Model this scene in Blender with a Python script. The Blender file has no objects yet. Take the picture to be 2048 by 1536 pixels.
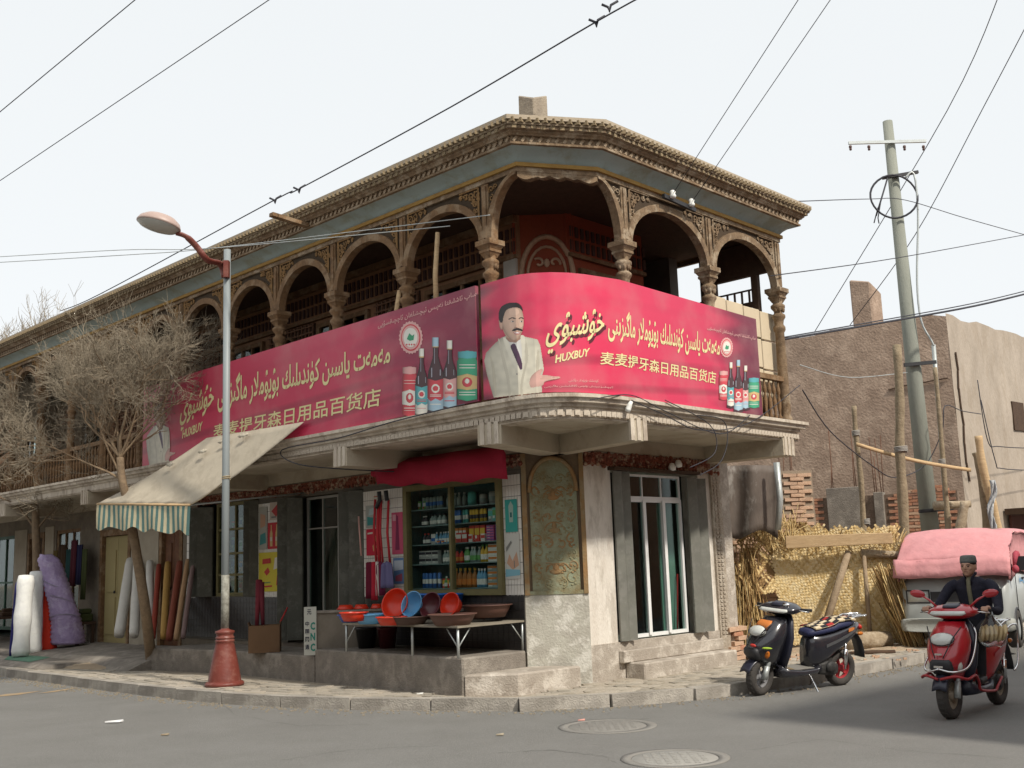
import bpy, bmesh, math, random
import numpy as np
from mathutils import Vector, Matrix, Euler, noise
from mathutils.geometry import tessellate_polygon
R_=math.radians
rnd=random.Random(7)
sc=bpy.context.scene
COL=sc.collection
# ---------------- camera
CP,CRl,CF,CH=R_(9.406),R_(-2.015),2183.0,1.55
_f=np.array([0,math.cos(CP),math.sin(CP)]);_r0=np.array([1,0,0.]);_u0=np.cross(_r0,_f)
_ri=math.cos(CRl)*_r0+math.sin(CRl)*_u0;_up=-math.sin(CRl)*_r0+math.cos(CRl)*_u0
cam=bpy.data.cameras.new('camera');camo=bpy.data.objects.new('camera',cam);COL.objects.link(camo)
camo.matrix_world=Matrix(((_ri[0],_up[0],-_f[0],0),(_ri[1],_up[1],-_f[1],0),(_ri[2],_up[2],-_f[2],CH),(0,0,0,1)))
cam.sensor_width=36;cam.lens=36*CF/2048;cam.clip_end=2000;cam.clip_start=.1
sc.camera=camo
# ---------------- sky, sun, exposure
SUNV=Vector((.66,-.75,0)).normalized();SUNEL=R_(46)
w=bpy.data.worlds.new('World');sc.world=w;w.use_nodes=True
nt=w.node_tree;nt.nodes.clear()
sky=nt.nodes.new('ShaderNodeTexSky');sky.sky_type='NISHITA';sky.sun_disc=False
sky.sun_elevation=SUNEL;sky.sun_rotation=math.atan2(SUNV.x,SUNV.y);sky.air_density=1.0;sky.dust_density=6;sky.ozone_density=1;sky.altitude=1200
hs=nt.nodes.new('ShaderNodeHueSaturation');hs.inputs['Saturation'].default_value=.22
mxw=nt.nodes.new('ShaderNodeMixRGB');mxw.inputs[0].default_value=.82;mxw.inputs[2].default_value=(8.2,8.5,8.65,1)
bg=nt.nodes.new('ShaderNodeBackground');bg.inputs[1].default_value=.1
ow=nt.nodes.new('ShaderNodeOutputWorld')
nt.links.new(sky.outputs[0],hs.inputs['Color']);nt.links.new(hs.outputs[0],mxw.inputs[1]);nt.links.new(mxw.outputs[0],bg.inputs[0]);nt.links.new(bg.outputs[0],ow.inputs[0])
sun=bpy.data.lights.new('sun','SUN');sun.energy=3.3;sun.angle=R_(3.5);sun.color=(1,.93,.82)
suno=bpy.data.objects.new('sun',sun);COL.objects.link(suno)
sd=Vector((SUNV.x*math.cos(SUNEL),SUNV.y*math.cos(SUNEL),math.sin(SUNEL)))
suno.rotation_euler=sd.to_track_quat('Z','Y').to_euler();suno.location=(20,-10,25)
sc.view_settings.view_transform='Standard';sc.view_settings.look='None';sc.view_settings.gamma=1;sc.view_settings.exposure=.30
sc.view_settings.use_curve_mapping=False
sc.cycles.max_bounces=6;sc.cycles.diffuse_bounces=3;sc.cycles.glossy_bounces=3;sc.cycles.transparent_max_bounces=12
# ---------------- photo-survey helpers (survey only: every thing gets its own real distance)
def ray(x,y): return _f+_ri*(x-1024)/CF-_up*(y-768)/CF
def G(x,y,z=0.):
    d=ray(x,y);t=(z-CH)/d[2];return Vector((d*t+np.array([0,0,CH])).tolist())
def D(x,y,dist):
    d=ray(x,y);return Vector((d*dist/d[1]+np.array([0,0,CH])).tolist())
CL=Vector((.07,13.46,0));CR=Vector((.84,13.46,0))
aL=R_(135);aR=R_(46.5)
dL=Vector((math.cos(aL),math.sin(aL),0));nL=Vector((-math.sin(aL),math.cos(aL),0))
dR=Vector((math.cos(aR),math.sin(aR),0));nR=Vector((math.sin(aR),-math.cos(aR),0))
Z=Vector((0,0,1))
def L(s,o,z): return CL+dL*s+nL*o+Z*z
def R(s,o,z): return CR+dR*s+nR*o+Z*z
def C(x,o,z): return Vector((x,13.46-o,z))
def PLN(x,y,P,n):
    d=Vector(ray(x,y).tolist());O=Vector((0,0,CH));return O+d*((P-O).dot(n)/d.dot(n))
def SL(x,y,o=0): P=PLN(x,y,L(0,o,0),nL);return (P-CL).dot(dL),P.z
def SR(x,y,o=0): P=PLN(x,y,R(0,o,0),nR);return (P-CR).dot(dR),P.z
def ID(x,y,z): return Vector((x,y,z))
# ---------------- materials
MT={}
def mat(name,col,rough=.85,col2=None,scale=6,amt=.5,bump=.3,bscale=40,metal=0,col3=None,scale3=1.5,amt3=.5,spec=.3,sub=None,detail=6,stretch=None,alpha=None,stripe=None,coat=0):
    if name in MT: return MT[name]
    m=bpy.data.materials.new(name);m.use_nodes=True;nt=m.node_tree;N=nt.nodes;K=nt.links
    p=N['Principled BSDF'];p.inputs['Roughness'].default_value=rough;p.inputs['Metallic'].default_value=metal
    p.inputs['Specular IOR Level'].default_value=spec
    if coat: p.inputs['Coat Weight'].default_value=coat;p.inputs['Coat Roughness'].default_value=.08
    tc=N.new('ShaderNodeTexCoord');src=tc.outputs['Object']
    if stretch:
        mp=N.new('ShaderNodeMapping');mp.inputs['Scale'].default_value=stretch;K.new(src,mp.inputs[0]);src=mp.outputs[0]
    base=col if len(col)==4 else (*col,1)
    out=None
    if col2 is None: col2=tuple(c*.72 for c in col[:3]);
    nz=N.new('ShaderNodeTexNoise');nz.inputs['Scale'].default_value=scale;nz.inputs['Detail'].default_value=detail;nz.inputs['Roughness'].default_value=.65
    K.new(src,nz.inputs['Vector'])
    cr=N.new('ShaderNodeValToRGB');cr.color_ramp.elements[0].position=.5-.22;cr.color_ramp.elements[1].position=.5+.22
    a=amt
    cr.color_ramp.elements[0].color=(*[base[i]*(1-a)+col2[i]*a for i in range(3)],1);cr.color_ramp.elements[1].color=base
    K.new(nz.outputs[0],cr.inputs[0]);out=cr.outputs[0]
    if col3:
        n3=N.new('ShaderNodeTexNoise');n3.inputs['Scale'].default_value=scale3;n3.inputs['Detail'].default_value=9;n3.inputs['Roughness'].default_value=.7
        K.new(src,n3.inputs['Vector'])
        r3=N.new('ShaderNodeValToRGB');r3.color_ramp.elements[0].position=.5;r3.color_ramp.elements[1].position=.6
        r3.color_ramp.elements[0].color=(0,0,0,1);r3.color_ramp.elements[1].color=(amt3,amt3,amt3,1)
        K.new(n3.outputs[0],r3.inputs[0])
        mx=N.new('ShaderNodeMixRGB');K.new(r3.outputs[0],mx.inputs[0]);K.new(out,mx.inputs[1]);mx.inputs[2].default_value=(*col3,1);out=mx.outputs[0]
    if stripe:
        ax,per,sc2=stripe
        sp=N.new('ShaderNodeSeparateXYZ');K.new(tc.outputs['UV'],sp.inputs[0])
        mm=N.new('ShaderNodeMath');mm.operation='FRACT';md=N.new('ShaderNodeMath');md.operation='DIVIDE';md.inputs[1].default_value=per
        K.new(sp.outputs[ax],md.inputs[0]);K.new(md.outputs[0],mm.inputs[0])
        gt=N.new('ShaderNodeMath');gt.operation='GREATER_THAN';gt.inputs[1].default_value=.55;K.new(mm.outputs[0],gt.inputs[0])
        mx=N.new('ShaderNodeMixRGB');K.new(gt.outputs[0],mx.inputs[0]);K.new(out,mx.inputs[1]);mx.inputs[2].default_value=(*sc2,1);out=mx.outputs[0]
    K.new(out,p.inputs['Base Color'])
    if bump:
        nb=N.new('ShaderNodeTexNoise');nb.inputs['Scale'].default_value=bscale;nb.inputs['Detail'].default_value=4;K.new(src,nb.inputs['Vector'])
        b=N.new('ShaderNodeBump');b.inputs['Strength'].default_value=bump;b.inputs['Distance'].default_value=.02
        K.new(nb.outputs[0],b.inputs['Height']);K.new(b.outputs[0],p.inputs['Normal'])
    MT[name]=m;return m
def flat(name,col,rough=.6,spec=.3,metal=0,coat=0): return mat(name,col,rough,amt=.12,bump=0,metal=metal,spec=spec,coat=coat)
def glass(name,tint=(.8,.85,.85),refl=.5):
    m=bpy.data.materials.new(name);m.use_nodes=True;nt=m.node_tree;nt.nodes.clear();N=nt.nodes;K=nt.links
    o=N.new('ShaderNodeOutputMaterial');t=N.new('ShaderNodeBsdfTransparent');t.inputs[0].default_value=(*tint,1)
    g=N.new('ShaderNodeBsdfGlossy');g.inputs[0].default_value=(.9,.92,.92,1);g.inputs['Roughness'].default_value=.05
    lw=N.new('ShaderNodeLayerWeight');lw.inputs[0].default_value=.5;fr=N.new('ShaderNodeMath');fr.operation='POWER';fr.inputs[1].default_value=3.2;K.new(lw.outputs['Facing'],fr.inputs[0])
    fa=N.new('ShaderNodeMath');fa.operation='ADD';fa.inputs[1].default_value=.05;K.new(fr.outputs[0],fa.inputs[0]);fr=fa
    mu=N.new('ShaderNodeMath');mu.operation='MULTIPLY';mu.inputs[1].default_value=refl;K.new(fr.outputs[0],mu.inputs[0])
    mx=N.new('ShaderNodeMixShader');K.new(mu.outputs[0],mx.inputs[0]);K.new(t.outputs[0],mx.inputs[1]);K.new(g.outputs[0],mx.inputs[2]);K.new(mx.outputs[0],o.inputs[0])
    MT[name]=m;return m
wood=mat('weathered_wood',(.25,.145,.07),.8,(.11,.065,.035),12,.9,.4,60,col3=(.34,.25,.16),scale3=4,amt3=.6)
woodgrey=mat('greyed_carved_wood',(.27,.185,.11),.85,(.10,.065,.04),14,.9,.4,60,col3=(.45,.37,.27),scale3=5,amt3=.6)
woodred=mat('red_brown_wood',(.19,.085,.04),.75,(.09,.04,.025),10,.9,.3,50)
wooddark=mat('old_dark_wood',(.09,.055,.035),.85,(.05,.03,.02),10,.8,.4,50)
plank=mat('sawn_pale_timber',(.62,.45,.26),.8,(.42,.28,.15),6,.8,.3,60,stretch=(1,1,6),col3=(.3,.2,.12),scale3=7,amt3=.3)
log=mat('bare_log',(.42,.34,.24),.9,(.22,.16,.1),9,.9,.6,40,col3=(.55,.47,.36),scale3=6)
white_pl=mat('dirty_whitewash',(.78,.74,.67),.92,(.55,.49,.42),4,.85,.6,50,col3=(.4,.35,.29),scale3=4.5,amt3=.55,stretch=(1,1,.35))
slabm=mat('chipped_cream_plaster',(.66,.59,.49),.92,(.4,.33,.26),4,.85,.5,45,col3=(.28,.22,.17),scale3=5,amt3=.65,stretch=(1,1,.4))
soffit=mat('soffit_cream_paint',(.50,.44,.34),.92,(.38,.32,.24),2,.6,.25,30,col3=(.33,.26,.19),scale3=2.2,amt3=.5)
conc=mat('grey_concrete',(.27,.24,.205),.92,(.15,.13,.11),5,.9,.6,50,col3=(.38,.34,.29),scale3=3,amt3=.5)
concL=mat('pale_cement_render',(.45,.40,.34),.92,(.27,.23,.19),4,.85,.6,45,col3=(.62,.57,.5),scale3=3.5,amt3=.7)
pole_c=mat('pole_concrete',(.27,.28,.24),.9,(.19,.2,.17),5,.7,.3,40,stretch=(1,1,.3))
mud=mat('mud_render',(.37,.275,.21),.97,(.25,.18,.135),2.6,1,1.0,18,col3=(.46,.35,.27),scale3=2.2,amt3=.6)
mudL=mat('sunlit_mud_render',(.43,.365,.30),.97,(.31,.26,.21),2,1,.9,18,col3=(.3,.24,.18),scale3=2.6,amt3=.4,stretch=(1,1,.4))  # paler copy of mud: sunlight on the street face put into the colour
brickm=mat('red_mud_brick',(.50,.25,.15),.95,(.36,.16,.1),20,.9,.5,60,col3=(.52,.33,.22),scale3=9,amt3=.5)
brickp=mat('pale_mud_brick',(.6,.42,.3),.95,(.45,.28,.18),20,.9,.5,60)
mortar=mat('brown_mortar',(.22,.16,.12),.97,(.1,.07,.05),8,.8,.5,50)
greyblue=mat('faded_blue_paint',(.38,.45,.44),.8,(.28,.35,.34),3,.6,.15,20,col3=(.26,.26,.18),scale3=1.8,amt3=.6)
ochre=mat('ochre_painted_band',(.36,.22,.06),.8,(.24,.13,.04),8,.8,.2,40)
redwall=mat('orange_red_limewash',(.32,.075,.035),.9,(.2,.05,.03),3,.7,.3,40)
shutter=mat('grey_green_steel',(.105,.105,.085),.6,(.065,.065,.052),4,.6,.15,30,col3=(.24,.23,.2),scale3=5,amt3=.3)
framegr=mat('olive_window_paint',(.19,.17,.07),.7,(.12,.1,.05),8,.7,.2,40)
alum=mat('white_aluminium',(.78,.79,.78),.35,(.6,.6,.6),6,.4,.05,30,spec=.5)
steel=mat('galvanised_steel',(.5,.53,.52),.45,(.36,.38,.38),5,.6,.08,30,metal=.5)
black=flat('black_rubber',(.02,.02,.022),.75)
blackm=flat('black_metal',(.03,.03,.033),.5,.4)
wire=flat('cable_black',(.04,.04,.05),.6)
chrome=flat('chrome',(.75,.75,.75),.18,.5,1)
straw=mat('golden_reed',(.80,.62,.32),.8,(.58,.41,.18),18,.9,.3,60,col3=(.8,.66,.38),scale3=14,amt3=.7)
strawd=mat('brown_reed',(.36,.22,.09),.8,(.2,.12,.05),14,.9,.3,60)
darkin=mat('dim_interior_wall',(.16,.15,.13),.95,(.1,.09,.08),3,.7,.1,20)
tilew=mat('white_glazed_tile',(.72,.70,.64),.3,(.6,.56,.5),3,.7,.05,20,spec=.5)
tileb=mat('black_glazed_tile',(.03,.03,.032),.3,(.05,.045,.04),4,.7,.05,20,spec=.5)
grout=mat('tile_grout',(.13,.12,.10),.95)
gl=glass('window_glass',(.72,.82,.8),.45);gls=glass('shop_glass',(.92,.95,.93),.10)
glc=glass('clear_plastic',(.9,.9,.88),1.0)
# ---------------- mesh builder
class MB:
    def __init__(s): s.v=[];s.f=[];s.m=[];s.sm=[];s.uv=None
    def add(s,vs,fs,m=0,smooth=False):
        n=len(s.v);s.v+=[tuple(v) for v in vs];s.f+=[tuple(i+n for i in f) for f in fs];s.m+=[m]*len(fs);s.sm+=[smooth]*len(fs);return s
    def hexa(s,p,m=0): return s.add(p,[(0,3,2,1),(4,5,6,7),(0,1,5,4),(1,2,6,5),(2,3,7,6),(3,0,4,7)],m)
    def fb(s,F,a0,a1,b0,b1,z0,z1,m=0):
        return s.hexa([F(a0,b0,z0),F(a1,b0,z0),F(a1,b1,z0),F(a0,b1,z0),F(a0,b0,z1),F(a1,b0,z1),F(a1,b1,z1),F(a0,b1,z1)],m)
    def box(s,c,sz,M=None,m=0):
        x,y,z=[q/2 for q in sz];M=M or Matrix.Identity(4);c=Vector(c)
        return s.hexa([M@(c+Vector(q)) for q in ((-x,-y,-z),(x,-y,-z),(x,y,-z),(-x,y,-z),(-x,-y,z),(x,-y,z),(x,y,z),(-x,y,z))],m)
    def bar(s,p,q,w,h,m=0,up=None):
        p=Vector(p);q=Vector(q);d=(q-p).normalized();u=Vector(up) if up else (Vector((0,0,1)) if abs(d.z)<.95 else Vector((1,0,0)))
        a=d.cross(u).normalized()*w/2;b=a.cross(d).normalized()*h/2
        return s.hexa([p-a-b,p+a-b,p+a+b,p-a+b,q-a-b,q+a-b,q+a+b,q-a+b],m)
    def tube(s,pts,r,n=6,m=0,cap=True,smooth=True,flat=None):
        pts=[Vector(p) for p in pts];N=len(pts)
        if not hasattr(r,'__len__'): r=[r]*N
        vs=[];u=None
        for i,p in enumerate(pts):
            d=(pts[min(i+1,N-1)]-pts[max(i-1,0)])
            if d.length<1e-9: d=Vector((0,0,1))
            d.normalize()
            if u is None:
                u=Vector((0,0,1)) if abs(d.z)<.9 else Vector((1,0,0))
            u=(u-d*u.dot(d));
            if u.length<1e-6: u=Vector((1,.3,.2)).cross(d)
            u.normalize();w_=d.cross(u)
            for k in range(n):
                a=2*math.pi*k/n;fx,fy=(flat or (1,1))
                vs.append(p+(u*math.cos(a)*fx+w_*math.sin(a)*fy)*r[i])
        fs=[(i*n+k,i*n+(k+1)%n,(i+1)*n+(k+1)%n,(i+1)*n+k) for i in range(N-1) for k in range(n)]
        if cap: fs+=[tuple(range(n))[::-1],tuple((N-1)*n+k for k in range(n))]
        return s.add(vs,fs,m,smooth)
    def lathe(s,prof,c=(0,0,0),n=16,m=0,M=None,smooth=True,a0=0,a1=2*math.pi):
        c=Vector(c);M=M or Matrix.Identity(4);full=abs(a1-a0-2*math.pi)<1e-6;k_=n if full else n+1
        vs=[M@(c+Vector((r*math.cos(a0+(a1-a0)*k/n),r*math.sin(a0+(a1-a0)*k/n),z))) for r,z in prof for k in range(k_)]
        fs=[(i*k_+k,i*k_+(k+1)%k_,(i+1)*k_+(k+1)%k_,(i+1)*k_+k) for i in range(len(prof)-1) for k in range(n)]
        return s.add(vs,fs,m,smooth)
    def loft(s,rings,m=0,cap=True,smooth=True,closed=True):
        n=len(rings[0]);vs=[p for r in rings for p in r];kk=n if closed else n-1
        fs=[(i*n+k,i*n+(k+1)%n,(i+1)*n+(k+1)%n,(i+1)*n+k) for i in range(len(rings)-1) for k in range(kk)]
        if cap and closed: fs+=[tuple(range(n))[::-1],tuple((len(rings)-1)*n+k for k in range(n))]
        return s.add(vs,fs,m,smooth)
    def ell(s,c,r,n=12,k=8,m=0,M=None):
        c=Vector(c);M=M or Matrix.Identity(4)
        rings=[[M@(c+Vector((r[0]*math.sin(t)*math.cos(a),r[1]*math.sin(t)*math.sin(a),r[2]*math.cos(t)))) for a in [2*math.pi*i/n for i in range(n)]] for t in [math.pi*(j+.02)/(k+.04) for j in range(k+1)]]
        return s.loft(rings,m)
    def poly(s,pts,m=0): # arbitrary planar polygon
        t=tessellate_polygon([[Vector(p) for p in pts]]);return s.add(pts,t,m)
    def prism(s,pts,d,m=0):
        d=Vector(d);n=len(pts);P=[Vector(p) for p in pts];t=tessellate_polygon([P])
        s.add(P+[p+d for p in P],[tuple(x) for x in t]+[tuple(i+n for i in x[::-1]) for x in t]+[(i,(i+1)%n,(i+1)%n+n,i+n) for i in range(n)],m);return s
    def mesh(s,name,mats):
        me=bpy.data.meshes.new(name);me.from_pydata(s.v,[],s.f)
        for m in (mats if isinstance(mats,(list,tuple)) else [mats]): me.materials.append(m)
        me.polygons.foreach_set('material_index',s.m);me.polygons.foreach_set('use_smooth',s.sm)
        bm=bmesh.new();bm.from_mesh(me);bmesh.ops.recalc_face_normals(bm,faces=bm.faces);bm.to_mesh(me);bm.free()
        me.update();return me
    def build(s,name,mats,parent=None,bevel=0,**k):
        if not s.v: return None
        return link(name,s.mesh(name,mats),parent,bevel,**k)
def link(name,me,parent=None,bevel=0,local=False,loc=None,rot=None,label=None,kind=None,smooth_angle=None):
    o=bpy.data.objects.new(name,me);COL.objects.link(o)
    if loc is not None: o.location=loc
    if rot is not None: o.rotation_euler=rot
    if parent is not None:
        o.parent=parent
        if not local: o.matrix_parent_inverse=TM(parent).inverted()
    if bevel:
        b=o.modifiers.new('bevel','BEVEL');b.width=bevel;b.segments=1;b.limit_method='ANGLE';b.angle_limit=R_(50)
    if label: o['label']=label
    if kind: o['kind']=kind
    return o
def TM(o):
    M=Matrix.LocRotScale(o.location,o.rotation_euler,o.scale)
    return M if o.parent is None else TM(o.parent)@o.matrix_parent_inverse@M
def tag(o,label,cat,group=None):
    o['label']=label;o['category']=cat
    if group: o['group']=group
    return o
def thing(name,label,cat,loc=(0,0,0),rz=0,group=None,scale=1):
    o=bpy.data.objects.new(name,None);COL.objects.link(o);o.location=loc;o.rotation_euler=(0,0,rz);o.scale=(scale,)*3;o.empty_display_size=.2
    return tag(o,label,cat,group)
def struct(o): o['kind']='structure';return o
def dup(r,loc=None,rot=None,label=None,scale=None):
    c=r.copy();COL.objects.link(c)
    def rec(a,b):
        for ch in a.children:
            d=ch.copy();COL.objects.link(d);d.parent=b;d.matrix_parent_inverse=ch.matrix_parent_inverse.copy();rec(ch,d)
    rec(r,c)
    if loc is not None: c.location=loc
    if rot is not None: c.rotation_euler=rot
    if scale is not None: c.scale=scale
    if label: c['label']=label
    return c
def frameM(F,s,o,z):
    p=F(s,o,z);x=(F(s+1,o,z)-p);y=(F(s,o+1,z)-p);M=Matrix(((x.x,y.x,0,p.x),(x.y,y.y,0,p.y),(0,0,1,p.z),(0,0,0,1)));return M
def pieces(name,parent,mesh_or_list,Ms,limit=290,stuff_name=None):
    """alike pieces: the first `limit` are objects sharing mesh data, the rest one stuff part"""
    ms=mesh_or_list if isinstance(mesh_or_list,list) else [mesh_or_list]
    inv=TM(parent).inverted()
    for i,M in enumerate(Ms[:limit]):
        o=bpy.data.objects.new(name,ms[i%len(ms)]);COL.objects.link(o);o.parent=parent;o.matrix_parent_inverse=inv;o.matrix_basis=M
    if len(Ms)>limit:
        b=MB()
        for i,M in enumerate(Ms[limit:]):
            me=ms[i%len(ms)];b.add([M@v.co for v in me.vertices],[tuple(p.vertices) for p in me.polygons],i%len(ms))
        o=b.build(stuff_name or name+'_rows',[me.materials[0] for me in ms],parent);o['kind']='stuff'
def boxmesh(name,sx,sy,sz,m,j=.0,seed=0,bev=0):
    b=MB();r=random.Random(seed)
    x,y,z=sx/2,sy/2,sz/2
    P=[Vector((a*x+r.uniform(-j,j),b_*y+r.uniform(-j,j)*.5,c*z+r.uniform(-j,j))) for a,b_,c in ((-1,-1,-1),(1,-1,-1),(1,1,-1),(-1,1,-1),(-1,-1,1),(1,-1,1),(1,1,1),(-1,1,1))]
    b.hexa(P);return b.mesh(name,m)
def wall_open(mb,F,s0,s1,z0,z1,o0,o1,ops,m=0):
    xs=sorted({s0,s1,*[a for q in ops for a in q[:2] if s0<a<s1]})
    for a,b in zip(xs,xs[1:]):
        c=(a+b)/2;zz=z0
        for q in sorted([q for q in ops if q[0]<c<q[1]],key=lambda q:q[2]):
            if q[2]>zz+1e-4: mb.fb(F,a,b,o0,o1,zz,q[2],m)
            zz=q[3]
        if zz<z1-1e-4: mb.fb(F,a,b,o0,o1,zz,z1,m)
# ---------------- text
PF={'ا':(0xFE8D,0xFE8E),'ب':(0xFE8F,)*1+(0xFE90,0xFE91,0xFE92),'پ':(0xFB56,0xFB57,0xFB58,0xFB59),'ت':(0xFE95,0xFE96,0xFE97,0xFE98),'ج':(0xFE9D,0xFE9E,0xFE9F,0xFEA0),'چ':(0xFB7A,0xFB7B,0xFB7C,0xFB7D),'خ':(0xFEA5,0xFEA6,0xFEA7,0xFEA8),'د':(0xFEA9,0xFEAA),'ر':(0xFEAD,0xFEAE),'ز':(0xFEAF,0xFEB0),'س':(0xFEB1,0xFEB2,0xFEB3,0xFEB4),'ش':(0xFEB5,0xFEB6,0xFEB7,0xFEB8),'غ':(0xFECD,0xFECE,0xFECF,0xFED0),'ف':(0xFED1,0xFED2,0xFED3,0xFED4),'ق':(0xFED5,0xFED6,0xFED7,0xFED8),'ك':(0xFED9,0xFEDA,0xFEDB,0xFEDC),'گ':(0xFB92,0xFB93,0xFB94,0xFB95),'ل':(0xFEDD,0xFEDE,0xFEDF,0xFEE0),'م':(0xFEE1,0xFEE2,0xFEE3,0xFEE4),'ن':(0xFEE5,0xFEE6,0xFEE7,0xFEE8),'و':(0xFEED,0xFEEE),'ۇ':(0xFBD7,0xFBD8),'ۆ':(0xFBD9,0xFBDA),'ۈ':(0xFBDB,0xFBDC),'ې':(0xFBE4,0xFBE5,0xFBE6,0xFBE7),'ى':(0xFEEF,0xFEF0,0xFBE8,0xFBE9),'ي':(0xFEF1,0xFEF2,0xFEF3,0xFEF4),'ە':(0x06D5,0xFEEA),'ئ':(0xFE89,0xFE8A,0xFE8B,0xFE8C)}
def shape_ar(t):
    out=[];i=0
    t=t.replace('لا','\u0001');PF['\u0001']=(0xFEFB,0xFEFC)
    for i,c in enumerate(t):
        if c not in PF: out.append(c);continue
        pj=i>0 and t[i-1] in PF and len(PF[t[i-1]])==4
        nj=i+1<len(t) and t[i+1] in PF and len(PF[c])==4
        out.append(chr(PF[c][(3 if nj else 1) if pj else (2 if nj else 0)]))
    return ''.join(out[::-1])
def text2d(body,bold=0,shear=0,spacing=1):
    cu=bpy.data.curves.new('t','FONT');cu.body=body;cu.resolution_u=2;cu.offset=bold;cu.shear=shear;cu.space_character=spacing
    ob=bpy.data.objects.new('t',cu);COL.objects.link(ob)
    dg=bpy.context.evaluated_depsgraph_get();dg.update()
    me=bpy.data.meshes.new_from_object(ob.evaluated_get(dg))
    v=[(p.co.x,p.co.y) for p in me.vertices];f=[tuple(p.vertices) for p in me.polygons]
    bpy.data.objects.remove(ob);bpy.data.curves.remove(cu);bpy.data.meshes.remove(me)
    return v,f
def fit(v,quad):
    """fit unit bbox of 2D verts to quad corners (bl,br,tr,tl) bilinear"""
    xs=[p[0] for p in v];ys=[p[1] for p in v];x0,x1,y0,y1=min(xs),max(xs),min(ys),max(ys)
    bl,br,tr,tl=[np.array(q) for q in quad];o=[]
    for x,y in v:
        a=(x-x0)/(x1-x0+1e-9);b=(y-y0)/(y1-y0+1e-9);o.append(tuple((bl*(1-a)+br*a)*(1-b)+(tl*(1-a)+tr*a)*b))
    return o
# ================= SETTING
asph=mat('worn_asphalt',(.25,.245,.232),.93,(.195,.19,.178),1.1,.8,.9,170,col3=(.30,.29,.265),scale3=38,amt3=.35,detail=12)
earth=mat('dusty_earth',(.42,.33,.23),.97,(.3,.23,.16),2.5,.8,.8,30,col3=(.5,.42,.32),scale3=3)
pavm=[mat('paver_%s'%n,c,.93,tuple(q*.7 for q in c),14,.8,.5,50,col3=(.5,.45,.38),scale3=2,amt3=.5) for n,c in (('tan',(.40,.35,.28)),('grey',(.35,.315,.26)),('pale',(.44,.39,.32)))]
kerbm=mat('kerb_concrete',(.37,.34,.30),.93,(.22,.2,.17),5,.85,.6,50,col3=(.5,.46,.4),scale3=3)
# terrain / road: one sheet to the horizon
b=MB();N=60
b.add([(-600,-300,-.05),(600,-300,-.05),(600,900,-.05),(-600,900,-.05)],[(0,1,2,3)]);g=b.build('ground',earth);struct(g)
def kx(n): return n
kpix=[(-400,1297),(-160,1328),(0,1352),(161,1375),(290,1392),(446,1408),(640,1418),(860,1422),(1060,1422),(1190,1416),(1307,1408),(1440,1395),(1570,1376),(1700,1354),(1850,1325),(1990,1292)]
kp=[G(x,y,0) for x,y in kpix]
_a=(kp[0]-kp[1]).normalized();_b=(kp[-1]-kp[-2]).normalized();kp=[kp[0]+_a*k for k in (36,24,14,7,3)]+kp+[kp[-1]+_b*k for k in (2.5,6,12,22,36,52)]
def cr_spline(P,n=8):
    o=[]
    for i in range(1,len(P)-2):
        a,b_,c,d=P[i-1:i+3]
        for k in range(n):
            t=k/n;o.append(.5*((2*b_)+(c-a)*t+(2*a-5*b_+4*c-d)*t*t+(3*b_-a-3*c+d)*t**3))
    o.append(P[-2]);return o
kpx=cr_spline([kp[0]]+kp+[kp[-1]])
kl=[0]
for a,c in zip(kpx,kpx[1:]): kl.append(kl[-1]+(c-a).length)
def kat(d):
    d=max(0,min(kl[-1]-1e-4,d))
    import bisect
    i=min(len(kl)-2,bisect.bisect_right(kl,d)-1);t=(d-kl[i])/(kl[i+1]-kl[i]+1e-9);p=kpx[i].lerp(kpx[i+1],t);q=(kpx[min(i+2,len(kpx)-1)]-kpx[max(0,i-1)]).normalized()
    return p,q,Vector((-q.y,q.x,0))
b=MB();b.add([(-260,-120,0),(260,-120,0),(260,300,0),(-260,300,0)],[(0,1,2,3)]);r=b.build('road',asph);struct(r)
# pavement sheet
b=MB();inn=[]
for i in range(len(kpx)):
    p,q,n=kat(kl[i]);inn.append(p+n*.1)
b.poly([(p.x,p.y,.1) for p in inn]+[(120,200,.1),(-120,200,.1)])
pave=struct(b.build('pavement',mat('pavement_dust',(.33,.28,.22),.95,(.25,.21,.16),5,.8,.5,60)))
# kerb stones
kd=kl[-1];mid=min(range(len(kpx)),key=lambda i:(kpx[i]-Vector((0,12.3,0))).length);dm=kl[mid]
kerb=bpy.data.objects.new('kerb',None);COL.objects.link(kerb);struct(kerb)
kms=[boxmesh('kerb_stone',.985,.16,.17,kerbm,.008,i) for i in range(5)]
Ms=[];d=dm-30
while d<min(kd,dm+26):
    p,q,n=kat(d+.5);a=math.atan2(q.y,q.x);Ms.append(Matrix.Translation(Vector((p.x,p.y,.045))+n*.08+Z*rnd.uniform(-.006,.006))@Matrix.Rotation(a+rnd.uniform(-.008,.008),4,'Z'));d+=1.0
Ms.sort(key=lambda M:M.translation.length)
pieces('kerb_stone',kerb,kms,Ms)
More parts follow.
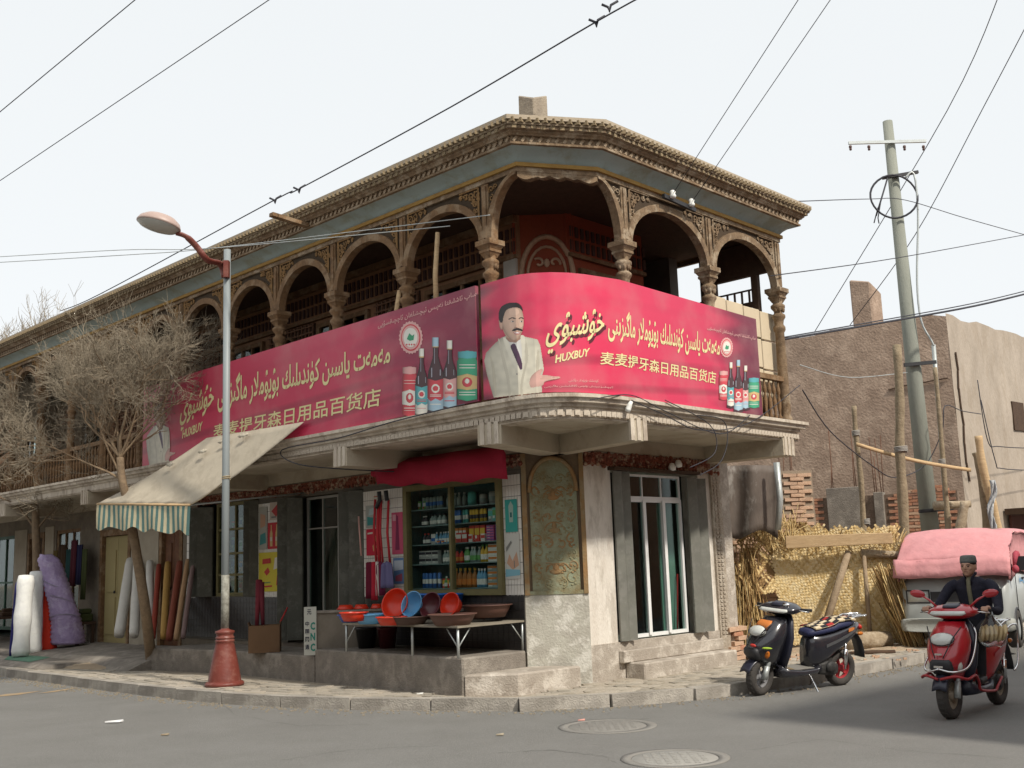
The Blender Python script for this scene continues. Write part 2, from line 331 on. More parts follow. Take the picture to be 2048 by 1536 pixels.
# pavers (three staggered courses seen near, more as rows)
pm=[boxmesh('paver',.235,.115,.05,pavm[i%3],.004,i+10) for i in range(6)]
Ms=[];row=0
platL0=Vector((-.67,12.69,0));platL1=Vector((-4.24,16.56,0));platL2=Vector((-6.0,17.9,0))
def onpave(p):
    # outside building platform
    if (p-CL).dot(nL)>.95 or (p-CR).dot(nR)>.02: pass
    a=(p-platL0).dot(Vector((-.7351,.678,0))) ;o=(p-platL0).dot(Vector((-.678,-.7351,0)))
    if a>-.1 and a<7.5 and o<0.03: return False
    if a<=-.1 and (p-CR).dot(nR)<0.03: return False
    return True
for row in range(22):
    off=.22+row*.122;d=dm-16+(row%2)*.12
    while d<dm+16:
        p,q,n=kat(d);P=p+n*off
        if onpave(P):
            a=math.atan2(q.y,q.x);Ms.append(Matrix.Translation(Vector((P.x,P.y,.092+rnd.uniform(-.005,.005))))@Matrix.Rotation(a+rnd.uniform(-.03,.03),4,'Z')@Matrix.Rotation(rnd.uniform(-.02,.02),4,'X'))
        d+=.242
Ms.sort(key=lambda M:M.translation.length)
pieces('paver',pave,pm,Ms,300,'paver_field')
# manholes
mh=mat('manhole_iron_dusty',(.235,.225,.205),.9,(.19,.18,.165),12,.8,.5,50)
mh2=mat('manhole_cement_dusty',(.31,.30,.275),.9,(.25,.24,.22),12,.8,.5,50)
for (px,py,rr,m_,lb) in ((1215,1453,.47,mh,'round dark manhole cover in the road, nearer the kerb'),(1350,1517,.43,mh2,'pale round manhole cover in the road at the bottom edge')):
    p=G(px,py,0);t=thing('manhole_cover',lb,'manhole cover',p)
    b=MB();b.lathe([(rr*.8,.003),(rr*.8,.006),(rr,.006),(rr,.001)],(p.x,p.y,0),40);b.build('rim',mh,t)
    b=MB();b.lathe([(.001,.005),(rr*.78,.005),(rr*.79,.001)],(p.x,p.y,0),40);
    b.build('lid',m_,t)
    b=MB()
    for i in range(-4,5):
        for j in range(-4,5):
            if i*i+j*j<15: b.box((p.x+i*rr*.17,p.y+j*rr*.17,.006),(rr*.09,rr*.09,.004))
    o=b.build('tread_studs',m_,t);o['kind']='stuff'
# road marks, scrap
b=MB();mk=mat('worn_orange_paint',(.42,.27,.12),.9,(.25,.22,.18),9,1,.3,60)
for a,c in (((-150,1393),(-60,1385)),((-40,1397),(38,1390)),((72,1388),(112,1384))):
    p=G(*a);q=G(*c);b.add([(p.x,p.y,.004),(q.x,q.y,.004),(q.x+.15,q.y+.45,.004),(p.x+.15,p.y+.45,.004)],[(0,1,2,3)])
o=b.build('road_marking',mk);struct(o)
p=G(228,1444,.01);b=MB();b.hexa([p+Vector(q) for q in ((-.09,-.03,0),(.07,-.035,0),(.09,.035,0),(-.05,.03,0),(-.09,-.03,.015),(.07,-.035,.004),(.09,.035,.02),(-.05,.03,.01))]);o=b.build('paper_scrap',flat('white_paper',(.75,.75,.75)));tag(o,'small scrap of white paper lying on the asphalt','litter')
# loose earth by tree foot and along rubble side
b=MB();rr=random.Random(3)
def mound(c,rx,ry,h,rot=0):
    n,k=18,5;M=Matrix.Translation(c)@Matrix.Rotation(rot,4,'Z');rings=[]
    for j in range(k+1):
        t=j/k;rings.append([M@Vector((rx*t*math.cos(a)*(1+.12*math.sin(3*a+c.x)),ry*t*math.sin(a)*(1+.1*math.cos(2*a)),h*(1-t*t)*(1+.25*rr.uniform(-1,1)))) for a in [2*math.pi*i/n for i in range(n)]])
    b.loft(rings,cap=False)
mound(G(215,1318,.1),1.3,.5,.14,R_(140));mound(G(150,1335,.1),1.3,.4,.08,R_(140))
mound(G(1560,1315,.09),1.0,.4,.05,R_(45));mound(G(1790,1300,.09),1.6,.5,.05,R_(45));mound(G(1640,1300,.09),1.4,.6,.06,R_(45))
o=b.build('loose_earth',earth);o['kind']='stuff'
b=MB()
for i in range(260):
    px=rr.choice([rr.uniform(1470,1840),rr.uniform(110,280)]);p=G(px,rr.uniform(1290,1320),.12);s_=rr.uniform(.012,.05)
    b.box(p,(s_*1.5,s_,s_),Matrix.Identity(4))
o=b.build('scattered_rubble',brickp);o['kind']='stuff'
b=MB()
for i in range(900):
    d_=rr.uniform(dm-12,dm+10);p,q,n=kat(d_);P=p-n*abs(rr.gauss(0,.18))-n*.02+Z*.006;s_=rr.uniform(.006,.022);b.box(P,(s_*1.4,s_,s_*.8),Matrix.Identity(4))
o=b.build('kerb_grit',mat('road_grit',(.3,.26,.2),.95));o['kind']='stuff'
b=MB()
def crack(P,w_):
    pts=[];
    for a,c in zip(P,P[1:]):
        A_,C_=G(*a,.0045),G(*c,.0045)
        for k in range(8): pts.append(A_.lerp(C_,k/8)+Vector((rr.gauss(0,.012),rr.gauss(0,.02),0)))
    vs=[]
    for i,p in enumerate(pts): ww=w_*(.4+rr.random()); vs+= [p+Vector((0,ww,0)),p-Vector((0,ww*.2,0))]
    b.add(vs,[(2*i,2*i+1,2*i+3,2*i+2) for i in range(len(pts)-1)])
crack([(1125,1424),(1150,1436),(1175,1440)],.006);crack([(1000,1505),(1100,1500),(1210,1512),(1240,1530)],.007);crack([(430,1400),(470,1430),(600,1452),(760,1448)],.005);crack([(1180,1438),(1230,1443),(1300,1436)],.004);crack([(560,1520),(700,1500),(900,1490)],.005);crack([(1500,1500),(1640,1478),(1800,1500),(2048,1520)],.005)
o=b.build('asphalt_cracks',mat('crack_dark',(.06,.057,.052),.95));o['kind']='stuff'
for i,(px_,py_,c_,lb_) in enumerate(((1163,1441,(.6,.3,.25),'pink paper scrap on the road by the nearer manhole'),(625,1412,(.7,.7,.66),'tiny white litter on the road in front of the lamp'),(840,1388,(.7,.7,.66),'tiny white litter on the pavement by the shop platform'),(1000,1470,(.35,.3,.22),'dry leaf lying on the road before the corner step'),(330,1470,(.3,.24,.16),'dry leaf lying on the road at lower left'))):
    p=G(px_,py_,.008 if py_!=1388 else .13);b=MB();b.hexa([p+Vector(q)*.6 for q in ((-.06,-.03,0),(.05,-.035,0),(.06,.035,0),(-.05,.03,0),(-.06,-.03,.02),(.05,-.035,.008),(.06,.035,.025),(-.05,.03,.01))]);o=b.build('litter_scrap',flat('litter_%d'%i,c_));tag(o,lb_,'litter')
# ================= CORNER BUILDING
B=thing('corner_building','two-storey corner building with carved wooden arcade balcony above the shops','building',(.45,13.5,0))
carved=mat('red_ochre_carving',(.30,.085,.045),.9,(.1,.04,.03),22,.9,.8,40,col3=(.45,.36,.26),scale3=11,amt3=.8)
W1=(.32,2.22,1.19,2.66);D2=(3.18,5.12,.5,2.70);W2=(5.98,7.95,1.2,2.78);D3=(8.45,9.3,.35,2.55);D4=(10.45,11.75,.3,2.5);D5=(12.7,13.9,.3,2.6);D6=(14.5,15.4,.3,2.6);D7=(16.2,18.4,.3,2.6)
b=MB();wall_open(b,L,0,24,-.05,2.92,-.25,0,[W1,D2,W2,D3,D4,D5,D6,D7]);b.build('shop_wall',mat('stained_plaster',(.24,.205,.155),.95,(.13,.11,.085),2.5,.8,.4,40,col3=(.15,.12,.1),scale3=3,amt3=.6),B)
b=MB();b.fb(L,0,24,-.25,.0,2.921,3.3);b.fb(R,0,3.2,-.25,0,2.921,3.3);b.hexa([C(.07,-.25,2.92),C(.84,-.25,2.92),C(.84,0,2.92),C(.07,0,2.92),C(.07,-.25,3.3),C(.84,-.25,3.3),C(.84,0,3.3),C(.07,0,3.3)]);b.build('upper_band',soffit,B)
# carved painted band under the slab: relief lumps
b=MB();cr_=random.Random(11)
def carveband(F,s0,s1,z0,z1,o):
    b.fb(F,s0,s1,o-.02,o+.012,z0+.03,z1)
    s=s0
    while s<s1:
        for z in np.arange(z0,z1-.02,.07):
            c=F(s+cr_.uniform(-.02,.02),o+.015,z+.03+cr_.uniform(-.015,.015));r_=cr_.uniform(.018,.036)
            b.ell(c,(r_,r_,r_*cr_.uniform(.6,1.3)),6,4)
        s+=.075
carveband(R,.03,2.98,2.72,2.90,.0);carveband(L,.0,7.9,2.74,2.9,.0)
b.build('carved_band',carved,B)
# R facade
DR=(.55,2.5,.56,2.7)
b=MB();wall_open(b,R,0,2.78,.56,2.92,-.3,-.02,[DR]);b.build('door_wall',white_pl,B)
b=MB();b.fb(R,0,2.85,-.3,.0,-.05,.56);b.build('door_plinth',concL,B)
# brick pilaster on the right end with carved strip
b=MB();b.fb(R,2.78,3.02,-.3,.015,.05,2.95);b.build('pilaster',mat('pitted_plaster',(.45,.39,.31),.95,(.28,.23,.18),30,.9,.9,60,col3=(.6,.55,.47),scale3=6),B)
b=MB()
z=.5
while z<2.8:
    for k in range(2):
        b.fb(R,2.82+k*.08,2.87+k*.08+rnd.uniform(-.01,.015),.015,.028,z,z+.03)
    z+=.055
b.build('pilaster_carving',mat('pitted_plaster',(.4,.34,.27)),B)['kind']='stuff'
b=MB();b.fb(R,3.02,3.3,-.35,-.03,-.05,2.95);b.build('end_pier',concL,B)
bm_=[boxmesh('brick',.23,.11,.055,m_,.006,i) for i,m_ in enumerate((brickp,brickm,brickp))]
Ms=[]
for r_ in range(8):
    for k in range(2):
        if rnd.random()<.85: Ms.append(frameM(R,2.96+k*.24+(r_%2)*.1,-.02+.02*(k==0),.09+r_*.066))
pieces('brick',B,bm_,Ms)
# chamfer corner with relief panel
b=MB();b.hexa([C(.07,-.3,1.18),C(.84,-.3,1.18),C(.84,-.03,1.18),C(.07,-.03,1.18),C(.07,-.3,2.92),C(.84,-.3,2.92),C(.84,-.03,2.92),C(.07,-.03,2.92)]);b.build('corner_pier',mat('pier_brown_plaster',(.22,.16,.1),.95,(.14,.1,.07),5,.8,.4,40),B)
b=MB();b.hexa([C(.07,-.3,-.05),C(.84,-.3,-.05),C(.84,0,-.05),C(.07,0,-.05),C(.07,-.3,1.18),C(.84,-.3,1.18),C(.84,0,1.18),C(.07,0,1.18)]);b.build('corner_plinth',mat('peeling_plinth',(.5,.49,.42),.95,(.33,.3,.26),3.5,.9,.5,40,col3=(.62,.6,.54),scale3=5,amt3=.9,sub=1),B)
pan=mat('faded_green_plaster',(.29,.33,.235),.9,(.20,.14,.06),7,1,.5,40,col3=(.27,.31,.22),scale3=4,amt3=.6)
org=mat('orange_ochre_relief',(.33,.18,.075),.9,(.22,.17,.09),7,.9,.4,40,col3=(.3,.27,.18),scale3=4)
cx,hw=.455,.29
ar=[(cx-hw,1.22),(cx+hw,1.22)]+[(cx+hw*math.cos(t),2.42+.42*math.sin(t)**.9) for t in [math.pi*i/16 for i in range(17)]]
b=MB();b.prism([C(x,-.02,z) for x,z in ar],(0,-.012,0));P=b.build('relief_panel',pan,B)
b=MB();b.tube([C(x,.0,z) for x,z in ar[2:]],.028,6,flat=(1,.8));b.build('panel_arch_trim',org,P)
b=MB();b.hexa([C(.07,-.03,1.18),C(.13,-.03,1.18),C(.13,.02,1.18),C(.07,.02,1.18),C(.07,-.03,2.9),C(.13,-.03,2.9),C(.13,.02,2.9),C(.07,.02,2.9)]);b.hexa([C(.785,-.03,1.18),C(.84,-.03,1.18),C(.84,.02,1.18),C(.785,.02,1.18),C(.785,-.03,2.9),C(.84,-.03,2.9),C(.84,.02,2.9),C(.785,.02,2.9)])
b.build('panel_border',org,P)
b=MB();b.hexa([C(.13,-.03,1.18),C(.785,-.03,1.18),C(.785,.01,1.18),C(.13,.01,1.18),C(.13,-.03,1.225),C(.785,-.03,1.225),C(.785,.01,1.225),C(.13,.01,1.225)]);b.build('panel_sill',pan,P)
def scroll(F2,cx,cz,r,turns=1.4,a0=0,sg=1,n=18): return [F2(cx+r*(1-.8*t)*math.cos(a0+sg*turns*6.283*t),cz+r*(1-.8*t)*math.sin(a0+sg*turns*6.283*t)) for t in [i/n for i in range(n+1)]]
FC=lambda x,z:C(x,-.012,z)
b=MB();b2=MB();rs=random.Random(5)
for i,zc in enumerate(np.arange(1.33,2.72,.155)):
    for s_ in (-1,1):
        for xo in (.075,.205):
            if zc>2.45 and abs(xo)>.15 and zc>2.6: continue
            b_=b if (i+int(xo*10))%2 else b2
            b_.tube(scroll(FC,cx+s_*xo,zc+.04*(xo>.1),.066+.02*rs.random(),rs.uniform(.5,.9),rs.uniform(0,6),s_),.012,5)
            for k in range(7):
                a=rs.uniform(0,6);b_.ell(C(cx+s_*(xo+.03*math.cos(a)),-.008,zc+.05*math.sin(a)),(.018,.008,.012),6,4)
for zc in (1.45,1.95,2.35):
    b.ell(C(cx,-.008,zc),(.075,.012,.035),10,5);b.ell(C(cx,-.005,zc+.05),(.03,.012,.05),8,5);b.tube([FC(cx+.12*math.cos(a),zc+.1*math.sin(a)) for a in np.linspace(0,math.pi,9)],.012,4)
b.build('orange_arabesque',org,P)['kind']='stuff';b2.build('green_arabesque',mat('green_relief',(.24,.27,.18),.9,(.26,.17,.07),6,.9,.3,40),P)
# steps and platforms
b=MB()
def slabpoly(pts,z0,z1): b.prism([(p[0],p[1],z0) for p in pts],(0,0,z1-z0))
bk=L(0,0,0)
slabpoly([(-.67,12.69),(.06,13.44),L(3.9,0,0)[:2],(-2.75,14.945)],.03,.53);b.build('shop_platform',conc,B,bevel=.02)
b=MB();slabpoly([(-2.76,14.955),L(3.91,0,0)[:2],L(7.3,0,0)[:2],(-6.0,17.9),(-4.24,16.56)],.03,.44);b.build('low_platform',conc,B,bevel=.02)
b=MB();slabpoly([(-.665,12.685),(-.05,12.64),R(-.2,.002,0)[:2],(.3,13.46),(.05,13.42)],.03,.345);b.build('corner_step',concL,B,bevel=.02)
b=MB();b.fb(R,.64,2.72,.002,.30,.03,.31);b.build('door_step',concL,B,bevel=.015)
b=MB();b.fb(R,.52,2.72,.002,.09,.31,.46);b.build('door_sill_step',concL,B,bevel=.01)
b=MB();b.hexa([L(7.3,0,.05),L(24,0,.05),L(24,1.7,.05),L(7.3,1.7,.05),L(7.3,0,.35),L(24,0,.35),L(24,1.2,.25),L(7.3,1.2,.25)]);b.build('shop_ramp',conc,B)
b=MB();b.loft([[L(s,o_,z_) for o_,z_ in ((1.0,.05),(1.0,.197),(1.98,.197),(2.3,.06))] for s in (9.0,9.8,19)],cap=True);b.build('raised_pavement_edge',conc,B)
# interior boxes
b=MB();b.fb(L,-.0,24,-4.2,-4.0,0,3);b.fb(L,2.6,2.7,-4,-.26,.0,2.9);b.fb(L,5.5,5.6,-4,-.26,0,2.9);b.fb(L,8.1,8.2,-4,-.26,0,2.9);b.fb(L,12,12.1,-4,-.26,0,2.9);b.fb(L,0,24,-4,-.26,.3,.35);b.fb(L,0,24,-4.2,-.26,2.93,3.0);b.fb(L,23.8,24,-4,-.26,0,2.9);b.fb(L,14.2,14.3,-4,-.26,0,2.9)
b.fb(R,0,3.0,-3.0,-2.9,0,3.0);b.fb(R,2.9,3.0,-2.9,-.31,0,2.95);b.fb(R,0,3,-2.9,-.31,.5,.55);b.fb(R,0,3,-2.9,-.31,2.93,3.0)
b.build('room_shell',darkin,B)
# tiles: white above, black below, on the L shop front
b=MB();wall_open(b,L,.0,8.3,.5,2.72,.0,.012,[W1,D2,W2]);b.build('tile_bed',grout,B)
tw,th=.052,.135
tm=boxmesh('white_tile',tw*.88,.012,th*.95,tilew,.0004);Ms=[]
ops=[W1,D2,W2]
s=.03
while s<8.28:
    z=1.24
    while z<2.70:
        if not any(q[0]-.02<s<q[1]+.02 and q[2]-.06<z<q[3]+.05 for q in ops): Ms.append(frameM(L,s,.014,z))
        z+=th
    s+=tw
Ms.sort(key=lambda M:M.translation.length);pieces('white_tile',B,tm,Ms,290,'white_tile_rows')
bt=.094;tm=boxmesh('black_tile',bt*.95,.012,bt*.95,tileb,.0004);Ms=[];s=.05
while s<8.28:
    z=.58
    while z<1.17:
        if not (D2[0]-.03<s<D2[1]+.03): Ms.append(frameM(L,s,.014,z))
        z+=bt
    s+=bt
Ms.sort(key=lambda M:M.translation.length);pieces('black_tile',B,tm,Ms,290,'black_tile_rows')
# ---------- windows and doors
def glazed(name,F,s0,s1,z0,z1,o,nv,nh,fm,fw=.05,th=.05,gm=gl,parent=B,pane=True):
    b=MB();b.fb(F,s0,s1,o-th/2,o+th/2,z0,z0+fw);b.fb(F,s0,s1,o-th/2,o+th/2,z1-fw,z1);b.fb(F,s0,s0+fw,o-th/2,o+th/2,z0+fw,z1-fw);b.fb(F,s1-fw,s1,o-th/2,o+th/2,z0+fw,z1-fw)
    w=b.build(name,fm,parent)
    ss=np.linspace(s0+fw/2,s1-fw/2,nv+1);zs=np.linspace(z0+fw/2,z1-fw/2,nh+1) if not hasattr(nh,'__len__') else nh
    m_=MB()
    for q in ss[1:-1]: m_.fb(F,q-fw*.3,q+fw*.3,o-th*.4,o+th*.4,z0+fw,z1-fw)
    for q in zs[1:-1]: m_.fb(F,s0+fw,s1-fw,o-th*.36,o+th*.36,q-fw*.3,q+fw*.3)
    if m_.v: m_.build('glazing_bar',fm,w)
    for a,c in zip(ss,ss[1:]):
        for e,f in zip(zs,zs[1:]):
            if pane: p_=MB();p_.fb(F,a+.012,c-.012,o-.004,o+.002,e+.012,f-.012);p_.build('pane',gm,w)
    return w
# shop window 1
w1=glazed('shop_window',L,.32,2.22,1.19,2.66,.03,2,[1.19,2.66],framegr,.075,.09,gls)
b=MB();b.fb(L,.32,2.22,-.42,-.40,1.1,2.7);b.fb(L,.28,.32,-.42,-.02,1.15,2.7);b.fb(L,2.22,2.26,-.42,-.02,1.15,2.7);b.build('display_back',mat('teal_display_back',(.05,.13,.13),.8),w1)
shz=[1.28,1.60,1.86,2.11,2.33]
for z in shz: b=MB();b.fb(L,.34,2.20,-.38,-.03,z-.012,z);b.build('shelf',mat('shelf_board',(.12,.2,.2),.4,spec=.5),w1)
w2=glazed('shop_window',L,6.15,7.35,1.2,2.75,-.06,2,[1.2,1.55,1.9,2.3,2.75],framegr,.06,.06)
b=MB();b.fb(L,6.0,7.9,-.6,-.58,1.1,2.8);b.build('display_back',mat('teal_display_back',()),w2)
for z in (1.27,1.6,1.95,2.3): b=MB();b.fb(L,6.1,7.4,-.5,-.15,z-.012,z);b.build('shelf',mat('shelf_board',()),w2)
# folding steel shutters
shR=mat('grey_steel_shutter',(.19,.19,.165),.6,(.12,.12,.105),4,.6,.15,30,col3=(.28,.27,.25),scale3=5,amt3=.3)
def shutter_leaf(F,s0,s1,o0,o1,z0,z1,n=3,parent=B,m_=None):
    b=MB()
    for i in range(n):
        a,c=i/n,(i+1)/n;oo=(o0,o1) if i%2==0 else (o1,o0)
        A=(s0+(s1-s0)*a,oo[0]);Bq=(s0+(s1-s0)*c,oo[1])
        b.hexa([F(A[0],A[1],z0),F(Bq[0],Bq[1],z0),F(Bq[0],Bq[1]+.025,z0),F(A[0],A[1]+.025,z0),F(A[0],A[1],z1),F(Bq[0],Bq[1],z1),F(Bq[0],Bq[1]+.025,z1),F(A[0],A[1]+.025,z1)])
    return b.build('shutter_leaf',m_ or shutter,parent)
shutter_leaf(L,4.72,5.12,.0,.18,.55,2.68,3);shutter_leaf(L,3.18,3.55,.0,.16,.55,2.68,3)
shutter_leaf(L,7.4,7.95,.0,.2,1.2,2.7,4);shutter_leaf(L,5.95,6.2,.0,.12,1.2,2.72,3)
shutter_leaf(R,.56,.83,.0,.05,.57,2.68,3,m_=shR);shutter_leaf(R,2.15,2.49,.02,.09,.57,2.64,3,m_=shR)
b=MB();b.fb(R,.5,2.4,-.02,.1,2.69,2.73);b.build('door_lintel',wooddark,B)
dr=glazed('glass_door',R,.86,2.14,.58,2.35,-.1,3,[.58,2.35],alum,.045,.06)
for s in (1.28,1.71):
    b=MB();b.fb(R,s-.03,s+.03,-.06,.0-.05,.6,2.33);b.build('door_stile',alum,dr)
glazed('transom_window',R,.86,2.14,2.35,2.67,-.1,3,[2.35,2.67],alum,.03,.04)
d=MB();d.fb(R,1.76,2.1,-.22,-.2,.6,2.3);d.build('green_door_leaf',mat('pale_green_paint',(.2,.32,.26),.6),B)
b=MB();b.tube([R(1.98,-.14,.6),R(2.08,-.16,1.35)],.012,6);br=b.build('broom',flat('red_plastic',(.5,.02,.02)));tag(br,'thin red broom handle leaning behind the glass door','broom')
for s in (1.75,1.9):
    b=MB();b.lathe([(.001,0),(.05,.01),(.055,.05),(.03,.1),(.001,.11)],(0,0,0),10,M=frameM(R,s,.09,2.72+(.05 if s>1.8 else 0)));o=b.build('lamp',flat('opal_lamp_white',(.8,.8,.76)));tag(o,'white lamp globe over the glass door, %s of the pair'%('right' if s>1.8 else 'left'),'lamp')
d2=glazed('glass_door',L,3.55,4.76,.55,2.68,-.12,3,[.55,2.2,2.68],mat('dull_aluminium',(.33,.32,.29),.5),.035,.05)
cur=mat('striped_brown_curtain',(.13,.105,.085),.9,(.06,.05,.04),10,.9,.2,30,stretch=(6,6,.2))
b=MB();ss=np.linspace(3.6,4.3,44);b.loft([[L(s,-.2+.025*math.sin(i*1.35),z) for i,s in enumerate(ss)] for z in (.55,1.3,2.2)],cap=False,closed=False);o=b.build('door_curtain',cur,B)
# old wooden doors/windows further left
crm=mat('cream_door_paint',(.36,.30,.14),.8,(.35,.28,.14),5,.8,.3,40)
def wooddoor(F,s0,s1,z0,z1,m1=wood,m2=woodred,o=-.08,trans=True):
    b=MB();b.fb(F,s0,s0+.1,o-.04,o+.1,z0,z1);b.fb(F,s1-.1,s1,o-.04,o+.1,z0,z1);b.fb(F,s0+.1,s1-.1,o-.04,o+.1,z1-.12,z1)
    f=b.build('door_frame',m1,B)
    b=MB();mid_=(s0+s1)/2
    for a,c in ((s0+.1,mid_-.005),(mid_+.005,s1-.1)):
        b.fb(F,a,c,o-.02,o+.02,z0,z1-.13)
        for e,g_ in ((.1,.45),(.5,.9)):
            h=z1-z0-.2;b.fb(F,a+.06,c-.06,o+.02,o+.04,z0+h*e,z0+h*g_)
    b.build('door_leaf',m2,f)
    b=MB();b.ell(F(mid_+.05,o+.06,z0+1.0),(.02,.02,.03));b.build('handle',blackm,f)
wooddoor(L,8.45,9.3,.35,2.55,wood,woodred);wooddoor(L,10.45,11.75,.3,2.5,wood,crm);wooddoor(L,14.5,15.4,.3,2.6,wood,wooddark);
glazed('shop_window',L,12.7,13.9,.9,2.6,-.05,3,2,wood,.07,.06);glazed('shop_window',L,16.2,18.4,.5,2.6,-.05,4,2,mat('green_window_paint',(.05,.12,.08),.6),.07,.06)
b=MB();b.fb(L,12.7,13.9,-.1,.02,.3,.9);b.build('window_apron',woodred,B)
for a_,c_,e_ in ((9.32,10.4,2.6),(14.0,14.45,2.7),(15.45,16.15,2.7)): b=MB();b.fb(L,a_,c_,.0,.02,.3,e_);b.build('white_wall_panel',mat('old_white_plaster',(.43,.38,.30),.95,(.3,.26,.2),3,.8,.3,30),B)
# ---------- balcony slab: profile swept along facade keypoints
def keyL(o): return -1.25-.6*(o-1.15)
def keyR(o): return -.89-.65*(o-1.15)
def plan(o,s1=23.,e=None,ret=True):
    e=3.14+(o-1.1) if e is None else e
    P=[L(s1,o,0),L(keyL(o),o,0),R(keyR(o),o,0),R(e,o,0)]
    if ret: P.append(R(e,-1.2,0))
    return P
def sweep(name,prof,m,parent=B,fn=plan,smooth=False,**k):
    b=MB();b.loft([[p+Z*z for p in fn(o)] for o,z in prof],cap=False,closed=False,smooth=smooth);return b.build(name,m,parent,**k)
signP=[Vector(p) for p in ((-.40,12.10,0),(-.32,12.02,0),(.07,11.63,0),(.26,11.56,0),(.46,11.55,0),(.66,11.59,0),(.85,11.68,0),(1.25,11.95,0),(1.72,12.47,0),(3.27,14.19,0),(3.33,14.26,0))]
def slabplan(o):
    k=o-1.3;P=[L(23,o,0),L(4,o,0),L(-.5,o,0)]
    n_=[(-.7,-.7),(-.6,-.8),(-.3,-.95),(0,-1),(.2,-.98),(.4,-.92),(.6,-.8),(.7,-.7)]
    for (x,y),(a,c) in zip(((-.25,11.95),(.05,11.65),(.26,11.53),(.46,11.51),(.66,11.55),(.87,11.66),(1.18,11.90),(1.45,12.18)),n_): P.append(Vector((x+a*k,y+c*k,0)))
    e=3.22+k
    return P+[R(.0,o,0),R(e,o,0),R(e,-1.2,0)]
sweep('balcony_edge',[(1.0,3.08),(1.22,3.08),(1.22,3.2),(1.25,3.21),(1.25,3.24),(1.30,3.25),(1.31,3.29),(1.34,3.30),(1.34,3.34),(1.0,3.345)],slabm,fn=slabplan,bevel=.0)
b=MB();pp=slabplan(1.24);inner=[L(23,-.1,0),L(-.0,-.1,0),R(.0,-.1,0),R(3.2,-.1,0)]
def fillz(z,P=pp):
    # fan strips between outer and inner outlines
    Lo=P[:3];b.add([Lo[0]+Z*z,Lo[2]+Z*z,L(0,-.05,z),L(23,-.05,z)],[(0,1,2,3)])
    cs=P[2:12];c0=Vector((.45,13.4,z))
    for a,c in zip(cs,cs[1:]): b.add([a+Z*z,c+Z*z,c0],[(0,1,2)])
    b.add([L(-.5,1.24,z),c0,L(0,-.05,z)],[(0,1,2)]);b.add([cs[-1]+Z*z,R(0,-.05,z),c0],[(0,1,2)])
    b.add([P[11]+Z*z,P[12]+Z*z,R(3.2,-.05,z),R(0,-.05,z)],[(0,1,2,3)])
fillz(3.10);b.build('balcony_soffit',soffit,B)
b=MB();fillz(3.325);b.build('balcony_floor',conc,B)
# scalloped relief along edge (countable lumps joined)
lm=boxmesh('edge_moulding',.066,.008,.055,slabm,.004,3);Ms=[]
def along(P,step,oz=0):
    out=[]
    for a,c in zip(P,P[1:]):
        l=(c-a).length;n=max(1,int(l/step));dv=(c-a).normalized()
        for i in range(n): out.append((a+dv*(i+.5)*l/n,math.atan2(dv.y,dv.x)))
    return out
for p,a in along(slabplan(1.235)[1:-1],.075): Ms.append(Matrix.Translation(p+Z*3.145)@Matrix.Rotation(a,4,'Z'))
Ms.sort(key=lambda M:M.translation.length);pieces('edge_moulding',B,lm,Ms)
def beam(p,q,z0=2.87,z1=3.1,w=.3,taper=None):
    d=(q-p);d.z=0;d.normalize();n=Vector((-d.y,d.x,0))*w/2
    b=MB();b.hexa([p-n+Z*z0,p+n+Z*z0,q+n+Z*(z0),q-n+Z*(z0),p-n+Z*z1,p+n+Z*z1,q+n+Z*z1,q-n+Z*z1]);b.build('balcony_beam',soffit,B)
    b=MB()
    for k in (-1,0,1): b.box((0,0,(z0+z1)/2+.015),(.055,.04,z1-z0+.02),Matrix.Translation(q+n.normalized()*k*.09-d*.010)@Matrix.Rotation(math.atan2(d.y,d.x)+math.pi/2,4,'Z'))
    b.build('beam_end_moulding',slabm,B)
for s in (2.0,5.85,9.66,13.5): beam(L(s,0,0),L(s,1.27,0))
beam(R(2.83,0,0),R(2.83,1.25,0));beam(Vector((.50,13.5,0)),Vector((-.27,12.02,0)));beam(Vector((.52,13.5,0)),Vector((1.40,12.16,0)),w=.2)
# ---------- entablature
sweep('carved_architrave',[(1.10,5.93),(1.155,5.93),(1.155,5.99)],woodgrey)
sweep('ochre_band',[(1.155,5.985),(1.185,5.985),(1.185,6.03),(1.15,6.035)],ochre)
sweep('painted_cove',[(1.15,6.03),(1.165,6.055),(1.19,6.085),(1.23,6.115),(1.29,6.145),(1.355,6.165)],greyblue,smooth=True)
sweep('cornice_moulding',[(1.34,6.16),(1.375,6.165),(1.375,6.19),(1.355,6.195),(1.355,6.255),(1.39,6.26),(1.40,6.275),(1.42,6.29),(1.42,6.305),(1.455,6.315),(1.455,6.345),(1.43,6.35)],woodgrey)
sweep('eave_board',[(1.40,6.35),(1.475,6.352),(1.48,6.372),(1.40,6.375)],mat('eave_mud',(.33,.26,.18),.95,(.2,.15,.1),9,.8,.5,50))
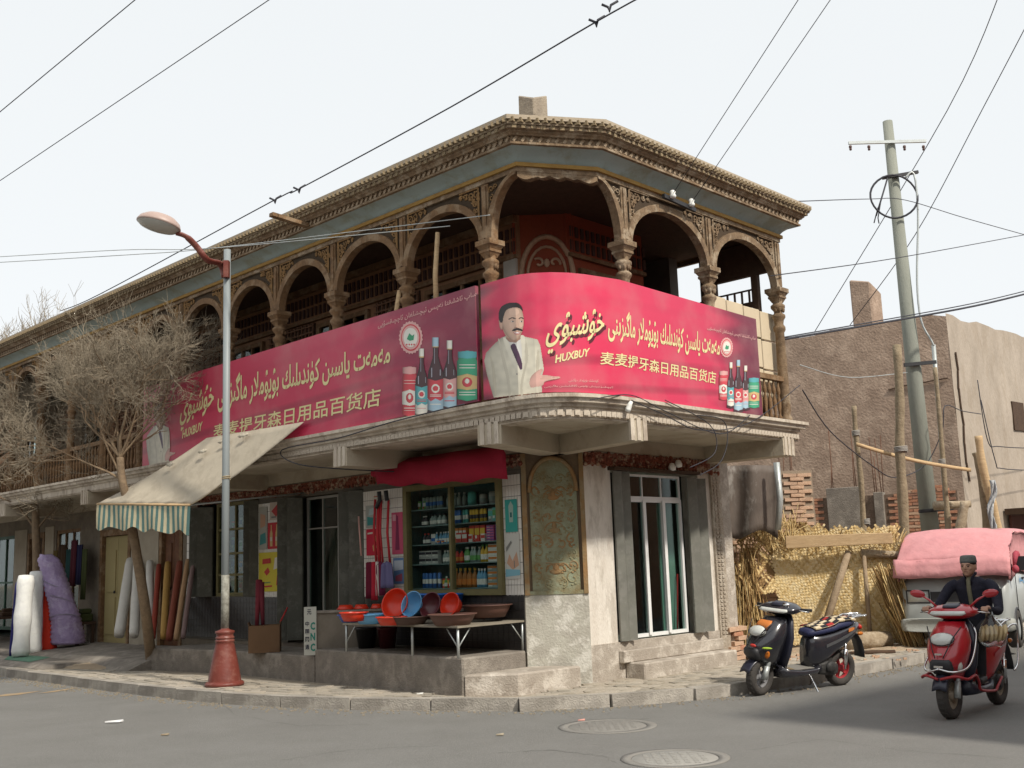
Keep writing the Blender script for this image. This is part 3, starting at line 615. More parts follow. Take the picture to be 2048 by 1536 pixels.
# rope dentils and brick teeth
dm_=boxmesh('cornice_block',.034,.022,.07,woodgrey,.002,2);Ms=[]
for p,a in along(plan(1.365)[:-1],.095): 
    if p.x>-11: Ms.append(Matrix.Translation(p+Z*6.225)@Matrix.Rotation(a,4,'Z')@Matrix.Rotation(R_(38),4,'Y'))
Ms.sort(key=lambda M:M.translation.length);pieces('cornice_block',B,dm_,Ms)
em=boxmesh('eave_brick',.052,.07,.05,mat('eave_brick_clay',(.28,.215,.13),.95,(.16,.12,.075),9,.8,.5,50),.004,4);Ms=[]
for o_,z_ in ((1.475,6.395),(1.43,6.335)):
    for p,a in along(plan(o_)[:-1],.088 if z_>6.36 else .11):
        if p.x>-13: Ms.append(Matrix.Translation(p+Z*(z_+rnd.uniform(-.004,.004)))@Matrix.Rotation(a+R_(45 if z_>6.36 else 0),4,'Z'))
Ms.sort(key=lambda M:M.translation.length);pieces('eave_brick',B,em,Ms)
# roof sheet
b=MB();P=[p+Z*6.42 for p in plan(1.50)];
roofpts=[P[0],P[1],P[2],P[3],R(3.6,-4.,6.42),L(23,-7,6.42)]
b.prism([(p.x,p.y,6.40) for p in roofpts],(0,0,.05));b.build('roof',mat('roof_mud',(.42,.35,.26),.95),B)
b=MB();P=[L(23,1.12,0),L(keyL(1.12),1.12,0),R(keyR(1.12),1.12,0),R(3.1,1.12,0),R(3.1,-1.,0),L(23,-3,0)];b.prism([(p.x,p.y,6.0) for p in P],(0,0,.12));b.build('veranda_ceiling',wooddark,B)
# chimney
chm=mat('sooty_chimney_plaster',(.36,.31,.24),.95,(.22,.18,.14),6,.9,.7,40,col3=(.2,.17,.14),scale3=8)
b=MB();M=Matrix.Translation((.42,14.2,0))@Matrix.Rotation(R_(47),4,'Z');b.hexa([M@Vector(q) for q in ((-.15,-.15,6.4),(.15,-.15,6.4),(.15,.15,6.4),(-.15,.15,6.4),(-.145,-.14,7.80),(.15,-.145,7.92),(.14,.14,7.95),(-.14,.145,7.93))]);b.build('chimney',chm,B,bevel=.015)
# ---------- arcade
arcm=MB()
def stdarch(h,rise,z0=5.245):
    return lambda u: z0+rise*math.sqrt(max(0,1-(u/h)**2)) if abs(u)<h else z0
def board(F,s0,s1,sc_,fn,ztop=5.94,o0=1.06,o1=1.15,n=24):
    """spandrel board between s0..s1 with opening centred sc_"""
    ss=np.linspace(s0,s1,n+1);b=MB()
    fz=[min(fn(s-sc_),ztop-.01) for s in ss]
    b.add([F(s,o,z) for s,f in zip(ss,fz) for o,z in ((o1,f),(o1,ztop),(o0,ztop),(o0,f))],[q for i in range(n) for q in ((4*i,4*i+4,4*i+5,4*i+1),(4*i+3,4*i+2,4*i+6,4*i+7),(4*i,4*i+3,4*i+7,4*i+4))])
    return b
def bay(F,s0,s1,rise=.53):
    c=(s0+s1)/2;h=(s1-s0)/2-.1;fn=stdarch(h,rise)
    a=board(F,s0,s1,c,fn,o1=1.118).build('arch_board',wood2,B)
    b=MB();A=[(c+(h-.006)*math.cos(t),5.245+(rise-.006)*math.sin(t)) for t in np.linspace(0,math.pi,21)];A2=[(c+(h+.085)*math.cos(t),5.245+(rise+.085)*math.sin(t)) for t in np.linspace(0,math.pi,21)]
    for (p,q),(p2,q2) in zip(zip(A,A[1:]),zip(A2,A2[1:])):
        b.hexa([F(p[0],1.05,p[1]),F(p2[0],1.05,p2[1]),F(q2[0],1.05,q2[1]),F(q[0],1.05,q[1]),F(p[0],1.158,p[1]),F(p2[0],1.158,p2[1]),F(q2[0],1.158,q2[1]),F(q[0],1.158,q[1])])
    b.build('archivolt',woodgrey if F is R else wood,a)
    # pierced carving: dark recess + scrolls
    b=MB()
    for sg in (-1,1):
        x0=c+sg*(s1-s0)/2-sg*.115
        for k,(dx,dz,r) in enumerate(((.04,.62,.055),(.05,.52,.045),(.045,.43,.04),(.13,.625,.05),(.02,.34,.03),(.22,.645,.036),(.09,.56,.035),(.0,.57,.03),(.30,.655,.022),(.0,.27,.02))):
            dx*=h/.62
            b.tube(scroll(lambda x,z:F(x,1.128,z),x0-sg*dx,5.245+dz-.02,r,1.2,rs.uniform(0,6),sg,12),.010,4)
            for q in range(4): b.ell(F(x0-sg*dx+rs.uniform(-r,r),1.125,5.225+dz+rs.uniform(-r,r)),(.014,.014,.02),5,3)
        for (u0,w0,u1,w1) in ((0,.28,0,.68),(0,.68,-.30*h/.62,.68)):
            b.bar(F(x0+sg*u0,1.135,5.245+w0),F(x0+sg*u1,1.135,5.245+w1),.022,.022)
    b.build('spandrel_carving',org2 if F is L else woodgrey,a)
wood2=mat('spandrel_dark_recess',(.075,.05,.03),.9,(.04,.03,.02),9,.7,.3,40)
org2=mat('golden_carved_wood',(.36,.21,.085),.85,(.14,.085,.045),12,.9,.3,50)
colL=[-.70,.82,2.30,3.70,5.08];
while colL[-1]<21: colL.append(colL[-1]+1.42)
colR=[-.39,1.39,3.12]
for a,c in list(zip(colL,colL[1:]))[:12]: bay(L,a,c)
for a,c in zip(colR,colR[1:]): bay(R,a,c,.54)
# corner great arch: quarter on L, flat scallop, quarter on R
fnL=lambda u:5.245+.68*math.sqrt(max(0,1-(max(0,min(1,(u+1.25+0)/.45)))**2)) if u<-.79 else 5.245
def qarch(F,k,col,nm):
    # k: corner s, col: column s (col>k)
    hw_=col-.1-k
    f=lambda s:5.245+.67*math.sqrt(max(0,1-min(1,max(0,(s-k)/hw_))**2)) if s<col-.1 else 5.245
    board(F,k,col,0,f,o1=1.118,n=20).build('corner_arch_board',wood2,B)
    b=MB();A=[(k+(hw_-.006)*math.cos(t),5.245+.664*math.sin(t)) for t in np.linspace(0,math.pi/2,13)];A2=[(k+(hw_+.085)*math.cos(t),5.245+(.67+.03)*math.sin(t)) for t in np.linspace(0,math.pi/2,13)]
    for (p,q),(p2,q2) in zip(zip(A,A[1:]),zip(A2,A2[1:])): b.hexa([F(p[0],1.05,p[1]),F(p2[0],1.05,p2[1]),F(q2[0],1.05,q2[1]),F(q[0],1.05,q[1]),F(p[0],1.158,p[1]),F(p2[0],1.158,p2[1]),F(q2[0],1.158,q2[1]),F(q[0],1.158,q[1])])
    b.build('archivolt',wood if F is L else woodgrey,B)
    b=MB()
    for dx,dz,r in ((.03,.62,.045),(.03,.52,.04),(.025,.42,.034),(.1,.64,.035)):
        b.tube(scroll(lambda x,z:F(x,1.128,z),col-.1-dx+.03,5.245+dz-.02,r,1.2,rs.uniform(0,6),1,12),.009,4)
    b.build('spandrel_carving',org2 if F is L else woodgrey,B)
qarch(L,keyL(1.118),-.70,'l');qarch(R,keyR(1.118),-.39,'r')
pa,pb=L(keyL(1.15),1.15,0),R(keyR(1.15),1.15,0)
b=MB();n=24
for i in range(n):
    t,t2=i/n,(i+1)/n;f=lambda t:5.905-.035*abs(math.sin(t*math.pi*5))-(.03 if t<.25 or t>.75 else 0)
    P0,P1=pa.lerp(pb,t),pa.lerp(pb,t2);I=Vector((0.03,.1,0))
    b.hexa([P0+Z*f(t),P1+Z*f(t2),P1+I+Z*f(t2),P0+I+Z*f(t),P0+Z*5.95,P1+Z*5.95,P1+I+Z*5.95,P0+I+Z*5.95])
b.build('scalloped_lintel',woodgrey,B)
# flat pilaster strip above each column + columns
def column(p,ang,mt):
    M=Matrix.Translation(p)@Matrix.Rotation(ang,4,'Z')
    cc=MB();cc.lathe([(.055,3.34),(.085,3.36),(.085,3.42),(.06,3.46),(.075,3.52),(.07,4.2),(.062,4.62),(.085,4.66),(.085,4.70),(.06,4.74),(.07,4.80),(.095,4.84),(.095,4.87),(.06,4.90),(.06,4.93),(.1,4.98),(.1,5.01),(.065,5.04),(.07,5.09)],(0,0,0),14,M=M)
    c_=cc.build('column',mt,B)
    cc=MB();
    for z0,z1,r0,r1 in ((5.05,5.11,.055,.085),(5.11,5.14,.092,.092),(5.14,5.19,.082,.115),(5.19,5.25,.122,.122)):
        cc.hexa([M@Vector(q) for q in ((-r0,-r0,z0),(r0,-r0,z0),(r0,r0,z0),(-r0,r0,z0),(-r1,-r1,z1),(r1,-r1,z1),(r1,r1,z1),(-r1,r1,z1))])
    cc.build('capital',mt,c_)
    cc=MB()
    for k in range(5):
        a=-math.pi/2+(k-2)*.75;cc.ell(M@Vector((.075*math.cos(a),.075*math.sin(a),4.955)),(.022,.022,.05),6,4)
    cc.build('capital_petals',mt,c_)
for F,cols,mt,an in ((L,colL[:13],wood,aL),(R,colR,woodgrey,aR)):
    for s in cols:
        column(F(s,1.08,0),an,mt)
        b=MB();b.fb(F,s-.055,s+.055,1.04,1.14,5.25,5.94)
        b.fb(F,s-.03,s+.03,1.14,1.16,5.28,5.9);b.build('arcade_post',mt,B)
# railings
bal=MB();bal.lathe([(.018,0),(.03,.03),(.03,.06),(.015,.09),(.028,.2),(.03,.28),(.012,.36),(.028,.4),(.028,.44),(.014,.5),(.014,.55)],(0,0,0),8);balm=bal.mesh('baluster',wood)
Ms=[Matrix.Translation(R(s,1.08,3.36)) for s in np.arange(2.24,3.05,.12)]+[Matrix.Translation(L(s,1.08,3.4)) for s in np.arange(7.45,16,.13)]
pieces('baluster',B,balm,Ms)
for F,a,c in ((R,1.5,3.06),(L,7.4,16.)):
    b=MB();b.fb(F,a,c,1.04,1.12,3.92,3.99);b.fb(F,a,c,1.04,1.12,3.34,3.39);b.build('balcony_rail',wood,B)
# ---------- upper inner walls
b=MB();ups=[(.3,1.8,4.2,5.35),(3.1,4.4,4.2,5.35),(5.95,7.25,4.2,5.35),(8.9,10.1,4.2,5.35),(11.7,13.0,4.2,5.35),(15.,16.2,4.2,5.35)]
wall_open(b,L,0,23,3.3,6.0,-.3,-.1,ups);b.build('upper_wall',mat('upper_brown_wall',(.36,.20,.11),.95,(.22,.12,.07),3,.8,.3,30),B)
for q in ups: glazed('veranda_window',L,*q[:2],*q[2:],-.08,4,[q[2],4.9,q[3]],wood,.07,.08)
b=MB();b.fb(L,0,23,-3.5,-3.3,3.3,6);b.fb(L,2.4,2.5,-3.3,-.3,3.3,6);b.fb(L,5.,5.1,-3.3,-.3,3.3,6);b.build('upper_room_shell',darkin,B)
latm=mat('lattice_wood',(.27,.15,.09),.9,(.1,.055,.035),8,.7,.2,30)
for s0,s1 in ((1.95,2.95),(4.5,5.8),(7.4,8.7),(10.3,11.5)):
    b=MB();b.fb(L,s0,s1,-.10,-.085,3.9,5.4);o=b.build('lattice_screen',mat('lattice_backing',(.07,.04,.028),.9),B)
    vm=boxmesh('slat',.022,.03,1.5,latm);hm=boxmesh('slat',s1-s0,.02,.022,latm)
    pieces('slat',o,vm,[frameM(L,s,-.07,4.65) for s in np.arange(s0+.03,s1,.1)]);pieces('slat',o,hm,[frameM(L,(s0+s1)/2,-.05,z) for z in np.arange(3.95,5.4,.1)])
    b=MB();c=(s0+s1)/2;w_=.35
    b.tube([L(c+w_*math.cos(t)*(1-.25*math.sin(t)),-.03,4.65+.6*math.sin(t)) for t in np.linspace(0,math.pi,15)]+[],.03,6);b.build('pointed_niche',wood,o)
# dark carved frieze + rails inside veranda
b=MB();b.fb(L,0,23,-.1,-.04,5.42,5.47);b.fb(L,0,23,-.1,-.02,5.9,5.99);b.fb(R,0,1.6,-.1,-.04,5.42,5.47);b.build('wall_rail',wood,B)
b=MB()
for F,s1 in ((L,12),(R,1.6)):
    for s in np.arange(.05,s1,.11):
        for z in (5.52,5.70): b.fb(F,s,s+.05,-.1,-.075,z,z+.14)
b.build('carved_frieze',mat('frieze_brown_paint',(.09,.05,.035),.9,(.08,.05,.05),14,.9,.3,40),B)
b=MB();b.hexa([C(.07,-.3,3.3),C(.84,-.3,3.3),C(.84,-.1,3.3),C(.07,-.1,3.3),C(.07,-.3,6),C(.84,-.3,6),C(.84,-.1,6),C(.07,-.1,6)]);b.fb(R,0,1.6,-.3,-.1,3.3,4.4);b.fb(R,0,.2,-.3,-.1,4.4,6);b.fb(R,1.15,1.6,-.3,-.1,4.4,6);b.fb(R,.2,1.15,-.3,-.1,5.3,6);b.build('upper_red_wall',redwall,B)
glazed('veranda_window',R,.2,1.15,4.4,5.3,-.09,3,[4.4,5.3],wood,.06,.08)
b=MB();b.fb(R,.0,1.6,-3,-2.9,3.3,6);b.fb(R,1.5,1.6,-2.9,-.3,3.3,6);b.build('upper_room_shell',darkin,B)
nic=mat('niche_pale_carving',(.52,.36,.24),.9,(.34,.22,.14),9,.8,.4,50)
b=MB();cx=.5;NA=[(cx+.33*math.cos(t),5.2+.5*math.sin(t)**1.1) for t in np.linspace(0.02,math.pi-.02,17)]
b.tube([C(x,-.09,z) for x,z in [(cx+.33,3.9)]+NA+[(cx-.33,3.9)]],.035,6);b.tube([C(x,-.1,z) for x,z in [(cx+.25,3.9)]+[(cx+.25*math.cos(t),5.17+.4*math.sin(t)) for t in np.linspace(0,math.pi,13)]+[(cx-.25,3.9)]],.02,6)
for zc in (4.75,4.95,5.15,5.35):
    for sg in (-1,1): b.tube(scroll(lambda x,z:C(x,-.09,z),cx+sg*.1,zc,.075,.8,rs.uniform(0,6),sg,14),.018,5)
    b.ell(C(cx,-.09,zc),(.04,.02,.06),8,5)
b.build('wall_niche',nic,B)
b=MB();b.fb(L,.02,.24,-.1,-.06,4.1,5.45);b.build('white_shutter',mat('dull_white_paint',(.5,.48,.42),.8),B)  # shutter in a plain dull off-white
# right end: broken screen with sky through, curved sheet
b=MB();b.fb(R,3.0,3.08,-.1,1.0,5.5,5.98);b.fb(R,3.0,3.08,-.1,.15,3.3,5.5);b.fb(R,3.0,3.08,.75,.85,3.3,5.5);b.fb(R,3.0,3.08,.15,.75,5.05,5.12)
for o_ in np.arange(.2,.75,.12): b.fb(R,3.02,3.05,o_,o_+.02,5.12,5.3)
b.fb(R,3.02,3.05,.15,.75,5.29,5.31);b.build('end_screen',wooddark,B)
b=MB();b.loft([[R(2.9-.9*(1-math.cos(t))*.2-.2*k,.1+.65*math.sin(t)*.9,3.9+1.1*k/3+.1*math.sin(t*2)) for t in np.linspace(0,math.pi/2,9)] for k in range(4)],cap=False,closed=False);o=b.build('bent_metal_sheet',mat('rusty_sheet',(.17,.115,.08),.8,(.1,.07,.05),4,.8,.3,30));o.modifiers.new('t','SOLIDIFY').thickness=.01;tag(o,'bent brown metal sheet hanging in the last arch of the balcony','sheet metal')
b=MB();fo=mat('beige_foam_board',(.62,.52,.37),.8,(.5,.42,.3),4,.5,.1,20)
t=thing('beige_board_panel','beige panelled board behind the right end of the curved billboard','board',R(2.2,.98,4))
for i in range(4):
    for j in range(3):
        b=MB();b.fb(R,1.56+i*.42,1.96+i*.42,.94,.97,3.72+j*.42-i*.015,4.12+j*.42-i*.015);b.build('panel',fo,t,bevel=.008)
# prop poles on the balcony
for i,(s,z1,lb) in enumerate(((.15,5.55,'bare wooden prop pole standing under the first arch left of the corner'),(.9,4.98,'short pale pole beside the second column on the left balcony'))):
    b=MB();b.tube([L(s,1.18,4.5) if i==0 else L(s,1.2,4.4),L(s+.02,1.17,(4.5+z1)/2),L(s-.02,1.15,z1)],[.035,.03,.028],8);o=b.build('prop_pole',plank);tag(o,lb,'pole')
o=MB();o.bar(L(2.55,1.38,6.2),L(2.55,1.95,6.24),.09,.05);oo=o.build('drain_spout',wood,B)
# ================= BILLBOARDS
def clip_t(tri,t0,t1):
    P=tri
    for sgn,tt in ((1,t0),(-1,t1)):
        Q=[]
        for i in range(len(P)):
            a,b_=P[i],P[(i+1)%len(P)];da,db=sgn*(a[0]-tt),sgn*(b_[0]-tt)
            if da>=0: Q.append(a)
            if (da>=0)!=(db>=0): k=da/(da-db);Q.append((a[0]+(b_[0]-a[0])*k,a[1]+(b_[1]-a[1])*k))
        P=Q
        if len(P)<3: return None
    return P
class Sign:
    def __init__(s,pts): # plan polyline
        s.P=pts;s.t=[0]
        for a,b_ in zip(pts,pts[1:]): s.t.append(s.t[-1]+(b_-a).length)
    def n(s,i):
        d=(s.P[i+1]-s.P[i]).normalized();return Vector((d.y,-d.x,0))
    def at(s,t,z,l,i=None):
        if i is None:
            i=0
            while i<len(s.P)-2 and t>s.t[i+1]: i+=1
        k=(t-s.t[i])/(s.t[i+1]-s.t[i]);n0=s.n(i)
        na=(n0+s.n(i-1)).normalized() if i>0 else n0;nb=(n0+s.n(i+1)).normalized() if i<len(s.P)-2 else n0
        return s.P[i].lerp(s.P[i+1],k)+na.lerp(nb,k)*l+Z*z
    def px(s,x,y):
        best=None
        for i in range(len(s.P)-1):
            h=PLN(x,y,s.P[i],s.n(i));d=(s.P[i+1]-s.P[i]);k=(h-s.P[i]).dot(d)/d.length_squared
            e=max(0,-k,k-1)
            if best is None or e<best[0]: best=(e,s.t[i]+k*d.length,h.z)
        return best[1],best[2]
    def add(s,mb,V,Fc,m,l):
        for f in Fc:
            P=[V[i] for i in f];lo=min(p[0] for p in P);hi=max(p[0] for p in P)
            for i in range(len(s.P)-1):
                a=s.t[i] if i>0 else -1e9;c=s.t[i+1] if i<len(s.P)-2 else 1e9
                if hi<=a or lo>=c: continue
                Q=clip_t(P,a,c) if (lo<a or hi>c) else P
                if Q and len(Q)>2: mb.add([s.at(t,z,l,i) for t,z in Q],[tuple(range(len(Q)))],m)
    def poly(s,mb,pts,m,l,tz=False):
        P=[s.px(*p) for p in pts] if not tz else pts
        s.add(mb,P,tessellate_polygon([[Vector((a,b_,0)) for a,b_ in P]]),m,l)
    def text(s,mb,body,quad,m,l,bold=0,tz=False,ar=False,shear=0):
        v,f=text2d(shape_ar(body) if ar else body,bold,shear);q=[s.px(*p) for p in quad] if not tz else quad
        s.add(mb,fit(v,q),f,m,l)
def signmat(name,kind):
    m=bpy.data.materials.new(name);m.use_nodes=True;nt=m.node_tree;N=nt.nodes;K=nt.links;p=N['Principled BSDF'];p.inputs['Roughness'].default_value=.42
    uv=N.new('ShaderNodeTexCoord');sx=N.new('ShaderNodeSeparateXYZ');K.new(uv.outputs['UV'],sx.inputs[0])
    wv=N.new('ShaderNodeTexWave');wv.inputs['Scale'].default_value=.55;wv.inputs['Distortion'].default_value=3.5;wv.inputs['Detail'].default_value=1;wv.inputs['Detail Scale'].default_value=.8
    mp=N.new('ShaderNodeMapping');mp.inputs['Scale'].default_value=(1.2,3.0,1);mp.inputs['Rotation'].default_value=(0,0,R_(58));K.new(uv.outputs['UV'],mp.inputs[0]);K.new(mp.outputs[0],wv.inputs['Vector'])
    rp=N.new('ShaderNodeValToRGB');e=rp.color_ramp.elements
    red,deep,mar=(.58,.028,.09,1),(.52,.03,.082,1),(.15,.014,.04,1)
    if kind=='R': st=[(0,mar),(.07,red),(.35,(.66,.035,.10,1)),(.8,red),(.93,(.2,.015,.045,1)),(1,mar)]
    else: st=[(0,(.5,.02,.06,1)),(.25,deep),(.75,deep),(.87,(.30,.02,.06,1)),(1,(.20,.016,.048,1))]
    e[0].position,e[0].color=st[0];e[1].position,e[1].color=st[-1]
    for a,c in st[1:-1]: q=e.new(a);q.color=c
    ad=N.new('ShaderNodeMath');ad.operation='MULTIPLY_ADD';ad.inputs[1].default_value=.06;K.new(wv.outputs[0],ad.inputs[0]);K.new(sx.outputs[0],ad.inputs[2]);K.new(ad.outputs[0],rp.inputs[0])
    r2=N.new('ShaderNodeValToRGB');r2.color_ramp.elements[0].position=.0;r2.color_ramp.elements[0].color=(.45,.45,.5,1);r2.color_ramp.elements[1].position=.35;r2.color_ramp.elements[1].color=(1,1,1,1);K.new(wv.outputs[0],r2.inputs[0])
    # only swooshes in the lower half
    r3=N.new('ShaderNodeValToRGB');r3.color_ramp.elements[0].position=.3;r3.color_ramp.elements[0].color=(.6,.6,.6,1);r3.color_ramp.elements[1].position=.62;r3.color_ramp.elements[1].color=(.08,.08,.08,1);K.new(sx.outputs[1],r3.inputs[0])
    mx=N.new('ShaderNodeMixRGB');mx.blend_type='MULTIPLY';K.new(r3.outputs[0],mx.inputs[0]);K.new(rp.outputs[0],mx.inputs[1]);K.new(r2.outputs[0],mx.inputs[2])
    nz=N.new('ShaderNodeTexNoise');nz.inputs['Scale'].default_value=2.2;nz.inputs['Detail'].default_value=8;K.new(uv.outputs['Object'],nz.inputs['Vector'])
    m4=N.new('ShaderNodeMixRGB');m4.inputs[2].default_value=(.5,.3,.28,1);r4=N.new('ShaderNodeValToRGB');r4.color_ramp.elements[0].position=.45;r4.color_ramp.elements[0].color=(0,0,0,1);r4.color_ramp.elements[1].position=.8;r4.color_ramp.elements[1].color=(.3,.3,.3,1);K.new(nz.outputs[0],r4.inputs[0]);K.new(r4.outputs[0],m4.inputs[0]);K.new(mx.outputs[0],m4.inputs[1]);K.new(m4.outputs[0],p.inputs['Base Color'])
    MT[name]=m;return m
cream=flat('print_cream_yellow',(.74,.66,.34),.5);pcol={k:flat('print_'+k,c,.5) for k,c in dict(suit=(.66,.62,.5),suitshade=(.48,.44,.35),skin=(.64,.44,.34),skinshade=(.45,.27,.2),skinlite=(.74,.56,.46),hair=(.03,.02,.02),tie=(.09,.04,.07),shirt=(.6,.56,.5),dark=(.035,.015,.02),teal=(.10,.38,.40),white=(.75,.73,.66),green=(.05,.3,.16),red=(.6,.05,.07),pink=(.7,.4,.38),lblue=(.35,.5,.6),gold=(.6,.42,.2)).items()}
pm_=list(pcol.values());PI_={k:i for i,k in enumerate(pcol)}
def billboard(name,label,S,kind,ztops,zbots):
    t=thing(name,label,'billboard',S.at(S.t[-1]/2,3.3,0))
    b=MB();uvs=[];T=S.t[-1];ts=[]
    for i in range(len(S.P)-1):
        for k in range(4): ts.append((S.t[i]+(S.t[i+1]-S.t[i])*k/4,i))
    ts.append((T,len(S.P)-2))
    zt=lambda u:ztops[0]+(ztops[1]-ztops[0])*u;zb=lambda u:zbots[0]+(zbots[1]-zbots[0])*u
    vs=[];n=len(ts)
    for t_,i in ts:
        u=t_/T
        for l,z in ((0,zb(u)),(0,(zb(u)+zt(u))/2),(0,zt(u)),(-.05,zt(u)),(-.05,zb(u))): vs.append(S.at(t_,z,l,i))
    fs=[];
    for i in range(n-1):
        for a in range(5): fs.append((i*5+a,(i+1)*5+a,(i+1)*5+(a+1)%5,i*5+(a+1)%5))
    fs+= [(0,1,2,3,4),tuple((n-1)*5+k for k in (4,3,2,1,0))]
    b.add(vs,fs)
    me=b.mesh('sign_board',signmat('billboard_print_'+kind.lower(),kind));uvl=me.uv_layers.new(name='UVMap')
    for lp in me.loops:
        i,a=divmod(lp.vertex_index,5);u=ts[i][0]/T;uvl.data[lp.index].uv=(u,(0,.5,1,1,0)[a])
    for p in me.polygons: p.use_smooth=True
    me.set_sharp_from_angle(angle=R_(35))
    link('sign_board',me,t);return t
def crop2(x,y): return (930+x/2.926,520+y/2.926)
def crop1(x,y): return (250+x/2.805,520+y/2.805)
def bez(P,n=20):
    P=[Vector((*p,0)) for p in P];o=[]
    Q=[P[-1]]+P+[P[0],P[1]]
    for i in range(1,len(Q)-2):
        a,b_,c,d=Q[i-1:i+3]
        for k in range(4):
            t=k/4;v=.5*((2*b_)+(c-a)*t+(2*a-5*b_+4*c-d)*t*t+(3*b_-a-3*c+d)*t**3);o.append((v.x,v.y))
    return o
def inpoly(X,Y,P):
    P=np.array(P);r=np.zeros(X.shape,bool);n=len(P)
    for i in range(n):
        x0,y0=P[i];x1,y1=P[(i+1)%n]
        c=((y0>Y)!=(y1>Y))&(X<(x1-x0)*(Y-y0)/(y1-y0+1e-12)+x0);r^=c
    return r
def photoprint(S,t,tf,layers,box,name,cell=2.6):
    """flat printed picture: a fine grid whose colours come from layered outlines"""
    x0,x1,y0,y1=box;nx=int((x1-x0)/cell);ny=int((y1-y0)/cell)
    X,Y=np.meshgrid(x0+(np.arange(nx)+.5)*cell,y0+(np.arange(ny)+.5)*cell);C_=np.zeros((ny,nx,3));A=np.zeros((ny,nx),bool)
    rg=np.random.RandomState(3);low=rg.rand(ny//8+3,nx//8+3)
    yy,xx=np.arange(ny)/8,np.arange(nx)/8;iy,ix=yy.astype(int),xx.astype(int);fy,fx=(yy-iy)[:,None],(xx-ix)[None,:]
    NZ=(low[np.ix_(iy,ix)]*(1-fy)*(1-fx)+low[np.ix_(iy+1,ix)]*fy*(1-fx)+low[np.ix_(iy,ix+1)]*(1-fy)*fx+low[np.ix_(iy+1,ix+1)]*fy*fx)-.5
    for P,col,k1,k2,nz in layers:
        M=inpoly(X,Y,P)
        if not M.any(): continue
        a=np.where(M,X,1e9).min(1);b_=np.where(M,X,-1e9).max(1);tx=(2*X-(a+b_)[:,None])/np.maximum(1,(b_-a)[:,None])
        a=np.where(M,Y,1e9).min(0);b_=np.where(M,Y,-1e9).max(0);ty=(2*Y-(a+b_)[None,:])/np.maximum(1,(b_-a)[None,:])
        sh=np.sqrt(np.clip(1-k1*(tx-.15)**2-k2*ty**2,.12,1))*(1+nz*NZ);C_[M]=(np.array(col)[None,:]*sh[M][:,None]);A|=M
    vs=[];fs=[];cols=[]
    idx={}
    uv=[[None]*(nx+1) for _ in range(ny+1)]
    # map grid corners with a bilinear patch of exact samples
    gx=list(range(0,nx+1,6))+([nx] if nx%6 else []);gy=list(range(0,ny+1,6))+([ny] if ny%6 else [])
    T_=np.array([[tf(x0+i*cell,y0+j*cell) for i in gx] for j in gy])
    TX=np.array([[np.interp(i,gx,T_[r,:,0]) for i in range(nx+1)] for r in range(len(gy))]);TX=np.array([np.interp(range(ny+1),gy,TX[:,c]) for c in range(nx+1)]).T
    TZ=np.array([[np.interp(i,gx,T_[r,:,1]) for i in range(nx+1)] for r in range(len(gy))]);TZ=np.array([np.interp(range(ny+1),gy,TZ[:,c]) for c in range(nx+1)]).T
    for j in range(ny):
        for i in range(nx):
            if not A[j,i]: continue
            q=[]
            for (jj,ii) in ((j,i),(j,i+1),(j+1,i+1),(j+1,i)):
                if (jj,ii) not in idx: idx[(jj,ii)]=len(vs);vs.append(S.at(TX[jj,ii],TZ[jj,ii],.006))
                q.append(idx[(jj,ii)])
            fs.append(tuple(q));cols.append(C_[j,i])
    me=bpy.data.meshes.new(name);me.from_pydata(vs,[],fs);at=me.color_attributes.new('print','FLOAT_COLOR','CORNER')
    cc=np.ones((len(fs)*4,4),np.float32);cc[:,:3]=np.repeat(np.array(cols),4,axis=0);at.data.foreach_set('color',cc.ravel())
    if 'photo_print' not in MT:
        m=bpy.data.materials.new('photo_print');m.use_nodes=True;N=m.node_tree.nodes;at_=N.new('ShaderNodeVertexColor');at_.layer_name='print';m.node_tree.links.new(at_.outputs[0],N['Principled BSDF'].inputs['Base Color']);N['Principled BSDF'].inputs['Roughness'].default_value=.45;MT['photo_print']=m
    me.materials.append(MT['photo_print']);return link(name,me,t)
SK=(.66,.45,.34);SKD=(.42,.25,.18);SU=(.68,.64,.52);HR=(.025,.018,.018)
def el(cx,cy,rx,ry,n=14,rot=0): return [(cx+rx*math.cos(a)*math.cos(rot)-ry*math.sin(a)*math.sin(rot),cy+rx*math.cos(a)*math.sin(rot)+ry*math.sin(a)*math.cos(rot)) for a in [2*math.pi*i/n for i in range(n)]]
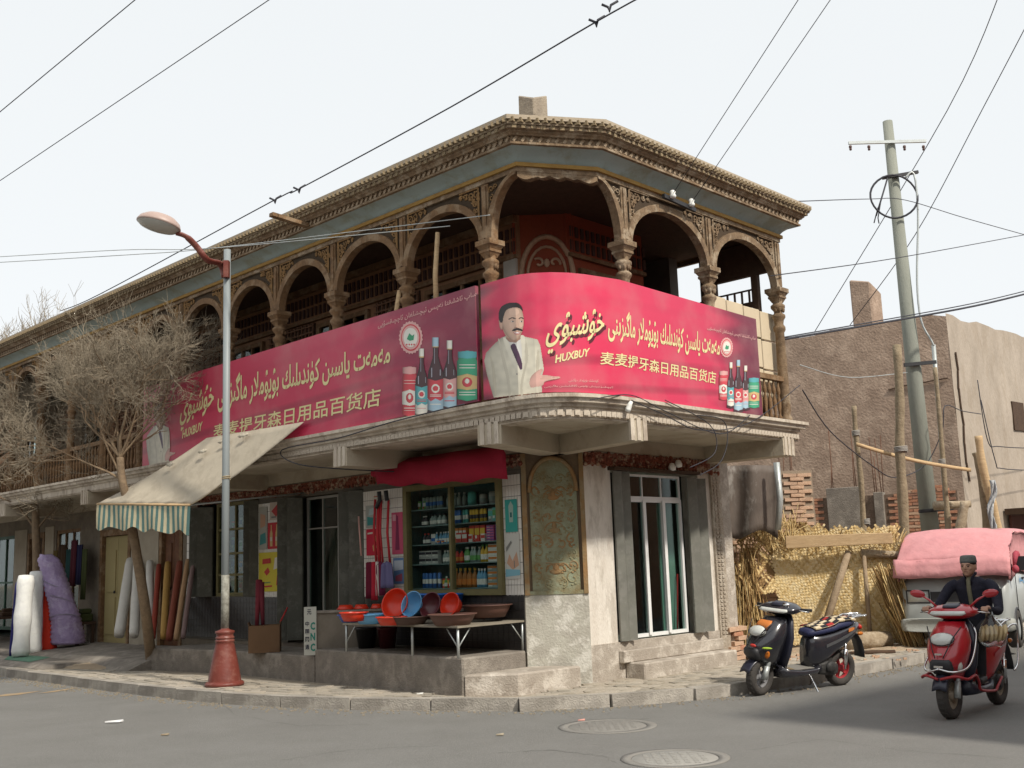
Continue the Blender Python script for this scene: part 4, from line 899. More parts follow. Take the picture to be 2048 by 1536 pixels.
PORTRAIT=[([(170,806),(150,740),(128,660),(115,590),(125,545),(160,505),(215,455),(250,440),(330,445),(380,455),(425,466),(440,500),(450,560),(462,640),(446,700),(452,775)],SU,.45,.15,.22),
(bez([(150,560),(172,620),(186,740),(180,800),(168,740),(160,640)]),(.5,.46,.36),.2,0,.2),(bez([(428,520),(436,600),(424,690),(416,620)]),(.5,.46,.36),.2,0,.2),
(bez([(205,470),(240,600),(262,700),(268,790),(256,790),(246,700),(222,600),(198,480)]),(.56,.52,.42),.1,0,.1),(bez([(352,450),(372,560),(352,660),(338,740),(340,790),(328,790),(330,700),(356,590),(346,480)]),(.54,.5,.4),.1,0,.1),
(bez([(225,462),(250,470),(300,560),(330,655),(322,668),(270,590)]),(.74,.7,.58),.1,0,.1),(bez([(322,450),(352,452),(350,540),(338,640),(330,655),(334,560)]),(.72,.68,.56),.1,0,.1),
([(250,465),(325,450),(334,520),(336,630),(330,650),(300,580),(270,510)],(.72,.70,.66),.2,0,.1),
(bez([(268,505),(290,490),(306,515),(332,590),(337,630),(326,642),(306,600),(284,548)]),(.09,.04,.08),.4,0,.5),
([(240,425),(330,425),(326,462),(300,485),(262,480),(244,462)],SKD,.3,.2,.1),
(bez([(214,330),(225,292),(270,266),(325,284),(344,335),(342,395),(326,440),(296,468),(262,460),(234,425),(220,380)]),SK,.42,.3,.10),
(bez([(216,345),(224,400),(246,440),(262,458),(244,450),(226,415),(212,370)]),(.5,.32,.24),.2,0,.1),
(bez([(200,352),(212,345),(222,372),(218,408),(206,398)]),(.55,.35,.26),.4,.3,.1),
(bez([(262,368),(282,372),(284,396),(266,394)]),(.69,.475,.365),0,0,0),(bez([(322,366),(338,370),(336,392),(322,388)]),(.69,.475,.365),0,0,0),(bez([(262,292),(292,284),(318,294),(312,318),(268,320)]),(.69,.48,.37),0,0,0),
(bez([(202,352),(198,318),(212,278),(250,254),(300,250),(330,268),(340,300),(322,284),(296,278),(262,284),(240,300),(228,330),(222,362),(212,368)]),HR,.3,.2,.8),
(bez([(298,340),(308,345),(316,380),(310,398),(298,398),(292,390),(302,372)]),(.60,.40,.30),.1,0,0),(el(300,396,10,4),(.36,.2,.15),0,0,0),
(bez([(276,414),(290,402),(308,399),(326,402),(340,412),(330,416),(308,412),(290,416)]),HR,0,0,.5),
(bez([(284,424),(300,420),(322,421),(330,424),(316,436),(296,436)]),(.5,.2,.18),0,0,0),(bez([(290,425),(306,423),(322,425),(308,431)]),(.8,.78,.74),0,0,0),
(bez([(258,344),(278,336),(298,341),(296,346),(276,342),(260,349)]),HR,0,0,0),(bez([(316,341),(332,335),(344,341),(342,346),(330,341),(318,346)]),HR,0,0,0),
(el(280,360,12,5),(.50,.33,.25),0,0,0),(el(331,359,10,4.5),(.50,.33,.25),0,0,0),(el(280,361,9,3.6),(.74,.7,.66),0,0,0),(el(331,360,8,3.4),(.74,.7,.66),0,0,0),(el(282,361,4,4),HR,0,0,0),(el(332,360,4,4),HR,0,0,0),
(bez([(385,745),(380,705),(396,672),(440,640),(455,645),(442,672),(480,674),(522,682),(552,683),(554,692),(520,700),(470,712),(455,735),(420,742)]),(.70,.42,.36),.2,.35,.1),
([(448,684),(545,687),(545,689),(448,687)],SKD,0,0,0),([(440,694),(530,697),(530,699),(440,698)],SKD,0,0,0),(el(306,668,4,4),(.1,.08,.08),0,0,0)]
def prodlayers(items):
    L_=[];cm_={'teal':(.10,.42,.46),'white':(.78,.76,.68),'red':(.62,.06,.08),'pink':(.72,.38,.36),'lblue':(.38,.55,.66),'green':(.05,.36,.20),'gold':(.64,.46,.2)}
    for kind,x0,x1,y0,y1,c1,c2 in items:
        w=x1-x0;h=y1-y0;X=lambda u:x0+w*u;Y=lambda v:y1-h*v
        def a(pts,col,k1=.75,k2=0,nz=.1): L_.append(([(X(u),Y(v)) for u,v in pts],col,k1,k2,nz))
        if kind=='b':
            a([(-.05,.0),(.5,-.03),(1.05,.0),(1,.06),(0,.06)],(.06,.02,.03),.2)
            a([(0,.03),(.5,0),(1,.03),(1,.47),(.96,.55),(.82,.64),(.70,.72),(.66,.78),(.66,.9),(.34,.9),(.34,.78),(.30,.72),(.18,.64),(.04,.55),(0,.47)],(.07,.03,.035),.8)
            for u,v0,v1,ww in ((.22,.48,.60,.06),(.42,.66,.86,.04),(.78,.5,.58,.04)): a([(u,v0),(u+ww,v0),(u+ww,v1),(u,v1)],(.35,.36,.42),0)
            a([(0,.05),(.5,.02),(1,.05),(1,.46),(.5,.43),(0,.46)],cm_[c1]);a([(0,.05),(.5,.02),(1,.05),(1,.2),(.8,.17),(.5,.2),(.2,.16),(0,.2)],cm_[c2])
            a(el(.5,.33,.27,.06),cm_['white'],.3);a(el(.5,.33,.18,.035),cm_['red'],.3)
            for v in (.245,.225,.12): a([(.15,v),(.85,v),(.85,v+.009),(.15,v+.009)],cm_['red' if c1!='red' else 'white'],.4)
            a([(.3,.88),(.7,.88),(.7,1),(.3,1)],cm_['white' if c1!='red' else 'lblue']);a([(.3,.87),(.7,.87),(.7,.885),(.3,.885)],cm_['gold'])
        else:
            a([(0,.04),(.5,0),(1,.04),(1,.80),(.92,.87),(.08,.87),(0,.80)],cm_[c1],.7);a([(.03,.87),(.5,.85),(.97,.87),(.97,.99),(.5,1.01),(.03,.99)],cm_[c2],.7)
            a([(.0,.25),(.5,.22),(1,.25),(1,.5),(.5,.55),(0,.5)],cm_['white' if c1=='red' else 'gold'],.6);a(el(.5,.38,.26,.10),cm_['red'],.5);a(el(.5,.40,.12,.05),cm_['white'],.4)
            for v in (.12,.17,.66,.72): a([(.1,v),(.9,v),(.9,v+.014),(.1,v+.014)],cm_['white'],.5)
    return L_
def medal(S,t,tf,cx,cy,rx,ry):
    b=MB();g=[]
    for i in range(48):
        a=2*math.pi*i/48;k=1 if i%2 else .92;g.append((cx+rx*k*math.cos(a),cy+ry*k*math.sin(a)))
    S.poly(b,[tf(*p) for p in g],PI_['pink'],.004,tz=True)
    for r,m,l in ((.8,'red',1),(.72,'pink',2),(.58,'white',3)): S.poly(b,[tf(cx+rx*r*math.cos(a),cy+ry*r*math.sin(a)) for a in [2*math.pi*i/24 for i in range(24)]],PI_[m],.004+.0015*l,tz=True)
    S.poly(b,[tf(cx+rx*x,cy+ry*y) for x,y in ((-.3,.1),(-.1,-.25),(.15,-.1),(.32,-.2),(.25,.15),(-.05,.2))],PI_['green'],.0105,tz=True)
    for k in range(4): x=cx+rx*(-.3+.2*k);S.poly(b,[tf(x+rx*.07*math.cos(a),cy+ry*.42+ry*.06*math.sin(a)) for a in [0,1.26,2.5,3.77,5]],PI_['red'],.0105,tz=True)
    b.build('medallion_print',pm_,t)
AR='مەمەت ياسىن كۈندىلىك بۇيۇملار ماگىزىنى';ZH='麦麦提牙森日用品百货店';LOGO='خۇشبۇي';SM='ساپ ئاشلىقتا نەپىس ئېچىتىلغان ئاچچىقسۇيى'
inkd=flat('print_dark_edge',(.10,.02,.03),.5)
# right, curved
S2=Sign(signP[1:-1]);T2=S2.t[-1]
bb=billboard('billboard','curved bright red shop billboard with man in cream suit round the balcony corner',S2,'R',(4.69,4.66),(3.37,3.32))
tf2=lambda x,y:S2.px(*crop2(x,y))
photoprint(S2,bb,tf2,PORTRAIT,(100,560,245,812),'portrait_print')
b=MB();q=lambda *P:[crop2(*p) for p in P]
S2.text(b,LOGO,[(x+4,y+4) for x,y in q((470,558),(812,500),(815,285),(478,330))],1,.004,.03,ar=True,shear=.25)
S2.text(b,LOGO,q((470,555),(812,497),(815,282),(478,326)),0,.006,.015,ar=True,shear=.25)
S2.text(b,'HUXBUY',q((527,605),(722,563),(730,515),(532,556)),0,.005,.03)
S2.text(b,AR,q((835,478),(1488,592),(1490,432),(838,282)),0,.005,.018,ar=True)
S2.text(b,ZH,q((790,612),(1466,728),(1468,655),(793,535)),0,.005,.010)
S2.text(b,SM,q((1415,412),(1698,476),(1698,448),(1418,386)),2,.005,.01,ar=True)
S2.text(b,'كۈندىلىك بۇيۇملار دۇكىنى',q((606,716),(780,720),(780,700),(606,696)),2,.005,.005,ar=True)
S2.text(b,'ئاچچىقسۇ سېتىش بۆلۈمى ئالاقىلىشىڭ ماگىزىنى'.replace('ڭ','ن'),q((465,752),(865,756),(865,738),(465,734)),2,.005,.005,ar=True)
b.build('lettering',[cream,inkd,pcol['pink']],bb)
photoprint(S2,bb,tf2,prodlayers([('j',1485,1537,650,822,'red','pink'),('b',1531,1577,600,862,'teal','white'),('b',1615,1664,618,875,'pink','lblue'),('b',1571,1624,585,888,'red','lblue'),('j',1656,1720,690,868,'green','teal')]),(1475,1725,580,892),'bottles_print',1.6)
medal(S2,bb,tf2,1529,512,38,60)
# left, flat
S1=Sign([L(7.4,1.30,0),L(-.66,1.30,0)])
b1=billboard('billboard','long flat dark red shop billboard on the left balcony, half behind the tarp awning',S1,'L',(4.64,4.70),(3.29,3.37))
tf1=lambda x,y:S1.px(*crop1(x,y))
b=MB();q=lambda *P:[crop1(*p) for p in P]
S1.text(b,LOGO,q((308,965),(498,885),(502,680),(312,775)),0,.005,.02,ar=True,shear=.25)
S1.text(b,'HUXBUY',q((322,1003),(433,957),(438,905),(326,955)),0,.005,.03)
S1.text(b,AR,q((520,860),(1488,612),(1492,440),(524,655)),0,.005,.018,ar=True)
S1.text(b,ZH,q((497,1005),(1433,820),(1437,712),(500,925)),0,.005,.010)
S1.text(b,SM,q((1420,392),(1972,212),(1974,172),(1422,350)),2,.005,.012,ar=True)
b.build('lettering',[cream,inkd,pcol['pink']],b1)
photoprint(S1,b1,tf1,prodlayers([('j',1558,1640,600,880,'red','pink'),('b',1630,1702,497,880,'teal','white'),('b',1784,1862,452,838,'pink','lblue'),('b',1700,1788,435,862,'red','lblue'),('j',1865,1978,512,792,'green','teal')]),(1550,1984,430,885),'bottles_print',2.4)
medal(S1,b1,tf1,1605,435,68,94)
# left portrait: same print laid out on the flat board
p0=S2.px(*crop2(115,800));p1_=S2.px(*crop2(465,255))
a0=S1.px(*crop1(115,1170));
photoprint(S1,b1,lambda x,y:(lambda r:(a0[0]+(r[0]-p0[0])*1.0,3.37+(r[1]-p0[1])*1.0-.02))(S2.px(*crop2(x,y))),PORTRAIT,(100,560,245,812),'portrait_print')
# ================= AWNINGS
tarp=mat('dusty_beige_tarp',(.52,.46,.36),.9,(.42,.37,.29),2.2,.6,.25,14,col3=(.35,.30,.23),scale3=3,amt3=.4)
sA=mat('valance_cream',(.66,.58,.38),.85,(.5,.44,.3),8,.5,.2,30);sB=mat('valance_green_stripe',(.13,.24,.22),.85,(.1,.18,.17),8,.5,.2,30)
aw=thing('tarp_awning','large beige tarpaulin awning with green and cream striped valance over the left shops','awning',L(5,1.9,2.5))
TR,TL=L(2.67,1.36,3.52),L(5.25,1.34,3.58);BR,BL=D(381,1010,15.5),D(194,1008,17.0)
b=MB();n=14
rows=[[(TL.lerp(TR,u)).lerp(BL.lerp(BR,u),v)-Z*(.10*math.sin(math.pi*v)*(1-.5*abs(2*u-1))+.012*math.sin(u*40)*v) for u in [i/24 for i in range(25)]] for v in [j/n for j in range(n+1)]]
b.loft(rows,cap=False,closed=False,smooth=True);o=b.build('tarp',tarp,aw);o.modifiers.new('t','SOLIDIFY').thickness=.006
b=MB();NS=38
top=[BL.lerp(BR,i/NS)-Z*.012*math.sin(i/NS*40) for i in range(NS+1)]
for i in range(NS):
    m_=1 if i%2 else 0;A,Bq=top[i],top[i+1];sag=lambda i:.37+.03*math.sin(i*.7)+(.02 if i>24 else 0)
    f=lambda i,P:P-Z*sag(i)+nL*.02*math.sin(i*.55);mid=lambda i,P:P-Z*sag(i)*.5+nL*.012*math.sin(i*.55+.5)
    b.add([A,Bq,mid(i+1,Bq),mid(i,A),f(i+1,Bq),f(i,A)],[(0,1,2,3),(3,2,4,5)],m_)
o=b.build('striped_valance',[sA,sB],aw);o.modifiers.new('t','SOLIDIFY').thickness=.004
b=MB();b.tube([BL,BR],.018,6);b.build('front_bar',plank,aw)
for P,s in ((BR,4.7),(BL,7.1)): b=MB();b.tube([P,L(s,0,2.75)],.014,5);b.build('support_bar',steel,aw)
rg=mat('torn_tarp_scrap',(.55,.50,.40),.9)
for k,(u,v,a) in enumerate(((.28,.22,.3),(.35,.1,-.2),(.12,.38,.5),(.5,.05,.1))):
    P=TL.lerp(TR,u).lerp(BL.lerp(BR,u),v)+Z*.0;b=MB();dx=(TR-TL).normalized();dy=(BL-TL).normalized();n_=dx.cross(dy).normalized()*-1 if dx.cross(dy).z<0 else dx.cross(dy).normalized()
    P=P-Z*.05+n_*.05;b.loft([[P+dx*(.16*math.cos(a)*i/5)+dy*(.05*j+.08*math.sin(a)*i/5)+n_*(.02*math.sin(i*2.+j*1.3)+.025) for i in range(6)] for j in range(3)],cap=False,closed=False);o=b.build('torn_patch',rg,aw);o.modifiers.new('t','SOLIDIFY').thickness=.004
redc=mat('dark_red_cloth',(.33,.012,.035),.85,(.22,.01,.025),6,.6,.3,20)
ca=thing('cloth_awning','dark red cloth awning slung under the balcony above the shop window','awning',L(1.3,.5,2.8))
b=MB();rows=[]
for v,(o_,z_) in enumerate(((.02,3.04),(.35,3.01),(.60,2.96),(.69,2.86),(.72,2.72),(.70,2.575))):
    rows.append([L(.10-.32*min(1,v/3)+(2.26-.10+.32*min(1,v/3))*u,o_*.68+.025*math.sin(u*17+v),z_-.03*math.sin(math.pi*u)*(v>1)+(.10*u*(v>2)) +.02*math.sin(u*23+v)*(v>2)) for u in [i/30 for i in range(31)]])
b.loft(rows,cap=False,closed=False,smooth=True);o=b.build('cloth',redc,ca);o.modifiers.new('t','SOLIDIFY').thickness=.006
b=MB();b.tube([L(2.2,.42,2.86),L(2.4,.42,2.84),L(2.6,.3,2.88)],[.06,.05,.02],6);b.build('bunched_end',redc,ca)
b=MB();b.tube([L(-.15,.42,2.84),L(2.2,.42,2.86)],.012,5);b.build('pole',plank,ca)
# far left red/white cloth awning
ca2=thing('cloth_awning','red and white cloth awning edge at the far left under the balcony','awning',L(15,1,3))
for nm,m_,z0 in (('red_cloth',redc,3.12),('white_cloth',mat('greyish_cloth',(.5,.47,.42),.9),2.98)):
    b=MB();b.loft([[L(14.3+.28*i,.9+.25*j,z0-.09*j+.05*math.sin(i*1.1+j)) for i in range(14)] for j in range(4)],cap=False,closed=False,smooth=True);o=b.build(nm,m_,ca2);o.modifiers.new('t','SOLIDIFY').thickness=.006
# ================= STREET LAMP
lp=G(449,1371,.12);maroon=mat('maroon_painted_iron',(.18,.042,.03),.45,(.12,.03,.022),7,.7,.2,30,col3=(.28,.13,.1),scale3=5,amt3=.4,spec=.4)
t=thing('street_lamp','tall grey street lamp with maroon conical base and curved red arm on the pavement','street lamp',lp)
x,y=lp.x,lp.y
b=MB();b.lathe([(.001,0),(.25,0),(.255,.035),(.235,.05),(.215,.06)],lp,28);b.build('base_plate',maroon,t)
b=MB();b.lathe([(.215,.06),(.19,.20),(.15,.40),(.125,.52),(.12,.56),(.125,.565),(.125,.585),(.115,.59),(.115,.60),(.123,.605),(.123,.62),(.112,.63),(.11,.66),(.128,.68),(.125,.70),(.06,.72),(.05,.74)],lp,28);b.build('conical_base',maroon,t)
topz=D(445,500,lp.y).z
b=MB();b.tube([(x,y,.8),(x-.005,y,3),(x-.01,y,topz)],[.052,.05,.048],16);b.build('pole',mat('pale_blue_grey_pole',(.25,.28,.29),.5,(.20,.225,.225),2,.6,.05,30,stretch=(1,1,.3),spec=.5),t)
b=MB();b.tube([(x,y,.8),(x,y,1.55)],.0535,16);b.build('scuffed_sleeve',mat('scuffed_pole',(.36,.36,.31),.7,(.12,.11,.09),16,1,.3,40),t)
A=[Vector((x-.03,y-.03,D(445,555,lp.y).z)),Vector((x-.09,y-.05,D(440,530,lp.y).z)),D(415,520,14.3),D(392,492,14.2),D(372,473,14.1),D(352,466,14.05)]
b=MB();b.tube(cr_spline([A[0]]+A+[A[-1]],4),[.05]*8+[.045]*8+[.035]*5,10,flat=(1,.6));b.build('arm',maroon,t)
b=MB();b.bar(Vector((x,y-.05,D(445,558,lp.y).z)),Vector((x,y-.05,D(445,500+25,lp.y).z)),.12,.07);b.build('bracket',maroon,t)
H_=D(318,448,14.0);M=Matrix.Translation(H_)@Matrix.Rotation(R_(14),4,'Y')@Matrix.Rotation(R_(-8),4,'X')
b=MB();b.lathe([(.001,.13),(.1,.125),(.2,.10),(.27,.05),(.295,0),(.30,-.02),(.285,-.03)],(0,0,0),28,M=M@Matrix.Scale(.8,4,(0,1,0)));hd=b.build('lamp_head',mat('pinkish_lamp_cover',(.42,.32,.28),.45,(.33,.22,.18),5,.6,.05,30,spec=.5),t)
b=MB();b.lathe([(.283,-.03),(.25,-.055),(.15,-.08),(.001,-.09)],(0,0,0),28,M=M@Matrix.Scale(.8,4,(0,1,0)));b.build('lamp_glass',mat('lamp_diffuser',(.5,.5,.46),.25,spec=.6,bump=0),hd)
b=MB();r0=Vector((x,y,D(445,960,lp.y).z));b.tube([r0+Vector((.056*math.cos(a),.056*math.sin(a),.004*a)) for a in np.linspace(0,12.5,26)]+[r0.lerp(BR,.3)-Z*.02,r0.lerp(BR,.7)-Z*.02,BR],.007,4);o=b.build('rope',flat('hemp_rope',(.45,.36,.22)));tag(o,'rope tied round the grey lamp pole holding the tarp awning','rope')
# ================= UTILITY POLE
PY=22.;pb_=D(1872,1160,PY);pb_.z=.05;pt=D(1775,243,PY)
t=thing('utility_pole','tall leaning concrete utility pole with cross arm and coiled cable','utility pole',pb_)
b=MB();b.tube([pb_,pb_.lerp(pt,.5),pt],[.19,.15,.10],20);b.build('pole_shaft',pole_c,t)
def onp(px,py,off=0): return D(px,py,PY-off)
b=MB();a_,c_=onp(1697,286,.14),onp(1852,282,.14);b.bar(a_,c_,.05,.06);ar_=b.build('cross_arm',steel,t)
for px in (1700,1737,1808,1846):
    b=MB();p=onp(px,286,.14);b.lathe([(.01,-.05),(.03,-.06),(.035,-.1),(.02,-.11),(.03,-.13),(.025,-.16),(.001,-.17)],p,8);b.build('insulator',flat('brown_insulator',(.12,.07,.06),.3),ar_)
b=MB();b.bar(onp(1765,356,.14),onp(1836,344,.14),.07,.06);b.build('cable_bracket',blackm,t)
b=MB();cc=onp(1788,393,.2);b.tube([cc+Vector((.49*math.cos(a),.02*math.sin(3*a),.46*math.sin(a))) for a in np.linspace(0,4*math.pi,57)],.022,6);b.tube([onp(1775,356,.2),onp(1762,400,.2),onp(1752,432,.2)],.018,5);b.tube([onp(1762,400,.2),onp(1756,436,.2),onp(1758,447,.2)],.012,4);b.tube([onp(1756,415,.2),onp(1748,446,.2)],.012,4);b.build('cable_coil',wire,t)
P=[(1810,356),(1828,348),(1836,430),(1834,560),(1842,640),(1862,680),(1868,692)];b=MB();b.tube(cr_spline([onp(*P[0],.2)]+[onp(*p,.2) for p in P]+[onp(*P[-1],.2)],4),.022,6);b.build('drop_cable',steel,t)
b=MB();b.tube([onp(1867,690,.1),onp(1882,880,.1),onp(1897,1085,.1)],.045,8);b.build('conduit_pipe',steel,t)
for y_,x0,x1 in ((727,1808,1872),(1020,1838,1905)): b=MB();b.bar(onp(x0,y_+3,.2),onp(x1,y_-3,.2),.06,.07);b.build('pole_band',blackm,t)
# ================= WIRES
def wirething(label,P,r=.008,sag=0,extra=None,m=wire):
    """P: list of (px,py,Y)"""
    pts=[D(*p) for p in P]
    if len(pts)==2: pts=[pts[0].lerp(pts[1],k/14)-Z*sag*4*(k/14)*(1-k/14) for k in range(15)]
    else: pts=cr_spline([pts[0]]+pts+[pts[-1]],6)
    b=MB();b.tube(pts,r,5)
    if extra:
        for px,py,Y in extra:
            p=D(px,py,Y);b.tube([p+Vector((-.06,0,.03)),p,p+Vector((.01,0,-.05)),p+Vector((.03,0,.02)),p+Vector((.1,0,.06))],r*1.6,5)
    o=b.build('cable',m);tag(o,label,'cable');return o
wirething('thin cable crossing the top left corner of the sky',[(-80,290,9),(330,-50,7.5)],.004)
wirething('thin cable running up left sky below the corner one',[(-80,415,11),(600,-42,8)],.004)
wirething('thick knotted black cable rising across the sky in front of the roof',[(120,622,20),(200,588,18),(545,402,14),(598,378,13.5),(900,215,11.5),(1190,45,10),(1330,-32,9.4)],.0085,extra=[(548,400,14),(596,379,13.5),(1190,44,10),(1216,14,9.9)])
wirething('upper of two pale thin cables from the left edge to the arcade',[(-60,517,17),(240,500,15.5),(430,496,14.6),(900,452,12.3)],.006,m=steel)
wirething('lower of two pale thin cables from the left edge to the arcade',[(-60,528,17),(250,510,15.5),(440,495,14.7),(980,430,12.0)],.006,m=steel)
ins=[R(.42,1.28,5.98),R(.82,1.28,5.96)]
brk=thing('insulator_bracket','black iron bracket with two white insulators under the eave of the right balcony','bracket',R(.6,1.2,5.95))
b=MB();b.bar(R(.28,1.24,5.94),R(.95,1.24,5.90),.04,.05);b.build('bar',blackm,brk)
for p in ins:
    b=MB();b.lathe([(.001,-.05),(.035,-.05),(.045,-.02),(.03,0),(.04,.03),(.02,.05),(.001,.05)],p,10);b.build('insulator',flat('white_porcelain',(.8,.8,.76),.3),brk)
def wire3(label,p,q,r=.0045,sag=.1,m=wire):
    b=MB();b.tube([p.lerp(q,k/14)-Z*sag*4*(k/14)*(1-k/14) for k in range(15)],r,5);o=b.build('cable',m);tag(o,label,'cable');return o
wire3('left of two twisted cables climbing from the balcony insulators',ins[0],D(1622,-40,10.2),.0045,.0);wire3('right of two twisted cables climbing from the balcony insulators',ins[1],D(1685,-36,10.4),.0045,.0)
wirething('left of two cables slanting down behind the utility pole',[(2010,-40,20),(1895,220,23),(1629,664,27.5)],.01);wirething('right of two cables slanting down behind the utility pole',[(2095,-30,20),(1964,220,23),(1830,470,25),(1700,650,27.5)],.01)
wirething('thin cable from the eave corner past the coil to the right edge',[(1588,403,15.2),(1740,398,20),(1810,400,21.5),(1930,436,22),(2080,478,23)],.008)
wirething('thin cable from the right balcony column rising to the right edge',[(1540,552,14.6),(1800,515,18),(2090,462,22)],.008)
wirething('thick double cable sloping over the mud wall to the right edge',[(1560,680,18),(1750,648,20),(1950,612,22),(2090,578,24)],.022,extra=None)
wirething('second strand slung along the thick cable over the mud wall',[(1560,676,18),(1750,643,20),(1950,606,22),(2090,572,24)],.012)
wirething('loose pale cable from the balcony end to the utility pole',[(1600,730,15.3),(1700,755,19),(1815,745,21.8)],.008,m=steel)
wirething('long loop of cable drooping between balcony and utility pole',[(1605,780,15.3),(1660,862,17),(1740,928,19),(1790,955,20.5),(1850,930,21.6),(1884,862,21.6),(1890,812,21.6),(1925,822,22.5),(1962,828,24)],.01)
wirething('dark cable hanging on the pale mud wall at the right edge',[(1955,760,25.5),(1975,880,25.5),(2000,893,26),(2080,897,28)],.012)
wirething('lower dark cable on the pale mud wall at the right edge',[(1962,800,25.4),(1990,920,25.5),(2005,937,26),(2080,941,28)],.012)
for i,P in enumerate(([(1262,800),(1330,830),(1400,860),(1500,845),(1600,770)],[(1330,800),(1420,850),(1430,905),(1380,935)],[(1180,800),(1260,790),(1330,822),(1440,868),(1500,830)],[(1395,830),(1445,840),(1455,880),(1440,925),(1400,950)])):
    Ys=[(R(SR(x_,y_,1.36)[0],1.36,0).y) for x_,y_ in P];wirething(['cable looped along the right balcony edge to its end post','dark cable hanging below the middle of the right balcony edge','thin cable draped on the mouldings under the curved billboard','short cable dangling beside the door under the right balcony'][i],[(x_,y_,Y_) for (x_,y_),Y_ in zip(P,Ys)],.006)
b=MB();P=[L(2.2,1.38,3.28),L(1.8,1.36,3.22),L(3.1,1.3,3.1),L(2.6,.6,2.9),L(2.2,.1,2.85)];pts=[L(-.5,1.37,3.35),L(.8,1.37,3.30),L(1.9,1.37,3.22),L(3.2,1.36,3.2),L(2.9,1.3,2.98),L(2.2,.8,2.86),L(1.6,.1,2.8)];b.tube(cr_spline([pts[0]]+pts+[pts[-1]],5),.008,5);o=b.build('cable',wire);tag(o,'dark cable tacked along the left balcony edge and down to the shop','cable')
b=MB();p=R(-.75,1.33,3.24);b.lathe([(.001,-.06),(.03,-.06),(.035,-.03),(.03,-.02),(.035,0),(.03,.02),(.03,.06),(.001,.06)],(0,0,0),10,M=Matrix.Translation(p)@Matrix.Rotation(R_(20),4,'Y'));o=b.build('spool_insulator',flat('white_porcelain',()));tag(o,'small white spool insulator on the balcony edge under the curved billboard','insulator')
# ================= TREES (bare)
bark=mat('brown_bark',(.30,.22,.14),.95,(.17,.12,.08),14,.9,.6,40);twig=mat('dry_twig',(.30,.255,.19),.95,(.2,.16,.11),8,.7,.1,30)  # bark is a plain brown, mottled by noise
def tree(label,trunk,rad,limbs,seed,depth,zbias,tl,dens=1.0,tw=.0052):
    r=random.Random(seed);t=thing('bare_tree',label,'tree',trunk[0])
    b=MB();b.tube(cr_spline([trunk[0]]+trunk+[trunk[-1]],4),list(np.linspace(rad[0],rad[1],4*(len(trunk)-1)+1+4*0)) if False else [rad[0]+(rad[1]-rad[0])*i/(4*(len(trunk)-1)) for i in range(4*(len(trunk)-1)+1)],9);b.build('trunk',bark,t)
    tb=MB();lb=MB()
    def grow(p,d,l,rr,k):
        n=3;pts=[p];q=p.copy();dd=d.copy()
        for i in range(n):
            dd=(dd+Vector((r.gauss(0,.14),r.gauss(0,.14),r.gauss(.03,.12)))).normalized();q=q+dd*l/n;pts.append(q.copy())
        (lb if k>=3 else tb).tube(pts,[rr*(1-.45*i/n) for i in range(n+1)],5 if k>=3 else 3,cap=False)
        if k==0: return
        for i in range(1,n+1):
            nb=(2 if i==n else (1 if r.random()<.85*dens else 0))+(1 if k<=2 and r.random()<.5*dens else 0)
            for j in range(nb):
                ang=R_(r.uniform(18,55));ax=dd.orthogonal().normalized();ax.rotate(Matrix.Rotation(r.uniform(0,6.28),3,dd))
                nd=dd.copy();nd.rotate(Matrix.Rotation(ang,3,ax));nd=(nd+Z*zbias).normalized()
                grow(pts[i],nd,l*r.uniform(.6,.82),max(tw*.7,rr*.56),k-1)
    for p,d,l,rr in limbs: grow(p,Vector(d).normalized(),l*tl,rr,depth)
    lb.build('limbs',bark,t);o=tb.build('twigs',twig,t);o['kind']='stuff'
    return t
q=lambda x,y,Y:D(x,y,Y)
T1=[q(304,1342,17.6)+Z*-.03,q(292,1230,17.3),q(275,1120,17.0),q(258,1020,16.8),q(244,960,16.7),q(240,915,16.7)]
T1[0]=G(304,1342,.05)
f=T1[-1];f2=T1[-2]
tree('bare tree with leaning brown trunk rising behind the striped awning',T1,(.088,.055),[(f,(-.5,.1,.8),.80,.026),(f,(.15,.0,1),.92,.03),(f,(.62,.05,.85),.9,.026),(f2,(-.9,.1,.5),.8,.022),(f,(.45,-.25,.9),.9,.024),(f,(-.15,.2,1),.92,.028),(f,(.5,.1,.9),.8,.02),(f,(.3,.1,.75),.85,.02),(f,(-.7,0,.9),.85,.02),(f2,(-.4,-.2,.8),.8,.02)],4,5,.10,.98,.92,.0042)
T2=[q(72,1262,22.4),q(74,1140,22.3),q(72,1060,22.1),q(70,985,22.0)];T2[0].z=.15
f=T2[-1];f2=T2[-2]
tree('bare tree growing behind the purple bundle at the left',T2,(.10,.065),[(f,(-.1,0,1),1.1,.034),(f,(.5,0,.85),1.0,.028),(f2,(-.7,-.1,.8),1.0,.028),(f,(-.7,.1,.65),.9,.024),(f,(.2,.3,1),1.15,.03),(f2,(.7,-.2,.8),.9,.024)],9,5,.12,1.03,.82,.0050)
T3=[q(-40,1262,22.6),q(-35,1100,22.6),q(-20,960,22.6)];T3[0].z=.2
f=T3[-1];tree('bare tree at the far left edge, its trunk out of view',T3,(.12,.08),[(f,(.3,0,1),1.3,.05),(f,(.7,-.2,.8),1.2,.05),(f,(0,.2,1),1.4,.05),(f,(.9,0,.35),1.1,.04)],12,5,.10,1.0,.85,.0065)
